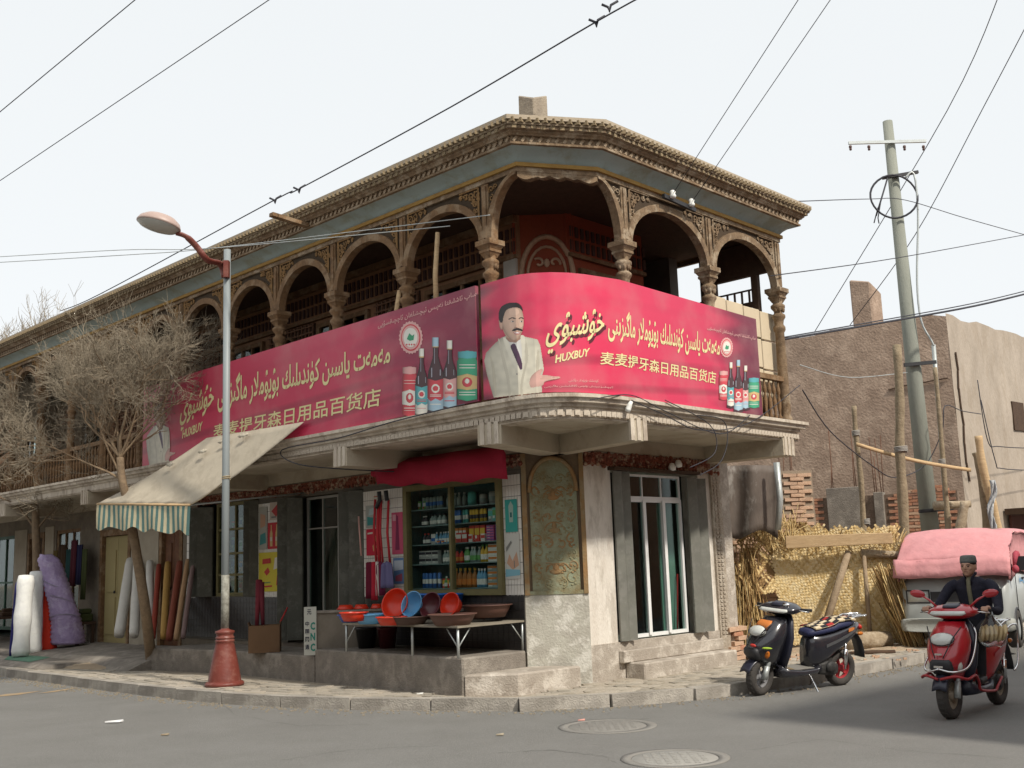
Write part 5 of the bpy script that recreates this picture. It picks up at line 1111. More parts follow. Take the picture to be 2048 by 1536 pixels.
# ================= CLOTH ROLLS AND BUNDLES, LEFT
def roll(name,label,cat,px0,px1,w,z0,m,group=None,lean=.25,creases=0,seed=0,Y=None):
    p=G(px0[0],px0[1],z0);qx=D(px1[0],px1[1],p.y+lean)
    if Y=='wall':
        s_,z_=SL(*px0,.62);p=L(s_,.62,z_);s_,z_=SL(*px1,.10);qx=L(s_,.10,z_)
    r=w*p.y/CF/2
    rr=random.Random(seed);b=MB();n=16;k=14;rings=[]
    d=(qx-p).normalized();u=d.orthogonal().normalized();v=d.cross(u)
    for i in range(k+1):
        t_=i/k;c=p.lerp(qx,t_);s_=r*(1+creases*.12*math.sin(t_*14+seed)+rr.uniform(-.02,.02))*(1 if 0<i<k else .86)
        rings.append([c+(u*math.cos(a)+v*math.sin(a))*s_*(1+creases*.05*math.sin(3*a+t_*9+seed)) for a in [2*math.pi*j/n for j in range(n)]])
    b.loft(rings,smooth=True)
    t=thing(name,label,cat,p,group=group) if False else None
    o=b.build(name,m);tag(o,label,cat,group);return o
wc=mat('white_shiny_cloth',(.78,.78,.74),.6,(.62,.62,.62),9,.7,.5,16);rc=mat('bright_red_cloth',(.68,.045,.015),.7,(.5,.02,.01),8,.7,.5,16);pc=mat('lilac_plastic_wrap',(.40,.31,.50),.45,(.26,.19,.36),10,.9,.9,16,spec=.5,col3=(.5,.43,.58),scale3=5)
roll('cloth_roll','outer left white cloth roll standing on the green sheet','cloth roll',(40,1314),(52,1152),32,.2,wc,'cloth rolls on the green sheet',creases=.45,seed=1)
roll('cloth_roll','taller white cloth roll between the other white roll and the red roll','cloth roll',(68,1309),(73,1144),28,.2,wc,'cloth rolls on the green sheet',creases=.25,seed=2)
roll('cloth_roll','bright red cloth roll standing beside the purple bundle','cloth roll',(99,1306),(95,1170),29,.2,rc,'cloth rolls on the green sheet',creases=.25,seed=3)
roll('cloth_roll','dark blue cloth roll half hidden at the left of the white rolls','cloth roll',(25,1312),(38,1165),14,.2,flat('navy_cloth',(.015,.015,.12),.8),'cloth rolls on the green sheet',seed=4)
b=MB();rings=[];k=40
base=D(136,1288,21.35)
for i in range(k+1):
    t_=i/k;c=D(136-44*t_**1.7,1288-178*t_,base.y);r_=(.30-.12*t_**1.5)*(1 if t_<.96 else .7);s_=1+.045*(1 if i%2 else -1)+.03*math.sin(t_*23)
    rings.append([c+Vector((math.cos(a)*r_*s_*(1+.05*math.sin(4*a+t_*8)),math.sin(a)*r_*s_*.8,.05*math.sin(a*2)*math.sin(t_*9))) for a in [2*math.pi*j/22 for j in range(22)]])
b.loft(rings,smooth=True);t=thing('wrapped_bundle','tall leaning bundle wrapped in lilac plastic tied with cords','bundle',base);b.build('wrapping',pc,t)
b=MB()
for t0 in (.28,.5,.68):
    c=D(136-44*t0**1.7,1288-178*t0,base.y);r_=.30-.12*t0**1.5;b.tube([c+Vector((math.cos(a)*r_*1.06,math.sin(a)*r_*.86,.1*math.cos(a+t0*5))) for a in np.linspace(0,6.28,20)],.008,4)
b.build('cord',flat('grey_cord',(.3,.27,.35)),t)
p=G(90,1312,.122);b=MB();b.add([G(8,1319,.202),G(60,1324,.202),G(128,1308,.202),G(165,1296,.202),G(130,1290,.202),G(40,1296,.202)],[(0,1,2,3,4,5)]);o=b.build('ground_sheet',mat('green_sheet',(.10,.22,.15),.8));tag(o,'green plastic sheet under the cloth rolls','sheet')
LR=[((238,1272),(262,1120),21,'white_vinyl_roll','broad white roll leaning at the left end of the row'),((268,1272),(276,1124),19,'white_vinyl_roll','second white roll leaning left of the tree trunk'),((300,1272),(300,1124),16,'white_vinyl_roll','white roll leaning just right of the tree trunk'),((306,1276),(318,1130),11,'redbrown','narrow red-brown roll leaning next to the white rolls'),((327,1276),(336,1126),14,'mustard','mustard and grey roll leaning mid row'),((338,1280),(360,1124),14,'russet','russet roll leaning across the mustard one'),((352,1280),(376,1120),11,'tan','tan roll leaning next to last'),((366,1276),(388,1118),10,'mauve','mauve-grey roll leaning at the right end of the row')]
cm={'white_vinyl_roll':(.62,.60,.55),'redbrown':(.28,.05,.03),'mustard':(.42,.25,.07),'russet':(.22,.06,.035),'tan':(.42,.26,.14),'mauve':(.25,.17,.16)}
for i,(a,c,w_,k_,lb) in enumerate(LR): roll('carpet_roll',lb,'carpet roll',a,c,w_,.42,mat('roll_'+k_,cm[k_],.8,bump=.2,bscale=20),'rolls leaning against the left shop',.45,.15,i,Y='wall')
# odd goods in front of left shops
gm=[flat('cloth_'+n,c,.9) for n,c in (('olive',(.05,.06,.02)),('navy',(.015,.015,.05)),('maroon',(.07,.012,.02)),('teal',(.015,.05,.05)),('brown',(.06,.035,.02)),('mustard',(.13,.09,.03)),('grey',(.1,.095,.085)))]
rr=random.Random(21)
for i,s in enumerate((11.9,12.1,12.35,12.6,13.0,13.3)):
    b=MB();z1=rr.uniform(2.1,2.4);h=rr.uniform(.7,1.1);w_=rr.uniform(.09,.15)
    b.loft([[L(s-w_+2*w_*u,.25+.03*math.sin(u*12+i)+.02*v,z1-h*v) for u in [j/8 for j in range(9)]] for v in (0,.3,.6,1)],cap=False,closed=False);o=b.build('hanging_garment',gm[i%7]);o.modifiers.new('t','SOLIDIFY').thickness=.01
    tag(o,['olive garment hanging leftmost in the far shop front','navy garment hanging in the far shop front','maroon garment hanging in the far shop front','teal garment hanging in the far shop front','brown garment hanging in the far shop front','mustard garment hanging nearest the cream door'][5-i] if False else ['olive','navy','maroon','teal','brown','mustard'][i]+' garment hanging in the doorway of the far left shop','garment','garments hanging at the far left shop')
def stall(label,s0,s1,o0,o1,z1,m):
    t=thing('low_bench',label,'bench',L((s0+s1)/2,(o0+o1)/2,.25));b=MB();b.fb(L,s0,s1,o0,o1,z1-.05,z1);b.build('bench_top',m,t)
    for s in (s0+.05,s1-.05):
        for o_ in (o0+.05,o1-.05): b=MB();b.fb(L,s-.03,s+.03,o_-.03,o_+.03,.2,z1-.05);b.build('leg',m,t)
stall('low dark wooden bench with goods by the cream door',11.75,12.35,.05,.45,.75,wooddark);stall('dark wooden stall table at the far left edge',14.6,17.6,.4,1.1,.85,wooddark)
for i in (0,1,4,5,6,7,8):
    s=[11.9,12.18,12.7,13.0,14.8,15.3,15.8,16.3,16.9][i];b=MB();z0=.75 if i<4 else .85;w_=rr.uniform(.1,.16);h=rr.uniform(.1,.3)
    oo=.1 if i<4 else .5;w_*=.8;b.fb(L,s-w_,s+w_,oo,oo+.25,z0,z0+h*.6);b.fb(L,s-w_*.8,s+w_*.9,oo+.02,oo+.22,z0+h*.6,z0+h);o=b.build('folded_cloth',gm[i%7],bevel=.02);tag(o,['olive','navy','maroon','teal','brown','mustard','grey','olive and flat','navy and high'][i]+(' folded cloth pile on the low bench by the cream door' if i<4 else ' folded cloth pile on the far left stall table'),'cloth pile')
# ================= SHOP GOODS
gc={k:flat('goods_'+k,c,.45,.4) for k,c in dict(amber=(.32,.13,.03),blue=(.03,.14,.42),red=(.5,.04,.03),white=(.66,.66,.62),pink=(.55,.10,.25),purple=(.10,.05,.24),green=(.10,.30,.08),yellow=(.6,.38,.04),teal=(.08,.40,.36),glass=(.25,.32,.30),tin=(.40,.42,.40),black=(.03,.03,.04),cyan=(.12,.32,.5),orange=(.55,.18,.03)).items()}
gpx={}
def bottlemesh(c,cap,h=.24,r=.033,lab='white'):
    b=MB();b.lathe([(.001,0),(r,.0),(r*1.02,h*.55),(r*.9,h*.66),(r*.4,h*.8),(r*.38,h*.88)],(0,0,0),10);b.lathe([(r*.45,h*.88),(r*.45,h),(.001,h)],(0,0,0),8,1);b.lathe([(r*1.05,h*.15),(r*1.05,h*.45)],(0,0,0),10,2);return b.mesh('bottle',[gc[c],gc[cap],gc[lab]])
def cartonmesh(c,c2,w=.1,h=.15,d=.06):
    b=MB();b.box((0,0,h/2),(w,d,h));b.box((0,-d/2-.001,h*.62),(w*.96,.003,h*.4),m=1);b.box((-w*.2,-d/2-.003,h*.3),(w*.35,.003,h*.18),m=2);return b.mesh('carton',[gc[c],gc[c2],gc['white' if c2!='white' else 'red']])
def canmesh(c,c2,h=.2,r=.03):
    b=MB();b.lathe([(.001,0),(r,0),(r,h*.9),(r*.8,h),(.001,h)],(0,0,0),10);b.lathe([(r*1.04,h*.3),(r*1.04,h*.6)],(0,0,0),10,1);return b.mesh('can',[gc[c],gc[c2]])
Lang=aL
def place(name,me,F,s,o,z,label,cat,group,ang=0):
    b=bpy.data.objects.new(name,me);COL.objects.link(b);p=F(s,o,z);b.location=p;b.rotation_euler=(0,0,(aL+math.pi if F is L else aR)+ang);tag(b,label,cat,group);return b
colw={'amber':'amber','blue':'blue','red':'red','white':'white','pink':'pink','purple':'purple','green':'green','yellow':'yellow','teal':'teal','glass':'pale glass','tin':'tin grey','black':'black','cyan':'light blue','orange':'orange'}
NTH=['first','second','third','fourth','fifth','sixth','seventh','eighth','ninth']
shelfname=['bottom shelf','fourth shelf down','middle shelf','second shelf down','top shelf']
nG=0
def row(sh,kind,c,c2,n,s0,s1,where,**k):
    global nG
    me=(bottlemesh if kind=='bottle' else cartonmesh if kind in('carton',) else canmesh)(c,c2,**k)
    for i in range(n):
        s=s0+(s1-s0)*(i+.5)/n
        place(kind,me,L,s+rnd.uniform(-.004,.004),-.17+rnd.uniform(-.02,.02),shz[sh]+.001,'%s %s, %s from right in row, %s of window %s'%(colw[c],kind,NTH[i],where,shelfname[sh]),kind,'%s %ss, %s of the %s'%(colw[c],kind,where,shelfname[sh]),rnd.uniform(-.1,.1))
def stack(sh,c,c2,nx,nz,s0,s1,h,where,w=None):
    w=w or (s1-s0)/nx*.96;me=cartonmesh(c,c2,w=w,h=h*.96)
    for i in range(nx):
        for j in range(nz): place('carton',me,L,s0+(s1-s0)*(i+.5)/nx,-.17,shz[sh]+.001+j*h,'%s %s carton, %s up in %s stack, %s of %s'%(colw[c],colw[c2],NTH[j],(['right','left'] if nx==2 else ['right','middle','left','leftmost'] if nx>2 else ['its'])[i],where,shelfname[sh]),'carton','%s and %s cartons, %s of the %s'%(colw[c],colw[c2],where,shelfname[sh]),rnd.uniform(-.03,.03))
# bottom
row(0,'can','blue','white',5,1.72,2.14,'left end',h=.2,r=.028);row(4,'carton','green','white',2,2.0,2.14,'left end',w=.06,h=.12);row(2,'can','white','blue',3,1.84,1.92,'left end',h=.14,r=.012);row(0,'carton','red','yellow',2,1.55,1.70,'left half',w=.07,h=.12)
stack(0,'glass','orange',2,4,.45,.80,.07,'right end');row(0,'bottle','cyan','white',3,.84,1.0,'middle');row(0,'bottle','amber','yellow',5,1.03,1.45,'middle',h=.25,r=.042,lab='orange');row(0,'bottle','green','white',2,1.5,1.65,'left half',h=.15)
stack(1,'white','orange',2,3,.45,.78,.075,'right end');row(1,'bottle','yellow','green',2,.80,.93,'right half',h=.22);row(1,'bottle','glass','white',3,.96,1.12,'middle',h=.2,lab='green');row(1,'bottle','green','white',2,1.14,1.25,'middle',h=.2);row(1,'bottle','red','black',3,1.28,1.48,'middle',h=.17,lab='orange');row(1,'bottle','glass','white',3,1.5,1.68,'left half',h=.17);stack(1,'tin','black',3,2,1.75,2.15,.09,'left end')
stack(2,'green','yellow',1,5,.42,.48,.04,'right end');stack(2,'purple','blue',1,7,.5,.63,.03,'right end');stack(2,'pink','purple',1,6,.66,.80,.034,'right half');row(2,'carton','white','red',4,.82,1.13,'middle',w=.07,h=.1,d=.05);stack(2,'red','yellow',3,1,.82,1.13,.22,'middle',w=.09);row(2,'carton','red','white',3,1.16,1.47,'middle',w=.095,h=.13);stack(2,'orange','white',4,1,1.18,1.48,.2,'middle',w=.06);row(2,'bottle','cyan','white',5,1.52,1.83,'left half',h=.16,r=.025);row(2,'carton','blue','orange',3,1.52,1.8,'left half',w=.06,h=.05,d=.04);row(2,'bottle','black','red',2,1.9,2.1,'left end',h=.15)
row(3,'carton','teal','green',2,.45,.66,'right end',w=.1,h=.17);row(3,'carton','glass','teal',1,.66,.76,'right end',w=.09,h=.16);row(3,'can','yellow','black',6,.80,1.12,'middle',h=.17,r=.022);row(3,'can','teal','white',3,1.15,1.28,'middle',h=.18,r=.02);row(3,'can','blue','white',5,1.3,1.52,'middle',h=.18,r=.019);row(3,'bottle','glass','black',4,1.58,1.95,'left half',h=.15,r=.038);row(3,'bottle','black','white',2,1.98,2.12,'left end',h=.14)
row(4,'can','tin','glass',2,.48,.76,'right end',h=.16,r=.06);row(4,'can','tin','glass',1,.8,.96,'right half',h=.14,r=.05);row(4,'can','teal','teal',1,1.0,1.16,'middle',h=.18,r=.06);row(4,'bottle','glass','tin',5,1.2,1.6,'middle',h=.19,r=.03,lab='glass');row(4,'can','glass','blue',6,1.64,2.1,'left half',h=.17,r=.026)
b_=mat('bright_blue_plastic',(.02,.15,.55),.4,spec=.4,bump=0)
for i,s in enumerate((1.08,1.34,1.6,1.85)):
    b=MB();b.lathe([(.001,0),(.08,0),(.105,.17),(.11,.17),(.11,.19),(.1,.19),(.075,.02),(.001,.015)],(0,0,0),16,M=Matrix.Translation(L(s,.18,1.03)));o=b.build('plastic_tub',b_);tag(o,'blue plastic tub on the window ledge, %s from the right'%('first','second','third','fourth')[i],'tub','blue tubs on the ledge under the shop window')
b=MB();b.fb(L,.95,2.05,.02,.3,1.0,1.03);b.build('window_ledge',conc,B)
# goods in second window (small)
for sh,z in enumerate((1.27,1.6,1.95,2.3)):
    for i in range(9):
        c=rnd.choice(['white','cyan','green','red','teal','pink','tin','orange']);c2=rnd.choice(['white','red','green','blue']);s=6.22+i*.125;h=rnd.uniform(.13,.24)
        place('carton',cartonmesh(c,c2,w=.1,h=h),L,s,-.3,z+.001,'%s box, %s from right, %s shelf of the dark window behind the lamp pole'%(colw[c],NTH[i],('bottom','third','second','top')[sh]),'carton','boxed goods in the dark second window')
# posters
def poster(label,s0,s1,z0,z1,cols,draw=None,o=.027,tilt=0):
    b=MB();b.fb(L,s0,s1,o,o+.004,z0,z1,0)
    S=lambda u,v,l:L(s1-(s1-s0)*u,o+.006+l*.001,z0+(z1-z0)*v)
    if draw:
        for l,(pts,m) in enumerate(draw): b.poly([S(u,v,l) for u,v in pts],m)
    ob=b.build('poster',[flat('poster_%s_%d'%(abs(hash(label))%9999,i) if False else 'poster_col_%.2f_%.2f_%.2f'%c,c,.7) for i,c in enumerate(cols)]);tag(ob,label,'poster');return ob
bt=lambda x,w=.13:[(x-w/2,.1),(x+w/2,.1),(x+w/2,.6),(x+w*.2,.72),(x+w*.2,.92),(x-w*.2,.92),(x-w*.2,.72),(x-w/2,.6)]
poster('red poster with three pale bottles beside the steel-shuttered door',5.14,5.66,1.93,2.34,[(.5,.03,.04),(.6,.45,.2),(.65,.6,.5)],[(bt(.2),1),(bt(.5),1),(bt(.8),1),([(.14,.3),(.26,.3),(.26,.45),(.14,.45)],2),([(.44,.3),(.56,.3),(.56,.45),(.44,.45)],2),([(.74,.3),(.86,.3),(.86,.45),(.74,.45)],2)])
poster('yellow poster with small red printing beside the steel-shuttered door',5.14,5.92,1.27,1.88,[(.62,.52,.05),(.5,.05,.04),(.2,.3,.1),(.7,.68,.6)],[([(.2,.5),(.35,.62),(.42,.5),(.3,.4)],1),([(.55,.55),(.95,.65),(.9,.9),(.6,.85)],3),([(.65,.15),(.85,.2),(.8,.45),(.68,.4)],1),([(.1,.1),(.5,.12),(.5,.16),(.1,.14)],1),([(.1,.2),(.45,.22),(.45,.25),(.1,.23)],2),([(.15,.7),(.45,.72),(.45,.85),(.15,.83)],1)])
poster('pale poster with red swirl high beside the steel-shuttered door',5.14,5.60,2.38,2.66,[(.5,.42,.36),(.45,.05,.05),(.2,.2,.2)],[([(.1,.5),(.5,.9),(.95,.8),(.9,.2),(.6,.5),(.4,.15)],1),([(.1,.1),(.4,.12),(.4,.2),(.1,.2)],2)])
poster('grey and teal poster left of the red bottle poster',5.68,5.92,1.93,2.6,[(.38,.38,.34),(.06,.25,.25),(.5,.3,.2)],[([(.1,.1),(.9,.15),(.8,.4),(.2,.35)],1),([(.2,.5),(.8,.55),(.8,.8),(.2,.85)],2)])
poster('red poster with gold dragon beside the shop window',2.78,3.10,1.75,2.12,[(.5,.02,.05),(.55,.35,.15),(.65,.6,.5)],[([(.5,.15),(.8,.3),(.6,.45),(.85,.6),(.6,.8),(.5,.6),(.65,.5),(.45,.35)],1),([(.1,.8),(.5,.82),(.5,.88),(.1,.86)],2)])
poster('small teal picture above the dragon poster',2.80,3.10,2.14,2.45,[(.35,.36,.33),(.05,.25,.24),(.4,.5,.5)],[([(.1,.1),(.9,.1),(.9,.4),(.1,.5)],1),([(.2,.55),(.8,.6),(.7,.9),(.3,.85)],2)])
poster('pink calendar with long figure beside the shop window',2.28,2.52,1.75,2.32,[(.5,.08,.15),(.6,.3,.35),(.2,.03,.08)],[([(.3,.1),(.7,.1),(.6,.9),(.45,.95)],2),([(.1,.8),(.4,.8),(.4,.95),(.1,.95)],1)])
poster('blue and white leaflet low beside the shop window',2.26,2.5,1.35,1.7,[(.12,.22,.4),(.5,.55,.6),(.4,.1,.15)],[([(.1,.5),(.9,.55),(.9,.9),(.1,.9)],1),([(.2,.1),(.8,.1),(.8,.4),(.2,.3)],2)])
poster('small red-edged notice high on the tiles beside the shop window',2.72,2.92,2.46,2.58,[(.55,.5,.42),(.4,.08,.05)],[([(.05,.05),(.95,.05),(.95,.15),(.05,.15)],1),([(.05,.85),(.95,.85),(.95,.95),(.05,.95)],1)])
poster('teal poster of a standing figure on the tiles by the corner panel',.06,.27,1.95,2.35,[(.04,.30,.26),(.3,.42,.36),(.02,.12,.12)],[([(.35,.3),(.65,.3),(.7,.8),(.5,.95),(.3,.8)],1),([(.42,.45),(.58,.45),(.58,.6),(.42,.6)],2)])
poster('washed-out landscape poster below the teal one by the corner panel',.04,.29,1.38,1.93,[(.52,.52,.47),(.2,.2,.18),(.2,.42,.5),(.5,.3,.2)],[([(.1,.35),(.3,.55),(.5,.4),(.8,.6),(.95,.3),(.5,.2)],3),([(0,.05),(1,.08),(1,.2),(0,.22)],2),([(.6,.25),(.66,.25),(.66,.4),(.6,.4)],1),([(.1,.6),(.5,.8),(.45,.85),(.1,.7)],1)])
# hanging straps and cloths
sm=flat('red_strap',(.48,.03,.04),.7)
for i,(s,z1,z0,w_) in enumerate(((2.74,2.52,1.6,.035),(2.66,2.5,1.55,.05),(2.60,2.5,1.65,.03),(2.44,2.5,1.6,.035))):
    b=MB();b.tube([L(s,.14,z1),L(s+.015,.16,(z1+z0)/2),L(s-.01,.14,z0)],w_/2,6,flat=(1,.5));o=b.build('hanging_strap',sm);tag(o,['leftmost red strap','broad red strap second from the left','narrow red strap in the middle','red strap nearest the shop window'][i]+' hanging beside the shop window','strap','red straps hanging beside the shop window')
b=MB();b.tube([L(3.05,.2,2.3),L(3.0,.2,1.75)],.012,5);o=b.build('broom',flat('pink_handle',(.6,.35,.3)));tag(o,'pale pink broom stick hanging beside the dragon poster','broom')
for i,(s,w_,c,lb) in enumerate(((2.82,.09,(.14,.01,.03),'dark maroon towel hanging at the left over the basins'),(2.70,.07,(.42,.02,.04),'red towel hanging between two maroon towels'),(2.63,.035,(.6,.55,.5),'white streaked towel edge hanging over the basins'),(2.56,.07,(.13,.01,.04),'maroon towel hanging right of the red one'),(2.42,.09,(.14,.13,.25),'grey-violet towel hanging nearest the shop window'))):
    b=MB();z1=1.66;z0=[1.16,1.14,1.2,1.2,1.3][i]
    b.loft([[L(s+(-w_+2*w_*u)*(1+.35*v),.20+.025*math.sin(u*11+i)+.0*v,z1-(z1-z0)*v-.05*(2*u-1)**2*(1-v)) for u in [j/8 for j in range(9)]] for v in (0,.15,.5,.8,1)],cap=False,closed=False,smooth=True);o=b.build('hanging_towel',flat('towel_%d'%i,c,.9));o.modifiers.new('t','SOLIDIFY').thickness=.015;tag(o,lb,'towel')
b=MB();b.tube([L(2.6,.18,2.62),L(2.6,.17,2.5),L(2.68,.17,2.4)],.03,6);b.tube([L(2.45,.18,2.62),L(2.44,.17,2.48)],.03,6);o=b.build('black_strap_bunch',blackm);tag(o,'bunch of black straps hanging above the red straps','strap')
# cardboard box, brooms, counter, sign panel
cb=mat('cardboard_brown',(.17,.10,.055),.9,(.13,.075,.04),6,.6,.1,30)
bx=G(530,1304,.442);M=Matrix.Translation(bx)@Matrix.Rotation(R_(8),4,'Z')
t=thing('cardboard_box','open brown cardboard box on the step with sticks in it','box',bx)
b=MB();w_,d_,h_=.43,.32,.38
for c,s_ in (((0,-d_/2,h_/2),(w_,.01,h_)),((0,d_/2,h_/2),(w_,.01,h_)),((-w_/2,0,h_/2),(.01,d_-.01,h_)),((w_/2,0,h_/2),(.01,d_-.01,h_)),((0,0,.01),(w_-.02,d_-.02,.01))): b.box(c,s_,M)
b.build('box_body',cb,t)
for sx in (-1,1): b=MB();b.bar(M@Vector((sx*w_/2,0,h_)),M@Vector((sx*(w_/2+.015),0,h_+.045)),d_*.9,.008);b.build('flap',cb,t)
for i,(px,py,px1,py1,c) in enumerate(((526,1250,522,1165,(.14,.02,.03)),(513,1262,518,1160,(.16,.02,.03)),(560,1245,575,1215,(.4,.03,.03)),(527,1250,526,1228,(.7,.7,.66)))):
    b=MB();p=D(px,py,bx.y+.05);q_=D(px1,py1,bx.y+.2);b.tube([p,q_],[.025,.05] if i<2 else [.012,.012],6);o=b.build('broom_stick',flat('stick_%d'%i,c,.8));tag(o,['maroon mop standing in the cardboard box','second maroon mop standing behind the box','short red stick leaning out of the cardboard box','short white stick in the cardboard box'][i],'stick')
cA,cB=D(634,1317,15.0),D(609,1316,14.97)
dirc=Vector((1,.03,0)).normalized()
t=thing('counter','grey block counter on the platform with a lettered end panel','counter',cA)
cw=.86;dn=Vector((-.25,.97,0));ztop=D(634,1222,cA.y).z
b=MB();P=[cA,cA+dirc*cw,cA+dirc*cw+dn*.20,cA+dn*.22];b.hexa([*[Vector((p.x,p.y,.53)) for p in P],*[Vector((p.x,p.y,ztop-.03)) for p in P]]);b.build('counter_body',mat('counter_plaster',(.22,.19,.155),.9,(.15,.13,.1),5,.7,.3,40),t)
b=MB();P=[cA-dirc*.02-dn*.03,cA+dirc*(cw+.02)-dn*.03,cA+dirc*(cw+.02)+dn*.22,cA-dirc*.02+dn*.24];b.hexa([*[Vector((p.x,p.y,ztop-.028)) for p in P],*[Vector((p.x,p.y,ztop)) for p in P]]);b.build('counter_top',conc,t)
sp_l,sp_r=cB+Vector((0,-.03,0)),cA+Vector((0,-.034,0));sp=Sign([Vector((sp_l.x,sp_l.y,0)),Vector((sp_r.x,sp_r.y,0))]);zb_,zt_=.455,D(610,1214,cB.y).z
t=thing('lettered_panel','narrow white panel with green C N C and black characters at the counter end','sign',cB)
b=MB();b.add([sp.at(0,zb_,0),sp.at(sp.t[1],zb_,0),sp.at(sp.t[1],zt_,0),sp.at(0,zt_,0),sp.at(0,zb_,-.03),sp.at(sp.t[1],zb_,-.03),sp.at(sp.t[1],zt_,-.03),sp.at(0,zt_,-.03)],[(0,1,2,3),(4,7,6,5),(0,4,5,1),(1,5,6,2),(2,6,7,3),(3,7,4,0)]);b.build('panel',mat('panel_offwhite',(.52,.52,.46),.7,(.42,.42,.37),5,.6,.1,30),t)
W_=sp.t[1];H__=zt_-zb_;b=MB();R4=lambda u0,u1,v0,v1:[(W_*u0,zb_+H__*v0),(W_*u1,zb_+H__*v0),(W_*u1,zb_+H__*v1),(W_*u0,zb_+H__*v1)]
for i,ch in enumerate('CNC'): sp.text(b,ch,R4(.52,.9,.52-.22*i,.68-.22*i),0,.004,.04,tz=True)
for i,ch in enumerate('中国网通'): sp.text(b,ch,R4(.10,.42,.60-.16*i,.70-.16*i),1,.004,.03,tz=True)
sp.text(b,'元',R4(.25,.6,.84,.95),1,.004,.02,tz=True)
b.build('lettering',[flat('sign_green',(.03,.22,.17)),flat('sign_black',(.05,.05,.07))],t)
# table with basins
l1,l3,l4=G(685,1303,.53)-dL*.09,G(917,1317,.53),G(1046,1301,.53);l2=l1+l4-l3;zt=D(917,1256,l3.y).z
t=thing('display_table','low folding table with grey steel legs and board top full of basins','table',l3)
tm_=mat('table_board',(.27,.24,.19),.8,(.18,.16,.12),5,.7,.2,40)
e1,e2=(l3-l1).normalized(),(l4-l3).normalized()
P=[l1-e1*.06-e2*.02,l3+e1*.04-e2*.04,l4+e2*.03+e1*.04,l2-e1*.06+e2*.03]
b=MB();b.hexa([*[Vector((p.x,p.y,zt)) for p in P],*[Vector((p.x,p.y,zt+.022)) for p in P]]);b.build('table_top',tm_,t)
midl=l1.lerp(l3,.62)
for p in (l1,l3,l4,l2,midl): b=MB();b.tube([Vector((p.x,p.y,.53)),Vector((p.x,p.y,zt-.001))],.016,6);b.build('leg',steel,t)
for p,q_ in ((l3,e1*-1),(l4,e2*-1),(l3,e2),(l1,e1)): b=MB();b.tube([Vector((p.x,p.y,zt-.22)),Vector((p.x,p.y,0))+q_*.2+Z*(zt-.01)],.008,5);b.build('brace',steel,t)
def basinmesh(r,h,m):
    b=MB();b.lathe([(.001,.0),(r*.72,0),(r*.9,h*.6),(r*.97,h*.96),(r*1.04,h),(r*1.04,h-.012),(r*1.0,h-.014)],(0,0,0),30);b.lathe([(r*.97,h*.97),(r*.87,h*.6),(r*.68,.012),(.001,.012)],(0,0,0),30);return b.mesh('basin',m)
def pl(n,c,r_=.35): return mat('plastic_'+n,c,r_,amt=.15,bump=0,spec=.5)
cols=dict(red=pl('red',(.62,.035,.01)),lb=pl('light_blue',(.12,.36,.62)),blue=pl('blue',(.05,.10,.40)),brown=pl('dark_brown',(.075,.04,.03),.6),maroon=pl('maroon',(.10,.02,.025)),brown2=pl('brown_rim',(.12,.055,.04),.6))
def basin(px,py,rpx,c,h,z,label,tilt=0,face=None,Y=None):
    if Y is None:
        p=G(px,py,z)
    else: p=D(px,py,Y)
    r=rpx*p.y/CF
    o=bpy.data.objects.new('basin',basinmesh(r,h,cols[c]));COL.objects.link(o);o.location=p
    if tilt: o.rotation_euler=Euler((R_(tilt),0,R_(face or 0)),'XYZ')
    tag(o,label,'basin','plastic basins on the low table')
    return p
zb=zt+.023
basin(706,1244,30,'blue',.10,zb,'dark blue basin at the left end of the low table')
basin(708,1242,28,'red',.11,zb+.045,'red basin nested on the dark blue one')
basin(746,1247,37,'lb',.12,zb,'light blue basin lying flat at the front of the table')
basin(783,1250,30,'red',.10,zb,'small red basin between the light blue and dark brown ones')
basin(800,1238,32,'red',.15,zb,'red basin behind the front row of the table')
basin(820,1249,38,'brown',.10,zb,'shallow dark brown basin left of the big brown one')
basin(905,1250,47,'brown2',.13,zb,'big brown basin at the front corner of the table')
basin(975,1237,50,'brown2',.15,zb,'widest brown basin at the right end of the table')
basin(975,1234,48,'brown2',.15,zb+.05,'brown basin nested in the widest one')
basin(935,1212,38,'maroon',.12,zb+.11,'flat dark basin stacked behind the widest one')
Yb=l3.y+.55
basin(800,1212,29,'red',.13,0,'large red basin standing on edge at the back of the table',72,-28,Yb+.55)
basin(836,1214,25,'lb',.13,0,'light blue basin standing on edge',70,-38,Yb+.4)
basin(873,1216,25,'maroon',.13,0,'maroon basin standing on edge',70,-38,Yb+.25)
basin(911,1214,23,'red',.12,0,'smaller red basin standing on edge, nearest the brown ones',70,-38,Yb+.1)
for i,(px,w_) in enumerate(((690,17),(727,15),(752,12))):
    p=cA+dirc*(.40+.21*i)+dn*.11;p.z=ztop;o=bpy.data.objects.new('bowl',basinmesh(w_*p.y/CF,.06,cols['red']));COL.objects.link(o);o.location=p+Z*.063;o.rotation_euler=(math.pi,0,0);tag(o,['leftmost','middle','rightmost'][i]+' upturned red bowl on the counter top','bowl','upturned red bowls on the counter')
def bucket(px,py,w_,h,c,lb):
    p=G(px,py,.53);r=w_*p.y/CF/2;b=MB();b.lathe([(.001,0),(r*.72,0),(r*.98,h),(r*1.05,h),(r*1.05,h-.02)],p,20);b.lathe([(r*.96,h),(r*.7,.01),(.001,.01)],p,20);o=b.build('bucket',c);tag(o,lb,'bucket')
bucket(733,1296,44,.27,pl('black',(.02,.02,.02)),'black bucket under the low table');bucket(775,1296,40,.27,cols['maroon'],'maroon bucket under the low table')
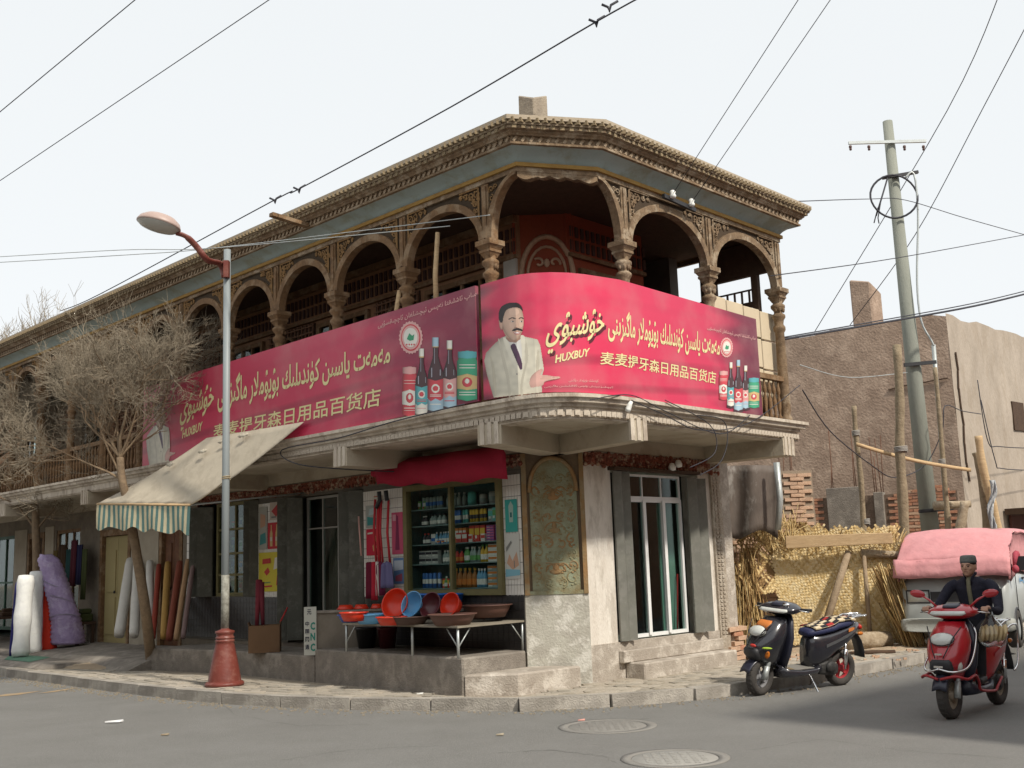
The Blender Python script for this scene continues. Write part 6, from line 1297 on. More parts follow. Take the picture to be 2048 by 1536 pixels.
# ================= RIGHT SIDE: mud building, brick walls, poles
Ym=26.;mc=D(1945,1150,Ym);mc.z=0;aM=R_(150);aN=R_(43)
dM=Vector((math.cos(aM),math.sin(aM),0));dN=Vector((math.cos(aN),math.sin(aN),0))
zM=D(1945,628,Ym).z
t=thing('mud_building','tall brown mud-rendered building with cracked corner behind the utility pole','building',mc)
def mface(name,P0,d,L_,ztop,m,seed,inward):
    r=random.Random(seed);n=int(L_/.4);k=16;rings=[];nn=Vector((-d.y,d.x,0))*inward
    for i in range(n+1):
        x=L_*i/n;zt_=ztop(x)+r.uniform(-.05,.05)
        rings.append([P0+d*x+nn*(.04*noise.noise(Vector((x*.9,z_*.9,seed))))+Z*z_ for z_ in [zt_*j/k for j in range(k+1)]])
    b=MB();b.loft(rings,cap=False,closed=False,smooth=True);return b.build(name,m,t)
_pl=PLN(1575,672,mc,Vector((dM.y,-dM.x,0)));_sl=(zM-_pl.z)/(_pl-mc).dot(dM)
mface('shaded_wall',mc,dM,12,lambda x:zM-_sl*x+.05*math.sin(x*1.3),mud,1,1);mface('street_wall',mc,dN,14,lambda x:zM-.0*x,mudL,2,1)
b=MB();q0=mc;b.hexa([mc+dM*.15+dN*.12,mc+dN*13.9,mc+dN*13.9+dM*9,mc+dM*11.9,mc+dM*.15+dN*.12+Z*(zM-.25),mc+dN*13.9+Z*(zM-.25),mc+dN*13.9+dM*9+Z*(zM-_sl*12-.3),mc+dM*11.9+Z*(zM-_sl*12-.3)]);b.build('inner_mass',mud,t)
# small window recess and timbers on the street wall
def onN(px,py): 
    P=PLN(px,py,mc,Vector((dN.y,-dN.x,0)));return (P-mc).dot(dN),P.z
FN=lambda s,o,z:mc+dN*s+Vector((dN.y,-dN.x,0))*o+Z*z
FM=lambda s,o,z:mc+dM*s+Vector((-dM.y,dM.x,0))*o+Z*z
s_,z_=onN(2035,835)
b=MB();b.fb(FN,s_-.35,s_+.35,.0,.05,z_-.35,z_+.4);b.build('small_window',wooddark,t)
b=MB();
for i in range(7): 
    a=FN(.25+.03*math.sin(i*2),.03,zM-.9-i*.45);c=FN(.25+.05*math.sin(i*2+2),.03,zM-1.35-i*.45);b.bar(a,c,.035,.03)
b.build('wall_crack',wooddark,t)
b=MB();
for i in range(4):
    a=FM(.1+.35*i,.045,zM-1.55-.03*i+.03*math.sin(i*3));c=FM(.1+.35*(i+1),.045,zM-1.55-.03*(i+1)+.03*math.sin(i*3+3));b.bar(a,c,.05,.02)
b.build('wall_crack',wooddark,t)
# chimney of mud
cp=D(1741,700,Ym+1.6);
b=MB();M=Matrix.Translation((cp.x,cp.y,0))@Matrix.Rotation(R_(-28),4,'Z');zc1,zc2=D(1715,560,Ym+1.6).z,D(1768,585,Ym+1.6).z
b.hexa([M@Vector(p) for p in ((-.32,-.25,5.2),(.2,-.3,5.2),(.36,.25,5.2),(-.3,.3,5.2),(-.34,-.25,zc1),(.18,-.3,zc1-.12),(.36,.25,zc2),(-.3,.3,zc1-.03))]);b.build('mud_chimney',mud,t,bevel=.04)
# dark shed under the street wall right edge
b=MB();b.fb(FN,2.0,8.5,.05,1.6,2.35,2.5);b.build('shed_roof',wooddark,t)
b=MB();b.fb(FN,2.2,8.4,.06,.12,.1,2.34);b.build('shed_wall',mat('shed_dark_red',(.12,.05,.04),.8),t)
for i in range(4): b=MB();b.fb(FN,2.3+1.9*i,2.4+1.9*i,1.4,1.5,.1,2.34);b.build('shed_post',wooddark,t)
# brick wall with piers
Yb_=23.6;bw0=D(1555,1100,Yb_+1.2);bw1=D(1905,1100,Yb_-.6);bw0.z=bw1.z=0;dB=(bw1-bw0).normalized();nB=Vector((dB.y,-dB.x,0));LB=(bw1-bw0).length
FB=lambda s,o,z:bw0+dB*s+nB*o+Z*z
def onB(px,py,o=0): P=PLN(px,py,FB(0,o,0),nB);return (P-bw0).dot(dB),P.z
ztb=onB(1700,982)[1]
t=thing('brick_wall','unfinished red brick wall with grey concrete piers and rebar behind the straw shelter','wall',bw0)
b=MB();b.fb(FB,-1.6,LB+.2,-.25,-.02,0,ztb-.12);b.build('mortar_core',mortar,t)
bm2=[boxmesh('brick',.235,.1,.056,m_,.005,i+30) for i,m_ in enumerate((brickm,brickm,mat('dull_brick',(.35,.19,.13),.95),brickp,brickm))]
piers=[(onB(1655,1000)[0],onB(1722,1000)[0],onB(1690,975)[1]),(onB(1728,1000)[0]+.22,onB(1768,1000)[0],onB(1750,985)[1]),(onB(1562,1000)[0],onB(1590,1000)[0],onB(1575,975)[1])]
Ms=[];rowi=0;z=.9
while z<ztb:
    s=-1.4+(rowi%2)*.125
    while s<LB+.1:
        if not any(a-.13<s<c+.13 for a,c,_ in piers) and (z<ztb-.14+.14*math.sin(s*2.1+1) ) and rnd.random()>.015: Ms.append(frameM(FB,s,-.05+rnd.uniform(-.008,.008),z))
        s+=.25
    z+=.068;rowi+=1
Ms.sort(key=lambda M:-M.translation.z);pieces('brick',t,bm2,Ms,300,'lower_brickwork')
b=MB();b.fb(FB,-1.5,LB,-.3,-.14,ztb-.1,ztb+.02)
for a,c,zz in piers:
    b=MB();b.fb(FB,a,c,-.2,.08,0,zz);pr_=b.build('concrete_pier',conc,t,bevel=.01)
    for k in range(4):
        x=a+(c-a)*(.15+.7*(k%2));o_=-.15 if k<2 else .03;h=rnd.uniform(.5,1.3);b=MB();b.tube([FB(x,o_,zz-.05),FB(x+rnd.uniform(-.05,.05),o_,zz+h)],.010,4);b.build('rebar',mat('rusty_rebar',(.16,.08,.05),.9),pr_)
# pale sunlit brick wall, left behind pilaster
lw0=D(1462,1100,18.2);lw0.z=0;t2=thing('brick_wall','pale sunlit low brick wall directly behind the whitewashed pilaster','wall',lw0)
dW=Vector((1,.12,0)).normalized();FW=lambda s,o,z:lw0+dW*s+Vector((dW.y,-dW.x,0))*o+Z*z
b=MB();b.fb(FW,0,1.5,-.25,-.02,0,2.25);b.fb(FW,.95,1.5,-.24,-.03,2.25,2.95);b.build('mortar_core',mat('pale_mortar',(.3,.24,.18),.95),t2)
Ms=[];rowi=0;z=.15
while z<2.9:
    s=.1+(rowi%2)*.12
    while s<1.45:
        if z<2.2 or s>1.02: Ms.append(frameM(FW,s,-.05+rnd.uniform(-.01,.01),z))
        s+=.25
    z+=.068;rowi+=1
pieces('brick',t2,[boxmesh('brick',.235,.1,.056,m_,.006,i+40) for i,m_ in enumerate((brickp,mat('tan_brick',(.5,.34,.24),.95),brickp))],Ms)
# dark rough wall seen above (back of yard) and smoky metal sheet
ps=D(1512,960,17.4);t=thing('sheet_metal','dangling smoke-blackened metal sheet beyond the end of the balcony','sheet metal',ps)
b=MB();b.loft([[D(1452+104*u,932+6*v*0+ (138+10*math.sin(u*7))*v,17.3+.10*math.sin(u*9)+.12*u)+Vector((0,0,.015*math.sin(v*14+u*3))) for u in [i/14 for i in range(15)]] for v in [j/10 for j in range(11)]],cap=False,closed=False,smooth=True)
o=b.build('sheet',mat('smoky_galvanised',(.16,.13,.11),.6,(.08,.065,.055),2.5,.9,.2,20,col3=(.40,.38,.35),scale3=1.4,amt3=.6,stretch=(1.5,1,.6)),t);o.modifiers.new('t','SOLIDIFY').thickness=.006
b=MB();b.tube([D(1553,925,17.2),D(1560,1000,17.2),D(1556,1060,17.2)],.05,8);b.build('foil_flue',steel,t)
# wooden yard poles
def ypole(pts,Y,r,label,m=log,rope=None,name='timber_pole'):
    P=[D(x,y,Y) for x,y in pts];
    b=MB();PP=cr_spline([P[0]]+P+[P[-1]],4);n=len(PP);b.tube(PP,[r*(1.1-.3*i/n)*(1+.08*math.sin(i*1.7)) for i in range(n)],9)
    if rope:
        t=thing(name,label,'pole',P[0]);b.build('shaft',m,t)
        for (x,y) in rope:
            b=MB();c=D(x,y,Y);b.tube([c+Vector((math.cos(a)*r*1.2,math.sin(a)*r*1.2,.004*a-.04)) for a in np.linspace(0,25,50)],.012,4);b.build('rope_binding',flat('grey_rope',(.35,.33,.3)),t)
    else: o=b.build(name,m);tag(o,label,'pole')
lg2=mat('weathered_pole_bark',(.34,.27,.18),.95,(.18,.14,.09),9,.9,.7,30)
ypole([(1737,1190),(1735,1120),(1728,1060),(1722,960),(1712,870),(1708,812)],20.2,.055,'thin crooked timber pole nearest the corner building',lg2,[(1712,868),(1732,1045)])
ypole([(1814,1190),(1812,1150),(1806,1000),(1800,900),(1800,800),(1794,690)],20.0,.095,'thick upright timber pole between thin pole and concrete pole',lg2,[(1802,900)])
ypole([(1906,1190),(1902,1130),(1896,1040),(1887,930),(1878,820),(1870,735)],21.2,.05,'slim timber pole lashed beside the concrete utility pole',lg2,[(1884,925)])
ypole([(1980,1190),(1975,1080),(1968,1000),(1957,930),(1950,905)],21.0,.07,'short forked timber pole at the right under the pale wall',lg2)
ypole([(2010,1190),(2000,1085),(1985,1010),(1965,930),(1957,872)],20.8,.085,'leaning timber beam with plastic sheeting on the pale mud wall',plank)
ypole([(1902,1190),(1910,1095),(1922,1050),(1930,1005)],20.9,.10,'short thick leaning post between the utility pole and right poles',log)
ypole([(1868,1012),(1940,1008)],21.6,.08,'short horizontal beam behind the utility pole',log,name='timber_beam')
b=MB();b.loft([[D(1712+(1940-1712)*u,888+(940-888)*u+6*math.sin(u*3.2)-3+7*v,20.0+.9*u) for u in [i/12 for i in range(13)]] for v in (0,1)],cap=False,closed=False);o=b.build('batten',plank);o.modifiers.new('t','SOLIDIFY').thickness=.03;tag(o,'long pale batten tied across the timber poles','batten')
b=MB();b.loft([[D(1978+12*u+4*math.sin(v*9),960+115*v,20.6+.05*math.sin(u*9+v*20)) for u in [i/8 for i in range(9)]] for v in [j/14 for j in range(15)]],cap=False,closed=False,smooth=True);o=b.build('plastic_sheeting',mat('milky_plastic',(.45,.47,.47),.4,(.3,.3,.32),6,.8,.5,20,spec=.6));o.modifiers.new('t','SOLIDIFY').thickness=.01;tag(o,'crumpled plastic sheeting hanging beside the leaning beam','plastic sheet')
b=MB();b.tube([D(1832,1076,19.3),D(1895,1082,19.5),D(1895,1120,19.5)],.02,5);o=b.build('white_frame',alum);tag(o,'white metal frame corner behind the straw shelter','frame')
# ================= STRAW SHELTER
hp=G(1770,1290,.12)
t=thing('straw_shelter','golden woven reed mat shelter propped with timber on the right pavement','shelter',hp)
aH=R_(-9);dH=Vector((math.cos(aH),math.sin(aH),0));nH=Vector((dH.y,-dH.x,0));FH=lambda s,o,z:Vector((hp.x,hp.y,0))+dH*s+nH*o+Z*z
def onH(px,py,o=0): P=PLN(px,py,FH(0,o,0),nH);return (P-FH(0,0,0)).dot(dH),P.z
mr=random.Random(31)
def weave(name,corners,w_,m_,skip=0,ragged=.12,hole=None,amp=.045,parent=None):
    """corners in (s,z): diagonal over-under reed strips clipped to the quad"""
    b=MB();(s0,z0),(s1,z1)=corners;W,H=s1-s0,z1-z0
    surf=lambda s,z,l:FH(s,amp*math.sin(s*2.3+z*1.1)+amp*.6*math.sin(z*3.1+s)+l,z)
    inside=lambda s,z:(s0+ragged*.5*noise.noise(Vector((z*3,1,0)))<s<s1+ragged*.5*noise.noise(Vector((z*3,5,0))) and z0<z<z1+ragged*noise.noise(Vector((s*4,9,0)))) and not (hole and hole(s,z))
    st=w_*1.08
    for fam in (0,1):
        d=Vector((.62,.785)) if fam==0 else Vector((-.62,.785));nn=Vector((-d.y,d.x))
        K=int((W+H)/st)+2
        for k in range(-K,K):
            if mr.random()<skip: continue
            base=Vector((s0+W/2,z0+H/2))+nn*(k*st+mr.uniform(-.004,.004));n=int((W+H)/st)+2
            run=[]
            jit=mr.uniform(-.004,.004);ext=0
            for i in range(-n,n+1):
                p=base+d*(i*st);ins=inside(p.x,p.y)
                if ins or (run and ext<(1+mr.random()*2) and mr.random()<.5):
                    if not ins: ext+=1
                    run.append((p,((i+k)%2==fam)))
                elif run:
                    if len(run)>1: segs(b,run,nn,w_,surf,jit,st)
                    run=[];ext=0
            if len(run)>1: segs(b,run,nn,w_,surf,jit,st)
    o=b.build(name,m_,parent or t);o['kind']='stuff';return o
def segs(b,run,nn,w_,surf,jit,st):
    vs=[];
    for p,up in run:
        l=(.0045 if up else -.0045)+jit*.6
        for q_ in (-.5,.5): P=p+nn*(q_*w_*1.04);vs.append(surf(P.x,P.y,l))
    c=mr.random();b.add(vs,[(2*i,2*i+1,2*i+3,2*i+2) for i in range(len(run)-1)],0 if c<.5 else (1 if c<.8 else 2))
strawp=mat('pale_reed',(.84,.71,.45),.7,(.6,.45,.22),18,.9,.3,60)
sl,zl=onH(1545,1090);sr_,_=onH(1800,1100);s0_,zt0=onH(1478,1060)
smats=[straw,strawp,mat('mid_reed',(.66,.48,.22),.8,(.46,.31,.13),16,.9,.3,60)]
b=MB();b.fb(FH,sl+.03,onH(1800,1100)[0]-.03,-.10,-.075,.14,zl+.12);b.build('mat_backing',mat('mat_backing_straw',(.64,.48,.24),.9,(.45,.32,.15),14,.9,.5,50),t)
weave('reed_mat',((sl,.14),(onH(1800,1100)[0],zl+.22)),.030,smats,0,.16)
weave('torn_reed_mat',((onH(1476,1100)[0],.95),(onH(1620,1100)[0],onH(1520,1045)[1])),.028,[mat('mid_reed',()),strawd,straw],.35,.3,hole=lambda s,z:noise.noise(Vector((s*2.5,z*2.5,4)))>.28,amp=.1)
# second layer, slightly in front, right panel of mat
t_keep=t
b=MB()
for k in range(420):
    kind=mr.random()
    if kind<.45:
        px=mr.uniform(1480,1590);py=mr.uniform(1050,1110);s,z=onH(px,py);a=mr.gauss(1.57,.6);l=mr.uniform(.15,.45)
    elif kind<.7:
        px=mr.uniform(1590,1800);py=mr.uniform(1080,1100);s,z=onH(px,py);a=mr.gauss(1.57,.5);l=mr.uniform(.06,.22)
    else:
        px=mr.uniform(1470,1505);py=mr.uniform(1130,1290);s,z=onH(px,py);a=mr.gauss(1.57,.12);l=mr.uniform(.3,.9);z=max(.12,z-.3)
    o_=mr.uniform(-.08,.14);p=FH(s,o_,z);q_=FH(s+l*math.cos(a),o_+mr.uniform(-.1,.1),z+l*math.sin(a));md=p.lerp(q_,.5)+Vector((mr.uniform(-.02,.02),0,mr.uniform(-.02,.03)));b.tube([p,md,q_],mr.uniform(.004,.009),3,m=mr.choice([0,1,2]),cap=False)
o=b.build('loose_reeds',[straw,strawd,mat('mid_reed',())],t);o['kind']='stuff'
b=MB()
for k in range(130):
    px=mr.uniform(1478,1500)+mr.random()**2*22;y0=mr.uniform(1080,1200);s,z=onH(px,y0);l=mr.uniform(.5,1.0);p=FH(s,mr.uniform(-.1,.12),z);q_=FH(s+mr.uniform(-.1,.1),mr.uniform(-.1,.12),max(.12,z-l));b.tube([p,p.lerp(q_,.5)+Vector((mr.uniform(-.03,.03),0,0)),q_],mr.uniform(.006,.012),3,m=mr.choice([0,1]),cap=False)
o=b.build('hanging_reeds',[mat('mid_reed',()),strawd],t);o['kind']='stuff'
A_,z1_=onH(1572,1100,.2);B__,z2_=onH(1786,1100,.2);ptop,pbot=onH(1572,1072,.22)[1],onH(1572,1097,.22)[1]
b=MB();b.hexa([FH(A_,.18,pbot),FH(B__,.18,pbot+.02),FH(B__,.25,pbot+.02),FH(A_,.25,pbot),FH(A_,.18,ptop),FH(B__,.18,ptop-.01),FH(B__,.25,ptop-.01),FH(A_,.25,ptop)]);b.build('top_plank',plank,t,bevel=.006)
b=MB();b.tube([FH(onH(1722,1106,.12)[0],.10,onH(1722,1106,.12)[1]),FH(onH(1830,1112,.12)[0],.06,onH(1830,1112,.12)[1])],[.065,.055],10);b.build('cross_log',log,t)
for (x0,y0,x1,y1,r) in ((1632,1262,1697,1103,.058),(1740,1252,1728,1110,.035)): b=MB();a=FH(*[onH(x0,y0,.3)[0],.42 if r>.05 else .22,.13]);c=FH(onH(x1,y1,.12)[0],.12,onH(x1,y1,.12)[1]);b.tube([a,a.lerp(c,.5),c],[r,r*1.02,r*.9],9);b.build('prop_log',mat('grey_prop_bark',(.38,.29,.2),.95,(.22,.16,.1),10,.9,.6,40),t)
# right-hand standing reed bundle and twiggy tree stump
b=MB()
for k in range(260):
    u=mr.random();px=1795+25*u+mr.gauss(0,6);y0=1290;p=G(px+18,1296,.1)+Vector((mr.gauss(0,.06),mr.uniform(-.12,.12),0));h=mr.uniform(.5,1.3);q_=p+Vector((-.26*h+mr.gauss(0,.07)+.0,mr.gauss(0,.06),h));b.tube([p,p.lerp(q_,.55)+Vector((mr.uniform(-.03,.05),0,0)),q_],mr.uniform(.006,.012),3,m=mr.choice([0,1,1,2]),cap=False)
o=b.build('reed_bundle',[straw,strawd,mat('mid_reed',())]);tag(o,'standing bundle of loose brown reeds between the shelter and the tarped van','reed bundle')
b=MB()
for k in range(160):
    p=G(1830,1300,1.25)*1.0;p=FH(onH(1825,1120,-.1)[0],-.1,1.35)+Vector((mr.uniform(-.35,.35),mr.uniform(-.2,.2),mr.uniform(-.15,.2)));a=mr.uniform(0,6.28);q_=p+Vector((.2*math.cos(a),.1*math.sin(a),.12*math.sin(a*2)));b.tube([p,q_],.005,3,m=mr.choice([0,1]),cap=False)
o=b.build('reed_tangle',[straw,strawd],t);o['kind']='stuff'
# logs on the ground
def glog(x0,y0,x1,y1,r,label,m=log):
    p=G(x0,y0,.1)+Z*r;q_=G(x1,y1,.1)+Z*r;b=MB();b.tube([p,p.lerp(q_,.5)+Z*.01,q_],[r,r*1.04,r],14);o=b.build('log',m);tag(o,label,'log')
glog(1690,1302,1778,1296,.125,'thick pale log lying in front of the reed mat');glog(1775,1286,1850,1278,.11,'second log lying behind the thick pale one');glog(1500,1325,1540,1316,.06,'short log lying by the pilaster foot',wooddark)
glog(1700,1312,1790,1308,.03,'thin broken branch lying along the kerb by the thick log',wooddark)
# ================= building across the street (outside the frame, casts the shade on the road)
bt_=thing('opposite_building','plain brick building across the road just outside the right of the picture','building',(9.2,6,0))
tip=G(1462,1433,0);hO=6.0;cO=Vector((tip.x,tip.y,0))+Vector((SUNV.x,SUNV.y,0))*(hO/math.tan(SUNEL))
dO=Vector((math.cos(R_(43)),math.sin(R_(43)),0));eO=Vector((math.cos(R_(-42)),math.sin(R_(-42)),0))
b=MB();P=[cO,cO+dO*16,cO+dO*16+eO*8,cO+eO*8];b.hexa([*[p+Z*0 for p in P],*[p+Z*hO for p in P]]);b.build('brick_body',brickm,bt_)
for i in range(5):
    for z_ in (1,3.8): b=MB();FO=lambda s,o,z:cO+dO*s-eO*o+Z*z;b.fb(FO,1+3*i,2.4+3*i,.0,.04,z_,z_+1.5);b.build('window',wooddark,bt_)
def plainb(name_label,pts,h,m,F,ext,wz=((1,2.4),(3.9,5.3))):  # plain houses out of view, added to dim the skylight on the facades
    t=thing('opposite_building',name_label,'building',pts[0]);b=MB();b.hexa([*[p+Z*0 for p in pts],*[p+Z*h for p in pts]]);b.build('rendered_body',m,t)
    b=MB();n=int(ext/3)
    for i in range(n):
        for a,c in wz: b=MB();b.fb(F,1+3*i,2.3+3*i,.0,.05,a,c);b.build('window',wooddark,t)
FA=lambda s,o,z:Vector((-14+s,-6.5+o,z));plainb('long low mud-rendered house added behind the viewer to cut skylight, outside the picture',[FA(0,0,0),FA(30,0,0),FA(30,-8,0),FA(0,-8,0)],5.5,mud,FA,30,wz=((1,2.4),))
FBl=lambda s,o,z:L(s-6,12-o,z);plainb('row of mud houses added across the left street to cut skylight, outside the picture',[FBl(0,0,0),FBl(32,0,0),FBl(32,-7,0),FBl(0,-7,0)],5.0,mud,FBl,30,wz=((1,2.4),))
# ================= SCOOTERS
def ring(x,y0,hw,zt,zb,n=16,e=.75,nose=0):
    """superellipse ring in the plane x=const (y width, z height); returns pts"""
    o=[];zc=(zt+zb)/2;hh=(zt-zb)/2
    for k in range(n):
        a=2*math.pi*k/n;c,s_=math.cos(a),math.sin(a);o.append(Vector((x+nose*s_,y0+hw*math.copysign(abs(c)**e,c),zc+hh*math.copysign(abs(s_)**e,s_))))
    return o
def ringz(z,xf,xb,hw,n=18,e=.8):
    """horizontal ring: xf front, xb back"""
    o=[];xc=(xf+xb)/2;hx=(xf-xb)/2
    for k in range(n):
        a=2*math.pi*k/n;c,s_=math.cos(a),math.sin(a);o.append(Vector((xc+hx*math.copysign(abs(c)**e,c),hw*math.copysign(abs(s_)**e,s_),z)))
    return o
tyrem=mat('dusty_tyre',(.045,.042,.04),.9,(.09,.08,.07),9,.6,.4,60)
def wheel(x,r,rimcol,parent,spokes=5,steer=0):
    M=Matrix.Translation((x,0,r))@Matrix.Rotation(steer,4,'Z')@Matrix.Rotation(R_(90),4,'X')
    b=MB();b.lathe([(r-.095,-.03),(r-.085,-.048),(r-.04,-.058),(r-.012,-.045),(r,-.018),(r,.018),(r-.012,.045),(r-.04,.058),(r-.085,.048),(r-.095,.03)],(0,0,0),36,M=M)
    w=b.build('wheel',tyrem,parent,local=True)
    b=MB()
    for k in range(24):
        a=2*math.pi*k/24;b.box((r-.004,0,0),(.014,.02,.06),M@Matrix.Rotation(a,4,'Z'))
    b.build('tread_blocks',tyrem,w,local=True)
    b=MB();b.lathe([(r-.10,-.03),(r-.088,-.032),(r-.088,.032),(r-.10,.03),(r-.105,0),(r-.10,-.03)],(0,0,0),30,M=M);b.lathe([(.001,-.05),(.045,-.05),(.045,.05),(.001,.05)],(0,0,0),14,M=M)
    for k in range(spokes):
        a=2*math.pi*k/spokes;d=Vector((math.cos(a),math.sin(a),0));b.bar(M@(d*.03),M@(d*(r-.098)),.035,.025,up=M.to_3x3()@Vector((0,0,1)))
    b.build('rim',rimcol,w,local=True);return w
def scooter(label,origin,heading,cs,style,scale):
    """local frame: x forward, y left, z up; wheelbase 1.26"""
    t=thing('scooter',label,'scooter',origin,heading,scale=scale);k=dict(parent=t,local=True)
    def P(name,mb,m,parent=t): return mb.build(name,m,parent,local=True)
    body,under,seatm,rimc,acc=cs['body'],cs['under'],cs['seat'],cs['rim'],cs['accent']
    st=R_(cs.get('steer',0));xf=.63;r=.225
    wheel(xf,r,rimc if style=='red' else mat('grey_rim',(.25,.25,.26),.5),t,5,st);wheel(-.63,r,rimc,t,5)
    b=MB();pts=[Vector((xf-.0+(r+.03)*math.cos(a),0,r+(r+.03)*math.sin(a))) for a in np.linspace(R_(20),R_(150),12)]
    b.loft([[p+Vector((0,y,-(abs(y)*.35))) for y in (-.075,-.05,0,.05,.075)] for p in pts],cap=False,closed=False,smooth=True);o=P('front_fender',b,under);o.modifiers.new('s','SOLIDIFY').thickness=.006
    for y in (-.085,.085): b=MB();b.tube([(xf+.01,y,r),(xf-.06,y,.42),(xf-.16,y*.8,.72)],[.026,.024,.024],8);b.tube([(xf+.01,y,r-.02),(xf-.03,y,.36)],[.034,.032],8);P('fork_leg',b,steel)
    # front apron
    b=MB();S_=[(.36,.60,.40,.09),(.42,.70,.37,.115),(.48,.785,.35,.15),(.56,.80,.34,.18),(.66,.745,.33,.208),(.76,.67,.315,.21),(.86,.585,.295,.175),(.94,.50,.28,.13)]
    b.loft([ringz(*s,e=.95) for s in S_],smooth=True);P('front_apron',b,body)
    for sy in (-1,1): b=MB();b.tube([(.60,sy*.175,.90),(.69,sy*.12,.80),(.765,sy*.075,.68),(.80,sy*.04,.60)],.006,5);P('apron_seam',b,blackm)
    b=MB();b.loft([ringz(z,xb+.03,xb-.03,hw,e=.5) for z,xb,hw in ((.33,.36,.13),(.5,.36,.20),(.7,.34,.225),(.9,.30,.17),(.96,.28,.12))],smooth=True);P('leg_shield',b,under)
    # head lamp
    Mh=Matrix.Translation((.675,0,.775))@Matrix.Rotation(R_(-38),4,'Y')
    b=MB();b.ell((0,0,0),(.05,.125,.075),16,8,M=Mh);P('headlight',b,mat('headlight_glass',(.62,.64,.6),.12,(.4,.42,.4),20,.5,.1,30,spec=.8))
    b=MB();b.lathe([(.118,.0),(.128,.004),(.122,.012)],(0,0,0),20,M=Mh@Matrix.Rotation(R_(90),4,'Y')@Matrix.Scale(.62,4,(1,0,0))) ;P('headlight_rim',b,under)
    for y in (-.14,.14): b=MB();b.ell((0,0,0),(.03,.035,.055),10,6,M=Matrix.Translation((.66,y,.52))@Matrix.Rotation(R_(20*(1 if y>0 else -1)),4,'Z'));P('turn_signal',b,flat('amber_signal' if style=='black' else 'clear_signal',(.5,.15,.02) if style=='black' else (.5,.5,.46),.2))
    b=MB();b.loft([ringz(z,x,x-.1,w_,12,.7) for z,x,w_ in ((.44,.765,.09),(.50,.80,.12),(.56,.81,.11),(.585,.80,.09))]);P('grille',b,blackm)
    # handlebar cover
    sg=Matrix.Translation((.33,0,0))@Matrix.Rotation(st,4,'Z')@Matrix.Translation((-.33,0,0))
    b=MB();b.loft([[sg@p for p in ringz(*s)] for s in ((.955,.40,.26,.09),(.985,.47,.20,.20),(1.02,.50,.18,.26),(1.06,.46,.18,.24),(1.095,.38,.19,.17),(1.11,.32,.22,.08))],smooth=True);P('handlebar_cover',b,body)
    b=MB();b.loft([[sg@p for p in ringz(*s)] for s in ((1.0,.507,.46,.15),(1.02,.512,.46,.19),(1.045,.488,.44,.17))],smooth=True);P('front_lamp_strip',b,mat('headlight_glass',()))
    b=MB();b.loft([[sg@p for p in ringz(*s)] for s in ((1.075,.445,.36,.08),(1.10,.40,.31,.09),(1.117,.34,.27,.07))],smooth=True);P('meter_hood',b,under)
    for sy in (-1,1):
        b=MB();b.tube([sg@Vector((.30,sy*.18,1.035)),sg@Vector((.25,sy*.36,1.04))],.018,8);P('handle_grip',b,black)
        b=MB();b.tube([sg@Vector((.33,sy*.20,1.03)),sg@Vector((.33,sy*.28,1.03)),sg@Vector((.30,sy*.36,1.02))],.007,5);P('brake_lever',b,chrome)
        if style=='red':
            b=MB();b.tube([sg@Vector((.32,sy*.17,1.08)),sg@Vector((.31,sy*.25,1.15)),sg@Vector((.30,sy*.34,1.20))],[.012,.012,.009],6);mm=P('mirror',b,acc)
            b=MB();b.ell((0,0,0),(.022,.085,.042),12,6,M=sg@Matrix.Translation((.29,sy*.38,1.215))@Matrix.Rotation(R_(8*sy),4,'X'));P('mirror_shell',b,body,mm)
            b=MB();b.ell((0,0,0),(.006,.07,.032),10,5,M=sg@Matrix.Translation((.268,sy*.38,1.215)));P('mirror_glass',b,chrome,mm)
    # floor
    b=MB();b.loft([ring(x,0,w_,zt,zb,e=.5) for x,w_,zt,zb in ((.40,.13,.36,.20),(.30,.17,.31,.20),(.10,.175,.285,.205),(-.10,.17,.29,.21),(-.2,.14,.33,.22))],smooth=True);P('floorboard',b,body if style=='black' else under)
    b=MB();b.box((.10,0,.291),(.38,.26,.008));P('floor_mat',b,mat('dusty_rubber_mat',(.22,.21,.19),.9))
    # rear body
    b=MB();b.loft([ring(x,0,w_,zt,zb,e=.7) for x,w_,zt,zb in ((-.06,.085,.66,.27),(-.12,.13,.70,.26),(-.25,.155,.70,.30),(-.42,.16,.72,.42),(-.6,.15,.76,.50),(-.76,.115,.79,.60),(-.88,.07,.80,.68),(-.92,.03,.79,.72))],smooth=True);P('rear_body',b,body)
    for sy in (-1,1):
        b=MB();b.loft([[Vector((x,sy*(w_+.004),z+dz)) for dz in (-.02,.02)] for x,w_,z in ((-.25,.158,.55),(-.42,.160,.60),(-.6,.150,.655),(-.78,.106,.71))],cap=False,closed=False);P('side_stripe',b,acc if style=='red' else chrome)
        b=MB();b.loft([[Vector((x,sy*(w_+.006),z+dz)) for dz in (-.022,.022)] for x,w_,z in ((-.62,.146,.72),(-.7,.125,.73),(-.76,.105,.72))],cap=False,closed=False);P('side_decal',b,flat('orange_decal',(.6,.2,.05)))
    # seat
    b=MB();b.loft([ring(x,0,w_,zt,zb,e=.7) for x,w_,zt,zb in ((-.03,.08,.73,.67),(-.08,.12,.765,.66),(-.25,.135,.775,.68),(-.42,.14,.80,.70),(-.48,.145,.835,.72),(-.65,.135,.845,.745),(-.78,.09,.84,.77),(-.80,.05,.83,.78))],smooth=True);P('seat',b,seatm)
    # rear bits
    b=MB()
    for sy in (-1,1): b.tube([(-.60,sy*.10,.82),(-.78,sy*.11,.875),(-.98,sy*.09,.885),(-1.0,sy*.05,.885)],.011,6)
    for x in (-.80,-.87,-.94): b.tube([(x,-.11,.877),(x,.11,.877)],.008,5)
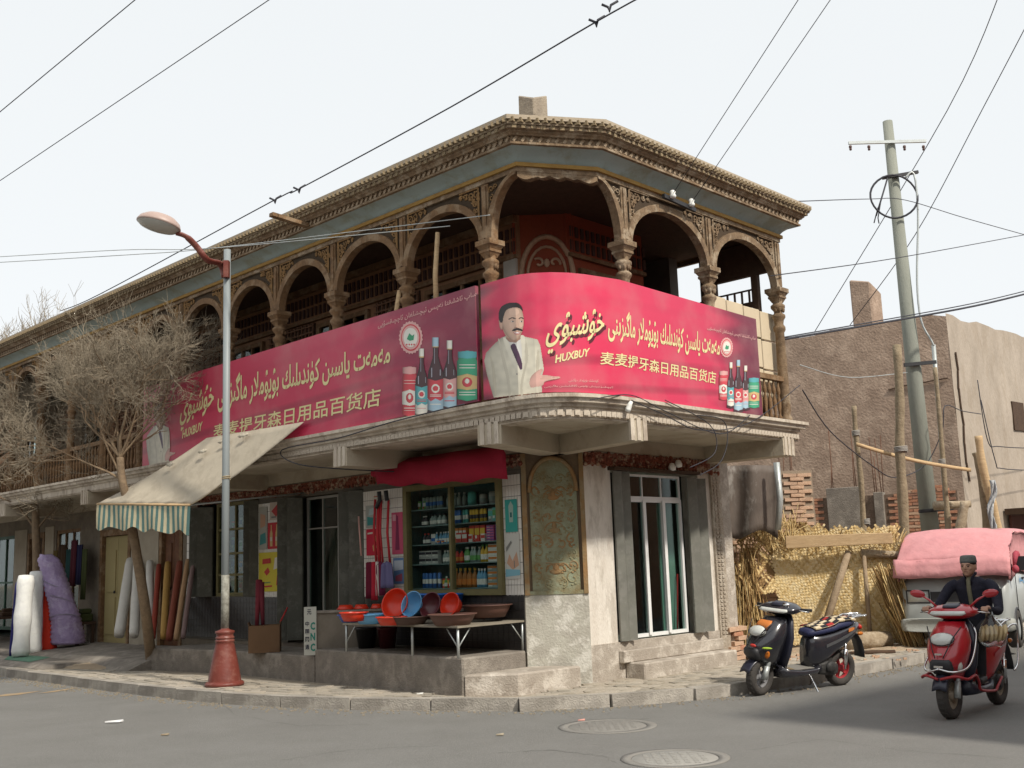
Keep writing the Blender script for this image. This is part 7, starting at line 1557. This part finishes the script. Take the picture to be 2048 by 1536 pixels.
    for y in (-.06,0,.06): b.tube([(-.76,y,.868),(-.99,y,.885)],.006,5)
    P('rear_rack',b,chrome)
    b=MB();b.ell((-.91,0,.73),(.04,.085,.045),12,6);P('tail_light',b,flat('red_lamp',(.45,.02,.01),.2))
    b=MB();b.loft([[Vector((x,y,z)) for y in (-.08,.08)] for x,z in ((-.84,.66),(-.92,.56),(-.97,.42),(-.975,.34))],cap=False,closed=False);o=P('rear_mudguard',b,blackm);o.modifiers.new('s','SOLIDIFY').thickness=.008
    for sy in (-1,1): b=MB();b.ell((-.86,sy*.11,.66),(.05,.02,.025),8,5);P('rear_signal',b,flat('amber_signal',(.5,.15,.02),.2))
    eng=mat('oily_engine',(.07,.068,.065),.6,(.03,.03,.03),14,.9,.5,40,metal=.3)
    b=MB();b.loft([ring(x,.10,.035,zt,zb,12,.6) for x,zt,zb in ((-.18,.33,.20),(-.30,.36,.18),(-.42,.34,.17),(-.47,.31,.19))]);b.box((-.28,.0,.30),(.28,.16,.16));b.lathe([(.001,-.02),(.07,-.02),(.07,.02),(.001,.02)],(0,0,0),16,M=Matrix.Translation((-.34,.14,.28))@Matrix.Rotation(R_(90),4,'X'));P('engine_case',b,eng)
    b=MB();b.tube([(-.25,-.08,.22),(-.40,-.13,.20)],.018,6);b.tube([(-.40,-.14,.22),(-.50,-.15,.26),(-.86,-.155,.36)],[.03,.048,.045],12);P('exhaust',b,mat('dull_exhaust',(.18,.17,.16),.5,metal=.6))
    for sy in (-1,1): b=MB();b.tube([(-.63,sy*.09,r),(-.60,sy*.12,.55)],[.014,.014],6);b.tube([(-.625,sy*.095,.28),(-.605,sy*.115,.48)],.028,8);P('shock_absorber',b,chrome)
    if style=='black':
        b=MB();b.tube([(.02,.15,.24),(-.02,.26,.03),(.02,.29,.012)],[.012,.011,.010],6);P('side_stand',b,chrome)
        # patchwork seat pad with checks
        pads=[flat('pad_cream',(.62,.52,.36),.9),flat('pad_black',(.02,.02,.025),.9),flat('pad_red',(.35,.03,.03),.9)]
        b=MB();prof=[(-.10,.774),(-.2,.780),(-.3,.792),(-.4,.815),(-.48,.85),(-.58,.858),(-.68,.858),(-.76,.85)]
        for i in range(len(prof)-1):
            (x0,z0),(x1,z1)=prof[i],prof[i+1]
            for j in range(5):
                y0,y1=-.14+.056*j,-.14+.056*(j+1);dz=lambda y:-.9*y*y
                c=1 if (i+j)%2 else (2 if (i*3+j)%5==0 else 0)
                g=.006;b.hexa([(x0-g,y0+g,z0+dz(y0)),(x1+g,y0+g,z1+dz(y0)),(x1+g,y1-g,z1+dz(y1)),(x0-g,y1-g,z0+dz(y1)),(x0-g,y0+g,z0+.022+dz(y0)),(x1+g,y0+g,z1+.022+dz(y0)),(x1+g,y1-g,z1+.022+dz(y1)),(x0-g,y1-g,z0+.022+dz(y1))],c)
                b.add([(x0,y0,z0+.012+dz(y0)),(x1,y0,z1+.012+dz(y0)),(x1,y1,z1+.012+dz(y1)),(x0,y1,z0+.012+dz(y1))],[(0,1,2,3)],0)
        P('patchwork_pad',b,pads)
        b=MB();b.ell((0,0,0),(.015,.05,.02),8,5,M=Matrix.Translation((.795,.06,.62)));P('red_sticker',b,flat('red_sticker',(.55,.05,.04)))
        b=MB();b.ell((0,0,0),(.012,.06,.014),8,5,M=Matrix.Translation((.70,.185,.60))@Matrix.Rotation(R_(50),4,'Z'));P('green_sticker',b,flat('green_sticker',(.35,.5,.05)))
        b=MB();b.loft([ringz(z,x,x-.04,w_,12) for z,x,w_ in ((.80,.655,.10),(.87,.59,.11),(.90,.56,.09))]);P('orange_sticker',b,flat('orange_decal',()))
        b=MB();b.ell((0,0,0),(.04,.05,.03),10,6,M=Matrix.Translation((.36,.12,1.09)));P('chrome_cap',b,chrome)
    else:
        for sy in (-1,1):
            b=MB();b.tube(cr_spline([Vector(p) for p in ((.84,0,.40),(.84,sy*.01,.40),(.80,sy*.15,.43),(.70,sy*.23,.40),(.50,sy*.23,.42),(.40,sy*.22,.34),(.34,sy*.21,.26),(.0,sy*.215,.22),(-.10,sy*.21,.25),(-.3,sy*.19,.33),(-.3,sy*.19,.33))],4),.014,6);P('bumper_bar',b,flat('red_bar',(.33,.03,.035),.4))
            b=MB();b.tube(cr_spline([Vector(p) for p in ((.83,0,.50),(.83,0,.50),(.79,sy*.12,.47),(.66,sy*.215,.50),(.48,sy*.225,.62),(.33,sy*.21,.80),(.30,sy*.18,.88),(.30,sy*.18,.88))],4),.011,6);P('chrome_trim',b,chrome)
            b=MB();b.tube(cr_spline([Vector(p) for p in ((-.45,sy*.17,.70),(-.45,sy*.17,.70),(-.60,sy*.20,.82),(-.80,sy*.20,.84),(-.95,sy*.17,.78),(-.97,sy*.15,.60),(-.85,sy*.17,.42),(-.70,sy*.18,.36),(-.70,sy*.18,.36))],4),.011,6);P('rear_guard_bar',b,chrome)
        b=MB();b.box((.832,0,.52),(.004,.09,.02));b.box((.80,0,.64),(.02,.07,.018));P('badge',b,chrome)
    return t
blk=mat('black_glossy_paint',(.018,.018,.024),.22,(.03,.03,.035),6,.5,.02,20,spec=.6,coat=.5);redp=mat('metallic_red_paint',(.42,.012,.022),.28,(.32,.01,.02),6,.5,.02,20,spec=.6,coat=.6)
blu=mat('blue_black_plastic',(.02,.022,.04),.35,(.03,.03,.04),6,.5,.02,20,spec=.5);seatb=mat('navy_vinyl',(.03,.035,.09),.55,(.02,.025,.06),8,.5,.3,30);seatk=mat('black_vinyl',(.025,.025,.028),.55,bump=.2)
f_,r_=G(1514,1391),G(1683,1370);hd_=math.atan2(f_.y-r_.y,f_.x-r_.x);sb=(f_-r_).length/1.26
BS=scooter('black parked scooter with checked patchwork seat pad at the kerb, red rear rim',f_.lerp(r_,.5),hd_,dict(body=blk,under=blu,seat=seatb,rim=mat('red_rim',(.42,.04,.05),.45),accent=chrome,steer=14),'black',min(1.09,sb))
BS.rotation_euler=(R_(-7),0,hd_);BS.scale=(1.02,.97,.93)
f_,r_=G(1902,1438),G(1998,1408);hd_=math.atan2(f_.y-r_.y,f_.x-r_.x)
RO=f_.lerp(r_,.5);RS=scooter('red scooter with chrome guard bars ridden along the road',RO,hd_,dict(body=redp,under=blu,seat=seatk,rim=mat('tan_dusty_rim',(.28,.23,.17),.6),accent=redp,steer=0),'red',.93)
# ================= RIDER
skinm=mat('skin',(.50,.31,.22),.6,(.30,.16,.10),12,.6,.1,60);jack=mat('navy_jacket',(.013,.014,.026),.9,(.028,.028,.042),7,.9,1.0,11);trou=mat('black_trousers',(.022,.022,.027),.9,(.035,.035,.04),9,.7,.4,20);shoe=flat('black_shoe',(.02,.02,.02),.5)
per=thing('person','man in dark jacket and grey cap riding the red scooter, bread bag in hand','person',RO,hd_,scale=.935)
def blob(mb,pts,rs,flatv=(1,1),n=14): mb.tube(cr_spline([Vector(pts[0])]+[Vector(p) for p in pts]+[Vector(pts[-1])],4),list(np.interp(np.linspace(0,len(rs)-1,4*(len(pts)-1)+1),range(len(rs)),rs)),n,flat=flatv)
b=MB()
b.loft([[Vector((x+.115*d*math.cos(a),w_*math.sin(a),z)) for a in [2*math.pi*k/18 for k in range(18)]] for z,x,w_,d in ((.74,-.34,.12,.9),(.80,-.34,.17,1.1),(.90,-.33,.165,1.05),(1.02,-.31,.16,1.0),(1.14,-.285,.18,1.05),(1.24,-.26,.195,1.0),(1.31,-.245,.175,.85),(1.355,-.235,.10,.65),(1.38,-.23,.055,.5))],smooth=True)
for s in (-1,1):
    blob(b,[(-.25,s*.16,1.29),(-.20,s*.235,1.24),(-.10,s*.30,1.10),(-.02,s*.325,1.02),(.12,s*.32,1.03),(.215,s*.305,1.06)],[.062,.058,.050,.046,.038,.028])
    b.ell((.235,s*.305,1.055),(.038,.036,.020),10,6)
    for f in range(4):
        y=s*(.275+.019*f);L_=[1,1.08,1.02,.88][f if s>0 else 3-f];b.tube([(.245,y,1.07),(.285*1,y,1.066),(.295,y,1.04),(.275,y,1.015+.004*L_),(.25,y,1.012)],[.0095,.010,.0095,.009,.008],7)
    b.tube([(.225,s*.275,1.045),(.235,s*.262,1.02),(.262,s*.262,1.012)],[.012,.011,.009],7)
    blob(b,[(-.34,s*.09,.82),(-.20,s*.125,.83),(0.02,s*.15,.80),(.10,s*.15,.74),(.09,s*.14,.55),(.07,s*.13,.38)],[.095,.09,.075,.065,.055,.042])
    blob(b,[(.05,s*.13,.345),(.10,s*.135,.335),(.22,s*.145,.325)],[.045,.045,.035])
hx=-.185
b.tube([(-.235,0,1.33),(-.215,0,1.40),(-.20,0,1.43)],[.058,.052,.052],12)
b.ell((hx,0,1.475),(.092,.072,.105),20,16);b.ell((hx+.03,0,1.425),(.062,.052,.055),16,10)
b.ell((hx+.093,0,1.462),(.018,.014,.026),10,6);b.ell((hx+.086,0,1.450),(.016,.020,.011),8,5)
for s in (-1,1): b.ell((hx-.005,s*.074,1.468),(.018,.010,.030),8,6);b.ell((hx+.06,s*.038,1.452),(.025,.02,.02),8,5)
b.ell((hx+.075,0,1.425),(.016,.028,.007),8,5);b.ell((hx+.072,0,1.413),(.015,.022,.007),8,5);b.ell((hx+.06,0,1.39),(.025,.028,.02),8,5);b.ell((hx+.08,0,1.497),(.014,.055,.010),10,5)
me=b.mesh('body',skinm)
tmp=bpy.data.objects.new('tmp',me);COL.objects.link(tmp);md=tmp.modifiers.new('r','REMESH');md.mode='VOXEL';md.voxel_size=.0065;sm_=tmp.modifiers.new('s','SMOOTH');sm_.factor=.5;sm_.iterations=2
dg=bpy.context.evaluated_depsgraph_get();dg.update();bm2_=bpy.data.meshes.new_from_object(tmp.evaluated_get(dg));bpy.data.objects.remove(tmp)
bm2_.materials.clear()
for m_ in (skinm,jack,trou,shoe): bm2_.materials.append(m_)
for p in bm2_.polygons:
    c=p.center;p.use_smooth=True
    if c.z>1.365 or (c.x>.205 and abs(c.y)>.2 and c.z>.95): m_=0
    elif c.z<.385 and c.x>-.1: m_=3
    elif c.z<.80 or (c.x>-.22 and c.z<.915 and abs(c.y)<.25): m_=2
    else: m_=1
    p.material_index=m_
link('body',bm2_,per,local=True)
def PP(name,mb,m): return mb.build(name,m,per,local=True)
# face details
b=MB()
for s in (-1,1): b.ell((hx+.081,s*.030,1.474),(.010,.013,.006),8,5)
PP('eyes',b,flat('eye_dark',(.03,.02,.018),.3))
b=MB()
for s in (-1,1): b.tube([(hx+.088,s*.014,1.489),(hx+.086,s*.032,1.494),(hx+.074,s*.050,1.489)],[.004,.005,.003],5)
PP('eyebrows',b,flat('black_hair',(.015,.012,.012),.8))
b=MB();b.tube([(hx+.088,-.020,1.419),(hx+.092,0,1.421),(hx+.088,.020,1.419)],.003,5);PP('mouth',b,flat('lip',(.2,.07,.06),.5))
b=MB();b.loft([[Vector((hx-.012+.094*math.cos(a)*k,.0755*math.sin(a)*k,z+(.035 if math.cos(a)>.25 else -.02)*(1 if z<1.5 else 0))) for a in [2*math.pi*i/24 for i in range(24)]] for z,k in ((1.455,.99),(1.50,1.03),(1.52,1.03),(1.54,.98))],cap=False,smooth=True);PP('hair',b,flat('black_hair',()))
b=MB();b.lathe([(.098,1.512),(.101,1.53),(.097,1.565),(.088,1.585),(.06,1.592),(.001,1.594)],(0,0,0),26,M=Matrix.Translation((hx-.012,0,0))@Matrix.Scale(.82,4,(0,1,0)));cap_=PP('cap',b,mat('grey_green_cap',(.17,.18,.17),.9,(.11,.12,.11),20,.8,.4,50))
b=MB();b.lathe([(.1005,1.512),(.1025,1.522),(.1005,1.53)],(0,0,0),26,M=Matrix.Translation((hx-.012,0,0))@Matrix.Scale(.82,4,(0,1,0)));b.build('cap_band',mat('cap_band_dark',(.09,.10,.10),.9),cap_,local=True)
b=MB();b.loft([[Vector((x,y,z)) for y in (-.022,0,.022)] for x,z in ((-.165,1.375),(-.14,1.33),(-.138,1.22),(-.165,1.08),(-.188,.97))],cap=False,closed=False);o=PP('shirt_front',b,mat('grey_green_shirt',(.19,.18,.12),.9));o.modifiers.new('s','SOLIDIFY').thickness=.012
for s in (-1,1):
    b=MB();b.tube([(-.255,s*.05,1.40),(-.19,s*.062,1.395),(-.15,s*.035,1.35),(-.135,s*.03,1.28)],[.018,.018,.014,.008],6,flat=(1,.5));PP('collar',b,jack)
# bread bag hanging from the rider's left hand (y+)
RM=Matrix.Translation(RO)@Matrix.Rotation(hd_,4,'Z')@Matrix.Scale(.935,4)
t=thing('bread_bag','clear plastic bag of round white breads hanging from the rider hand','bag',RM@Vector((.22,.30,.85)))
brm=mat('pale_bread',(.66,.54,.33),.8,(.55,.40,.2),9,.7,.3,30)
for i in range(6):
    M=RM@Matrix.Translation((.26-.022*i,.24+.036*i,.80+.012*(i%2)))@Matrix.Rotation(R_(35),4,'Z')@Matrix.Rotation(R_(78+5*math.sin(i)),4,'X')
    b=MB();b.lathe([(.022+.042*math.cos(a)+.022,.020*math.sin(a)) for a in np.linspace(0,2*math.pi,9)],(0,0,0),18,M=M);b.build('bread_ring',brm,t)
b=MB();b.loft([[RM@Vector((x+hx_*.75*math.cos(a),.33+hy*1.5*math.sin(a),z+.01*math.sin(3*a))) for a in [2*math.pi*k/18 for k in range(18)]] for z,x,hx_,hy in ((.68,.22,.10,.05),(.71,.22,.17,.08),(.80,.21,.185,.095),(.89,.215,.13,.065),(.96,.23,.055,.03),(1.02,.24,.02,.02))],smooth=True);b.build('plastic_bag',glc,t)
# ================= VAN UNDER TARP
vp_=mat('silver_grey_van_paint',(.42,.45,.44),.4,(.36,.38,.37),4,.5,.03,20,spec=.5,coat=.3)
V0=G(1862,1297,.1);hv=R_(-122);
t=thing('van','pale grey van with its windows and roof covered by a pink tarp','van',V0+Vector((.6,1.2,0)),hv)
# local: x forward, y left ; front-right wheel near V0
VM=Matrix.Translation(Vector((V0.x+.58,V0.y+.12,.1)))@Matrix.Rotation(hv,4,'Z')
vv=lambda x,y,z:VM@Vector((x,y,z))
b=MB()
def vsec(x,w,zb,zt,e=.35,n=20):
    return [VM@p for p in ring(x,0,w,zt,zb,n,e)]
b.loft([vsec(x,w,zb,zt) for x,w,zb,zt in ((.62,.66,.30,.62),(.60,.70,.26,.80),(.54,.745,.24,.98),(.42,.76,.24,1.10),(.2,.765,.24,1.16),(-1.0,.77,.24,1.18),(-2.6,.77,.24,1.18),(-2.95,.74,.28,1.15),(-3.0,.68,.34,1.1))],smooth=True);b.build('van_body',vp_,t)
b=MB();b.loft([vsec(x,w,zb,zt) for x,w,zb,zt in ((.40,.66,1.06,1.12),(.12,.68,1.06,1.42),(-.2,.68,1.06,1.70),(-.6,.68,1.06,1.76),(-2.6,.68,1.06,1.76),(-2.85,.66,1.06,1.6),(-2.92,.62,1.06,1.2))],smooth=True);b.build('cabin',flat('dark_glass_cabin',(.03,.035,.04),.15,.6),t)
b=MB();b.loft([vsec(x,w,zb,zt,.3) for x,w,zb,zt in ((.68,.68,.27,.42),(.70,.74,.26,.45),(.60,.79,.25,.46),(.40,.79,.25,.46))],smooth=True);b.build('front_bumper',mat('dusty_bumper',(.36,.37,.34),.7),t)
for y in (-.5,.5):
    b=MB();b.loft([[vv(x,y+dy,z) for dy,z in ((-.16,.68),(.16,.68),(.16,.86),(-.16,.86))] for x in (.50,.612)]);hl=b.build('headlight',mat('headlight_glass',()),t)
    b=MB();b.loft([[vv(.618,y+dy,z) for dy,z in ((-.17,.67),(.17,.67),(.17,.87),(-.17,.87))],[vv(.618,y+dy,z) for dy,z in ((-.15,.69),(.15,.69),(.15,.85),(-.15,.85))]],cap=False);b.build('headlight_bezel',blackm,hl)
b=MB();b.hexa([vv(.60,-.32,.69),vv(.622,-.32,.69),vv(.622,.32,.69),vv(.60,.32,.69),vv(.59,-.32,.84),vv(.612,-.32,.84),vv(.612,.32,.84),vv(.59,.32,.84)]);b.build('grille',blackm,t)
b=MB();b.hexa([vv(.70,-.2,.30),vv(.712,-.2,.30),vv(.712,.2,.30),vv(.70,.2,.30),vv(.70,-.2,.40),vv(.712,-.2,.40),vv(.712,.2,.40),vv(.70,.2,.40)]);b.build('blank_plate',flat('plate_blue',(.05,.10,.3)),t)
for x in (.05,-2.25):
    for y in (-.70,.70):
        M=VM@Matrix.Translation((x,y,.27))@Matrix.Rotation(R_(90),4,'X');b=MB();b.lathe([(.17,-.08),(.25,-.085),(.275,-.06),(.275,.06),(.25,.085),(.17,.08)],(0,0,0),26,M=M);w_=b.build('wheel',tyrem,t)
        b=MB();b.lathe([(.001,-.07),(.08,-.075),(.17,-.06),(.17,.06),(.08,.075),(.001,.07)],(0,0,0),20,M=M);b.build('rim',steel,w_)
        b=MB();b.tube([vv(x+.30*math.cos(a),y*1.075,.27+.30*math.sin(a)) for a in np.linspace(-.1,math.pi+.1,16)],.03,6,flat=(1,.6));b.build('wheel_arch',blackm,t)
for y in (-.772,.772):
    for x0,x1 in ((-.05,-.06),(-1.0,-1.01),(-1.95,-1.96)): b=MB();b.bar(vv(x0,y,.32),vv(x0,y,1.1),.012,.006);b.build('door_seam',blackm,t)
    b=MB();b.bar(vv(-.75,y,.98),vv(-.9,y,.98),.02,.03);b.build('door_handle',blackm,t)
bl_=flat('van_blue_lettering',(.05,.3,.6));S_v=Sign([vv(-.95,.772,0)*1.0,vv(-.1,.772,0)*1.0]);S_v.P=[Vector((p.x,p.y,0)) for p in S_v.P]
b=MB();y_=.775
S_v2=Sign([Vector((*vv(-1.9,.775,0)[:2],0)),Vector((*vv(.2,.775,0)[:2],0))])
S_v2.text(b,'ياسىن',[(.95,1.0),(1.45,1.0),(1.45,1.13),(.95,1.13)],0,.004,.02,tz=True,ar=True);b.build('side_lettering',bl_,t)
b=MB();b.bar(vv(.30,.72,1.10),vv(.38,.92,1.22),.03,.03);m_=b.build('side_mirror',blackm,t);b=MB();b.box((.38,.93,1.22),(.05,.14,.2),VM);b.build('mirror_housing',blackm,m_)
# pink tarp
pk=mat('pink_tarp',(.62,.30,.31),.8,(.52,.22,.235),3,.8,.9,7,col3=(.68,.30,.31),scale3=2,amt3=.5)
tp=thing('van_tarp','pink cloth tarp draped over the pale grey van, knotted at its front corner','tarp',VM@Vector((-1.2,0,1.7)))
b=MB();nu,nv=44,30;rows=[]
for i in range(nu+1):
    u=i/nu;x=.60-3.75*u;row=[]
    hz=1.76 if x<-.35 else 1.76-.46*((x+.35)/.95)**1.7 
    if x<-2.6: hz=1.76-.35*((-2.6-x)/.5)**2
    for j in range(nv+1):
        v=-1+2*j/nv;a=v*1.0
        wdt=.80+.02*math.sin(x*5)
        y=wdt*math.sin(a*math.pi/2*1.0)*1.0 if abs(a)<.8 else math.copysign(.762+.08*(abs(a)-.8),a)*1.0
        zz=hz-.10*(1-math.cos(min(1,abs(a)/.8)*math.pi/2)) if abs(a)<.8 else hz-.10-(hz-1.04-.10+.05*math.sin(x*3.1))*((abs(a)-.8)/.2)
        y=math.copysign(min(abs(y),.762+.07*max(0,(abs(a)-.8)/.2)),y) if abs(a)>=.8 else .80*math.sin(a/.8*math.pi/2)**1 if a>=0 else -.80*math.sin(-a/.8*math.pi/2)
        fold=.010*math.sin(x*7+a*4)+.007*math.sin(a*17+x*4)*abs(a)+.016*noise.noise(Vector((x*1.6,a*2,2)))+.010*abs(math.sin(9*math.atan2(x-.4,1.0-a)))
        kn=math.exp(-((x-.25)**2*4+(a-.95)**2*9));fold+=.05*kn*math.sin(a*50+x*20)
        row.append(vv(x+ (.0),y*(1+fold*.6),zz+fold))
    rows.append(row)
b.loft(rows,cap=False,closed=False,smooth=True);o=b.build('tarp_cloth',pk,tp);o.modifiers.new('s','SOLIDIFY').thickness=.008
# front flap hanging over windscreen
b=MB();b.loft([[vv(.60+.11*v-.02*abs(yy)+.012*math.sin(yy*15+v*3),yy*.82,1.32-.27*v-.012*math.sin((yy+1)*3.1)+.006*math.sin(yy*11)) for yy in np.linspace(-1,1,34)] for v in (0,.3,.6,1)],cap=False,closed=False,smooth=True);o=b.build('front_flap',pk,tp);o.modifiers.new('s','SOLIDIFY').thickness=.008
rd=random.Random(8);b=MB()
for k in range(9):
    a=rd.uniform(-.9,.9);b.tube([vv(.45,.84,1.16),vv(.42-.2*rd.random(),.87,1.16+.20*math.cos(a)),vv(.35-.3*rd.random(),.85+.03*rd.random(),1.12+.34*math.cos(a)*rd.random()-.1*abs(math.sin(a)))],[.02,.045,.015],6)
b.ell(vv(.46,.86,1.14),(.05,.05,.06),10,6);b.build('tied_knot',mat('dark_pink_tarp',(.42,.07,.10),.8),tp)
for o in COL.objects:
    if o.type=='MESH' and o.name.split('.')[0] in ('carved_band','carved_frieze','spandrel_carving','capital_petals','green_arabesque','tread_blocks','wall_niche'): o['kind']='stuff'
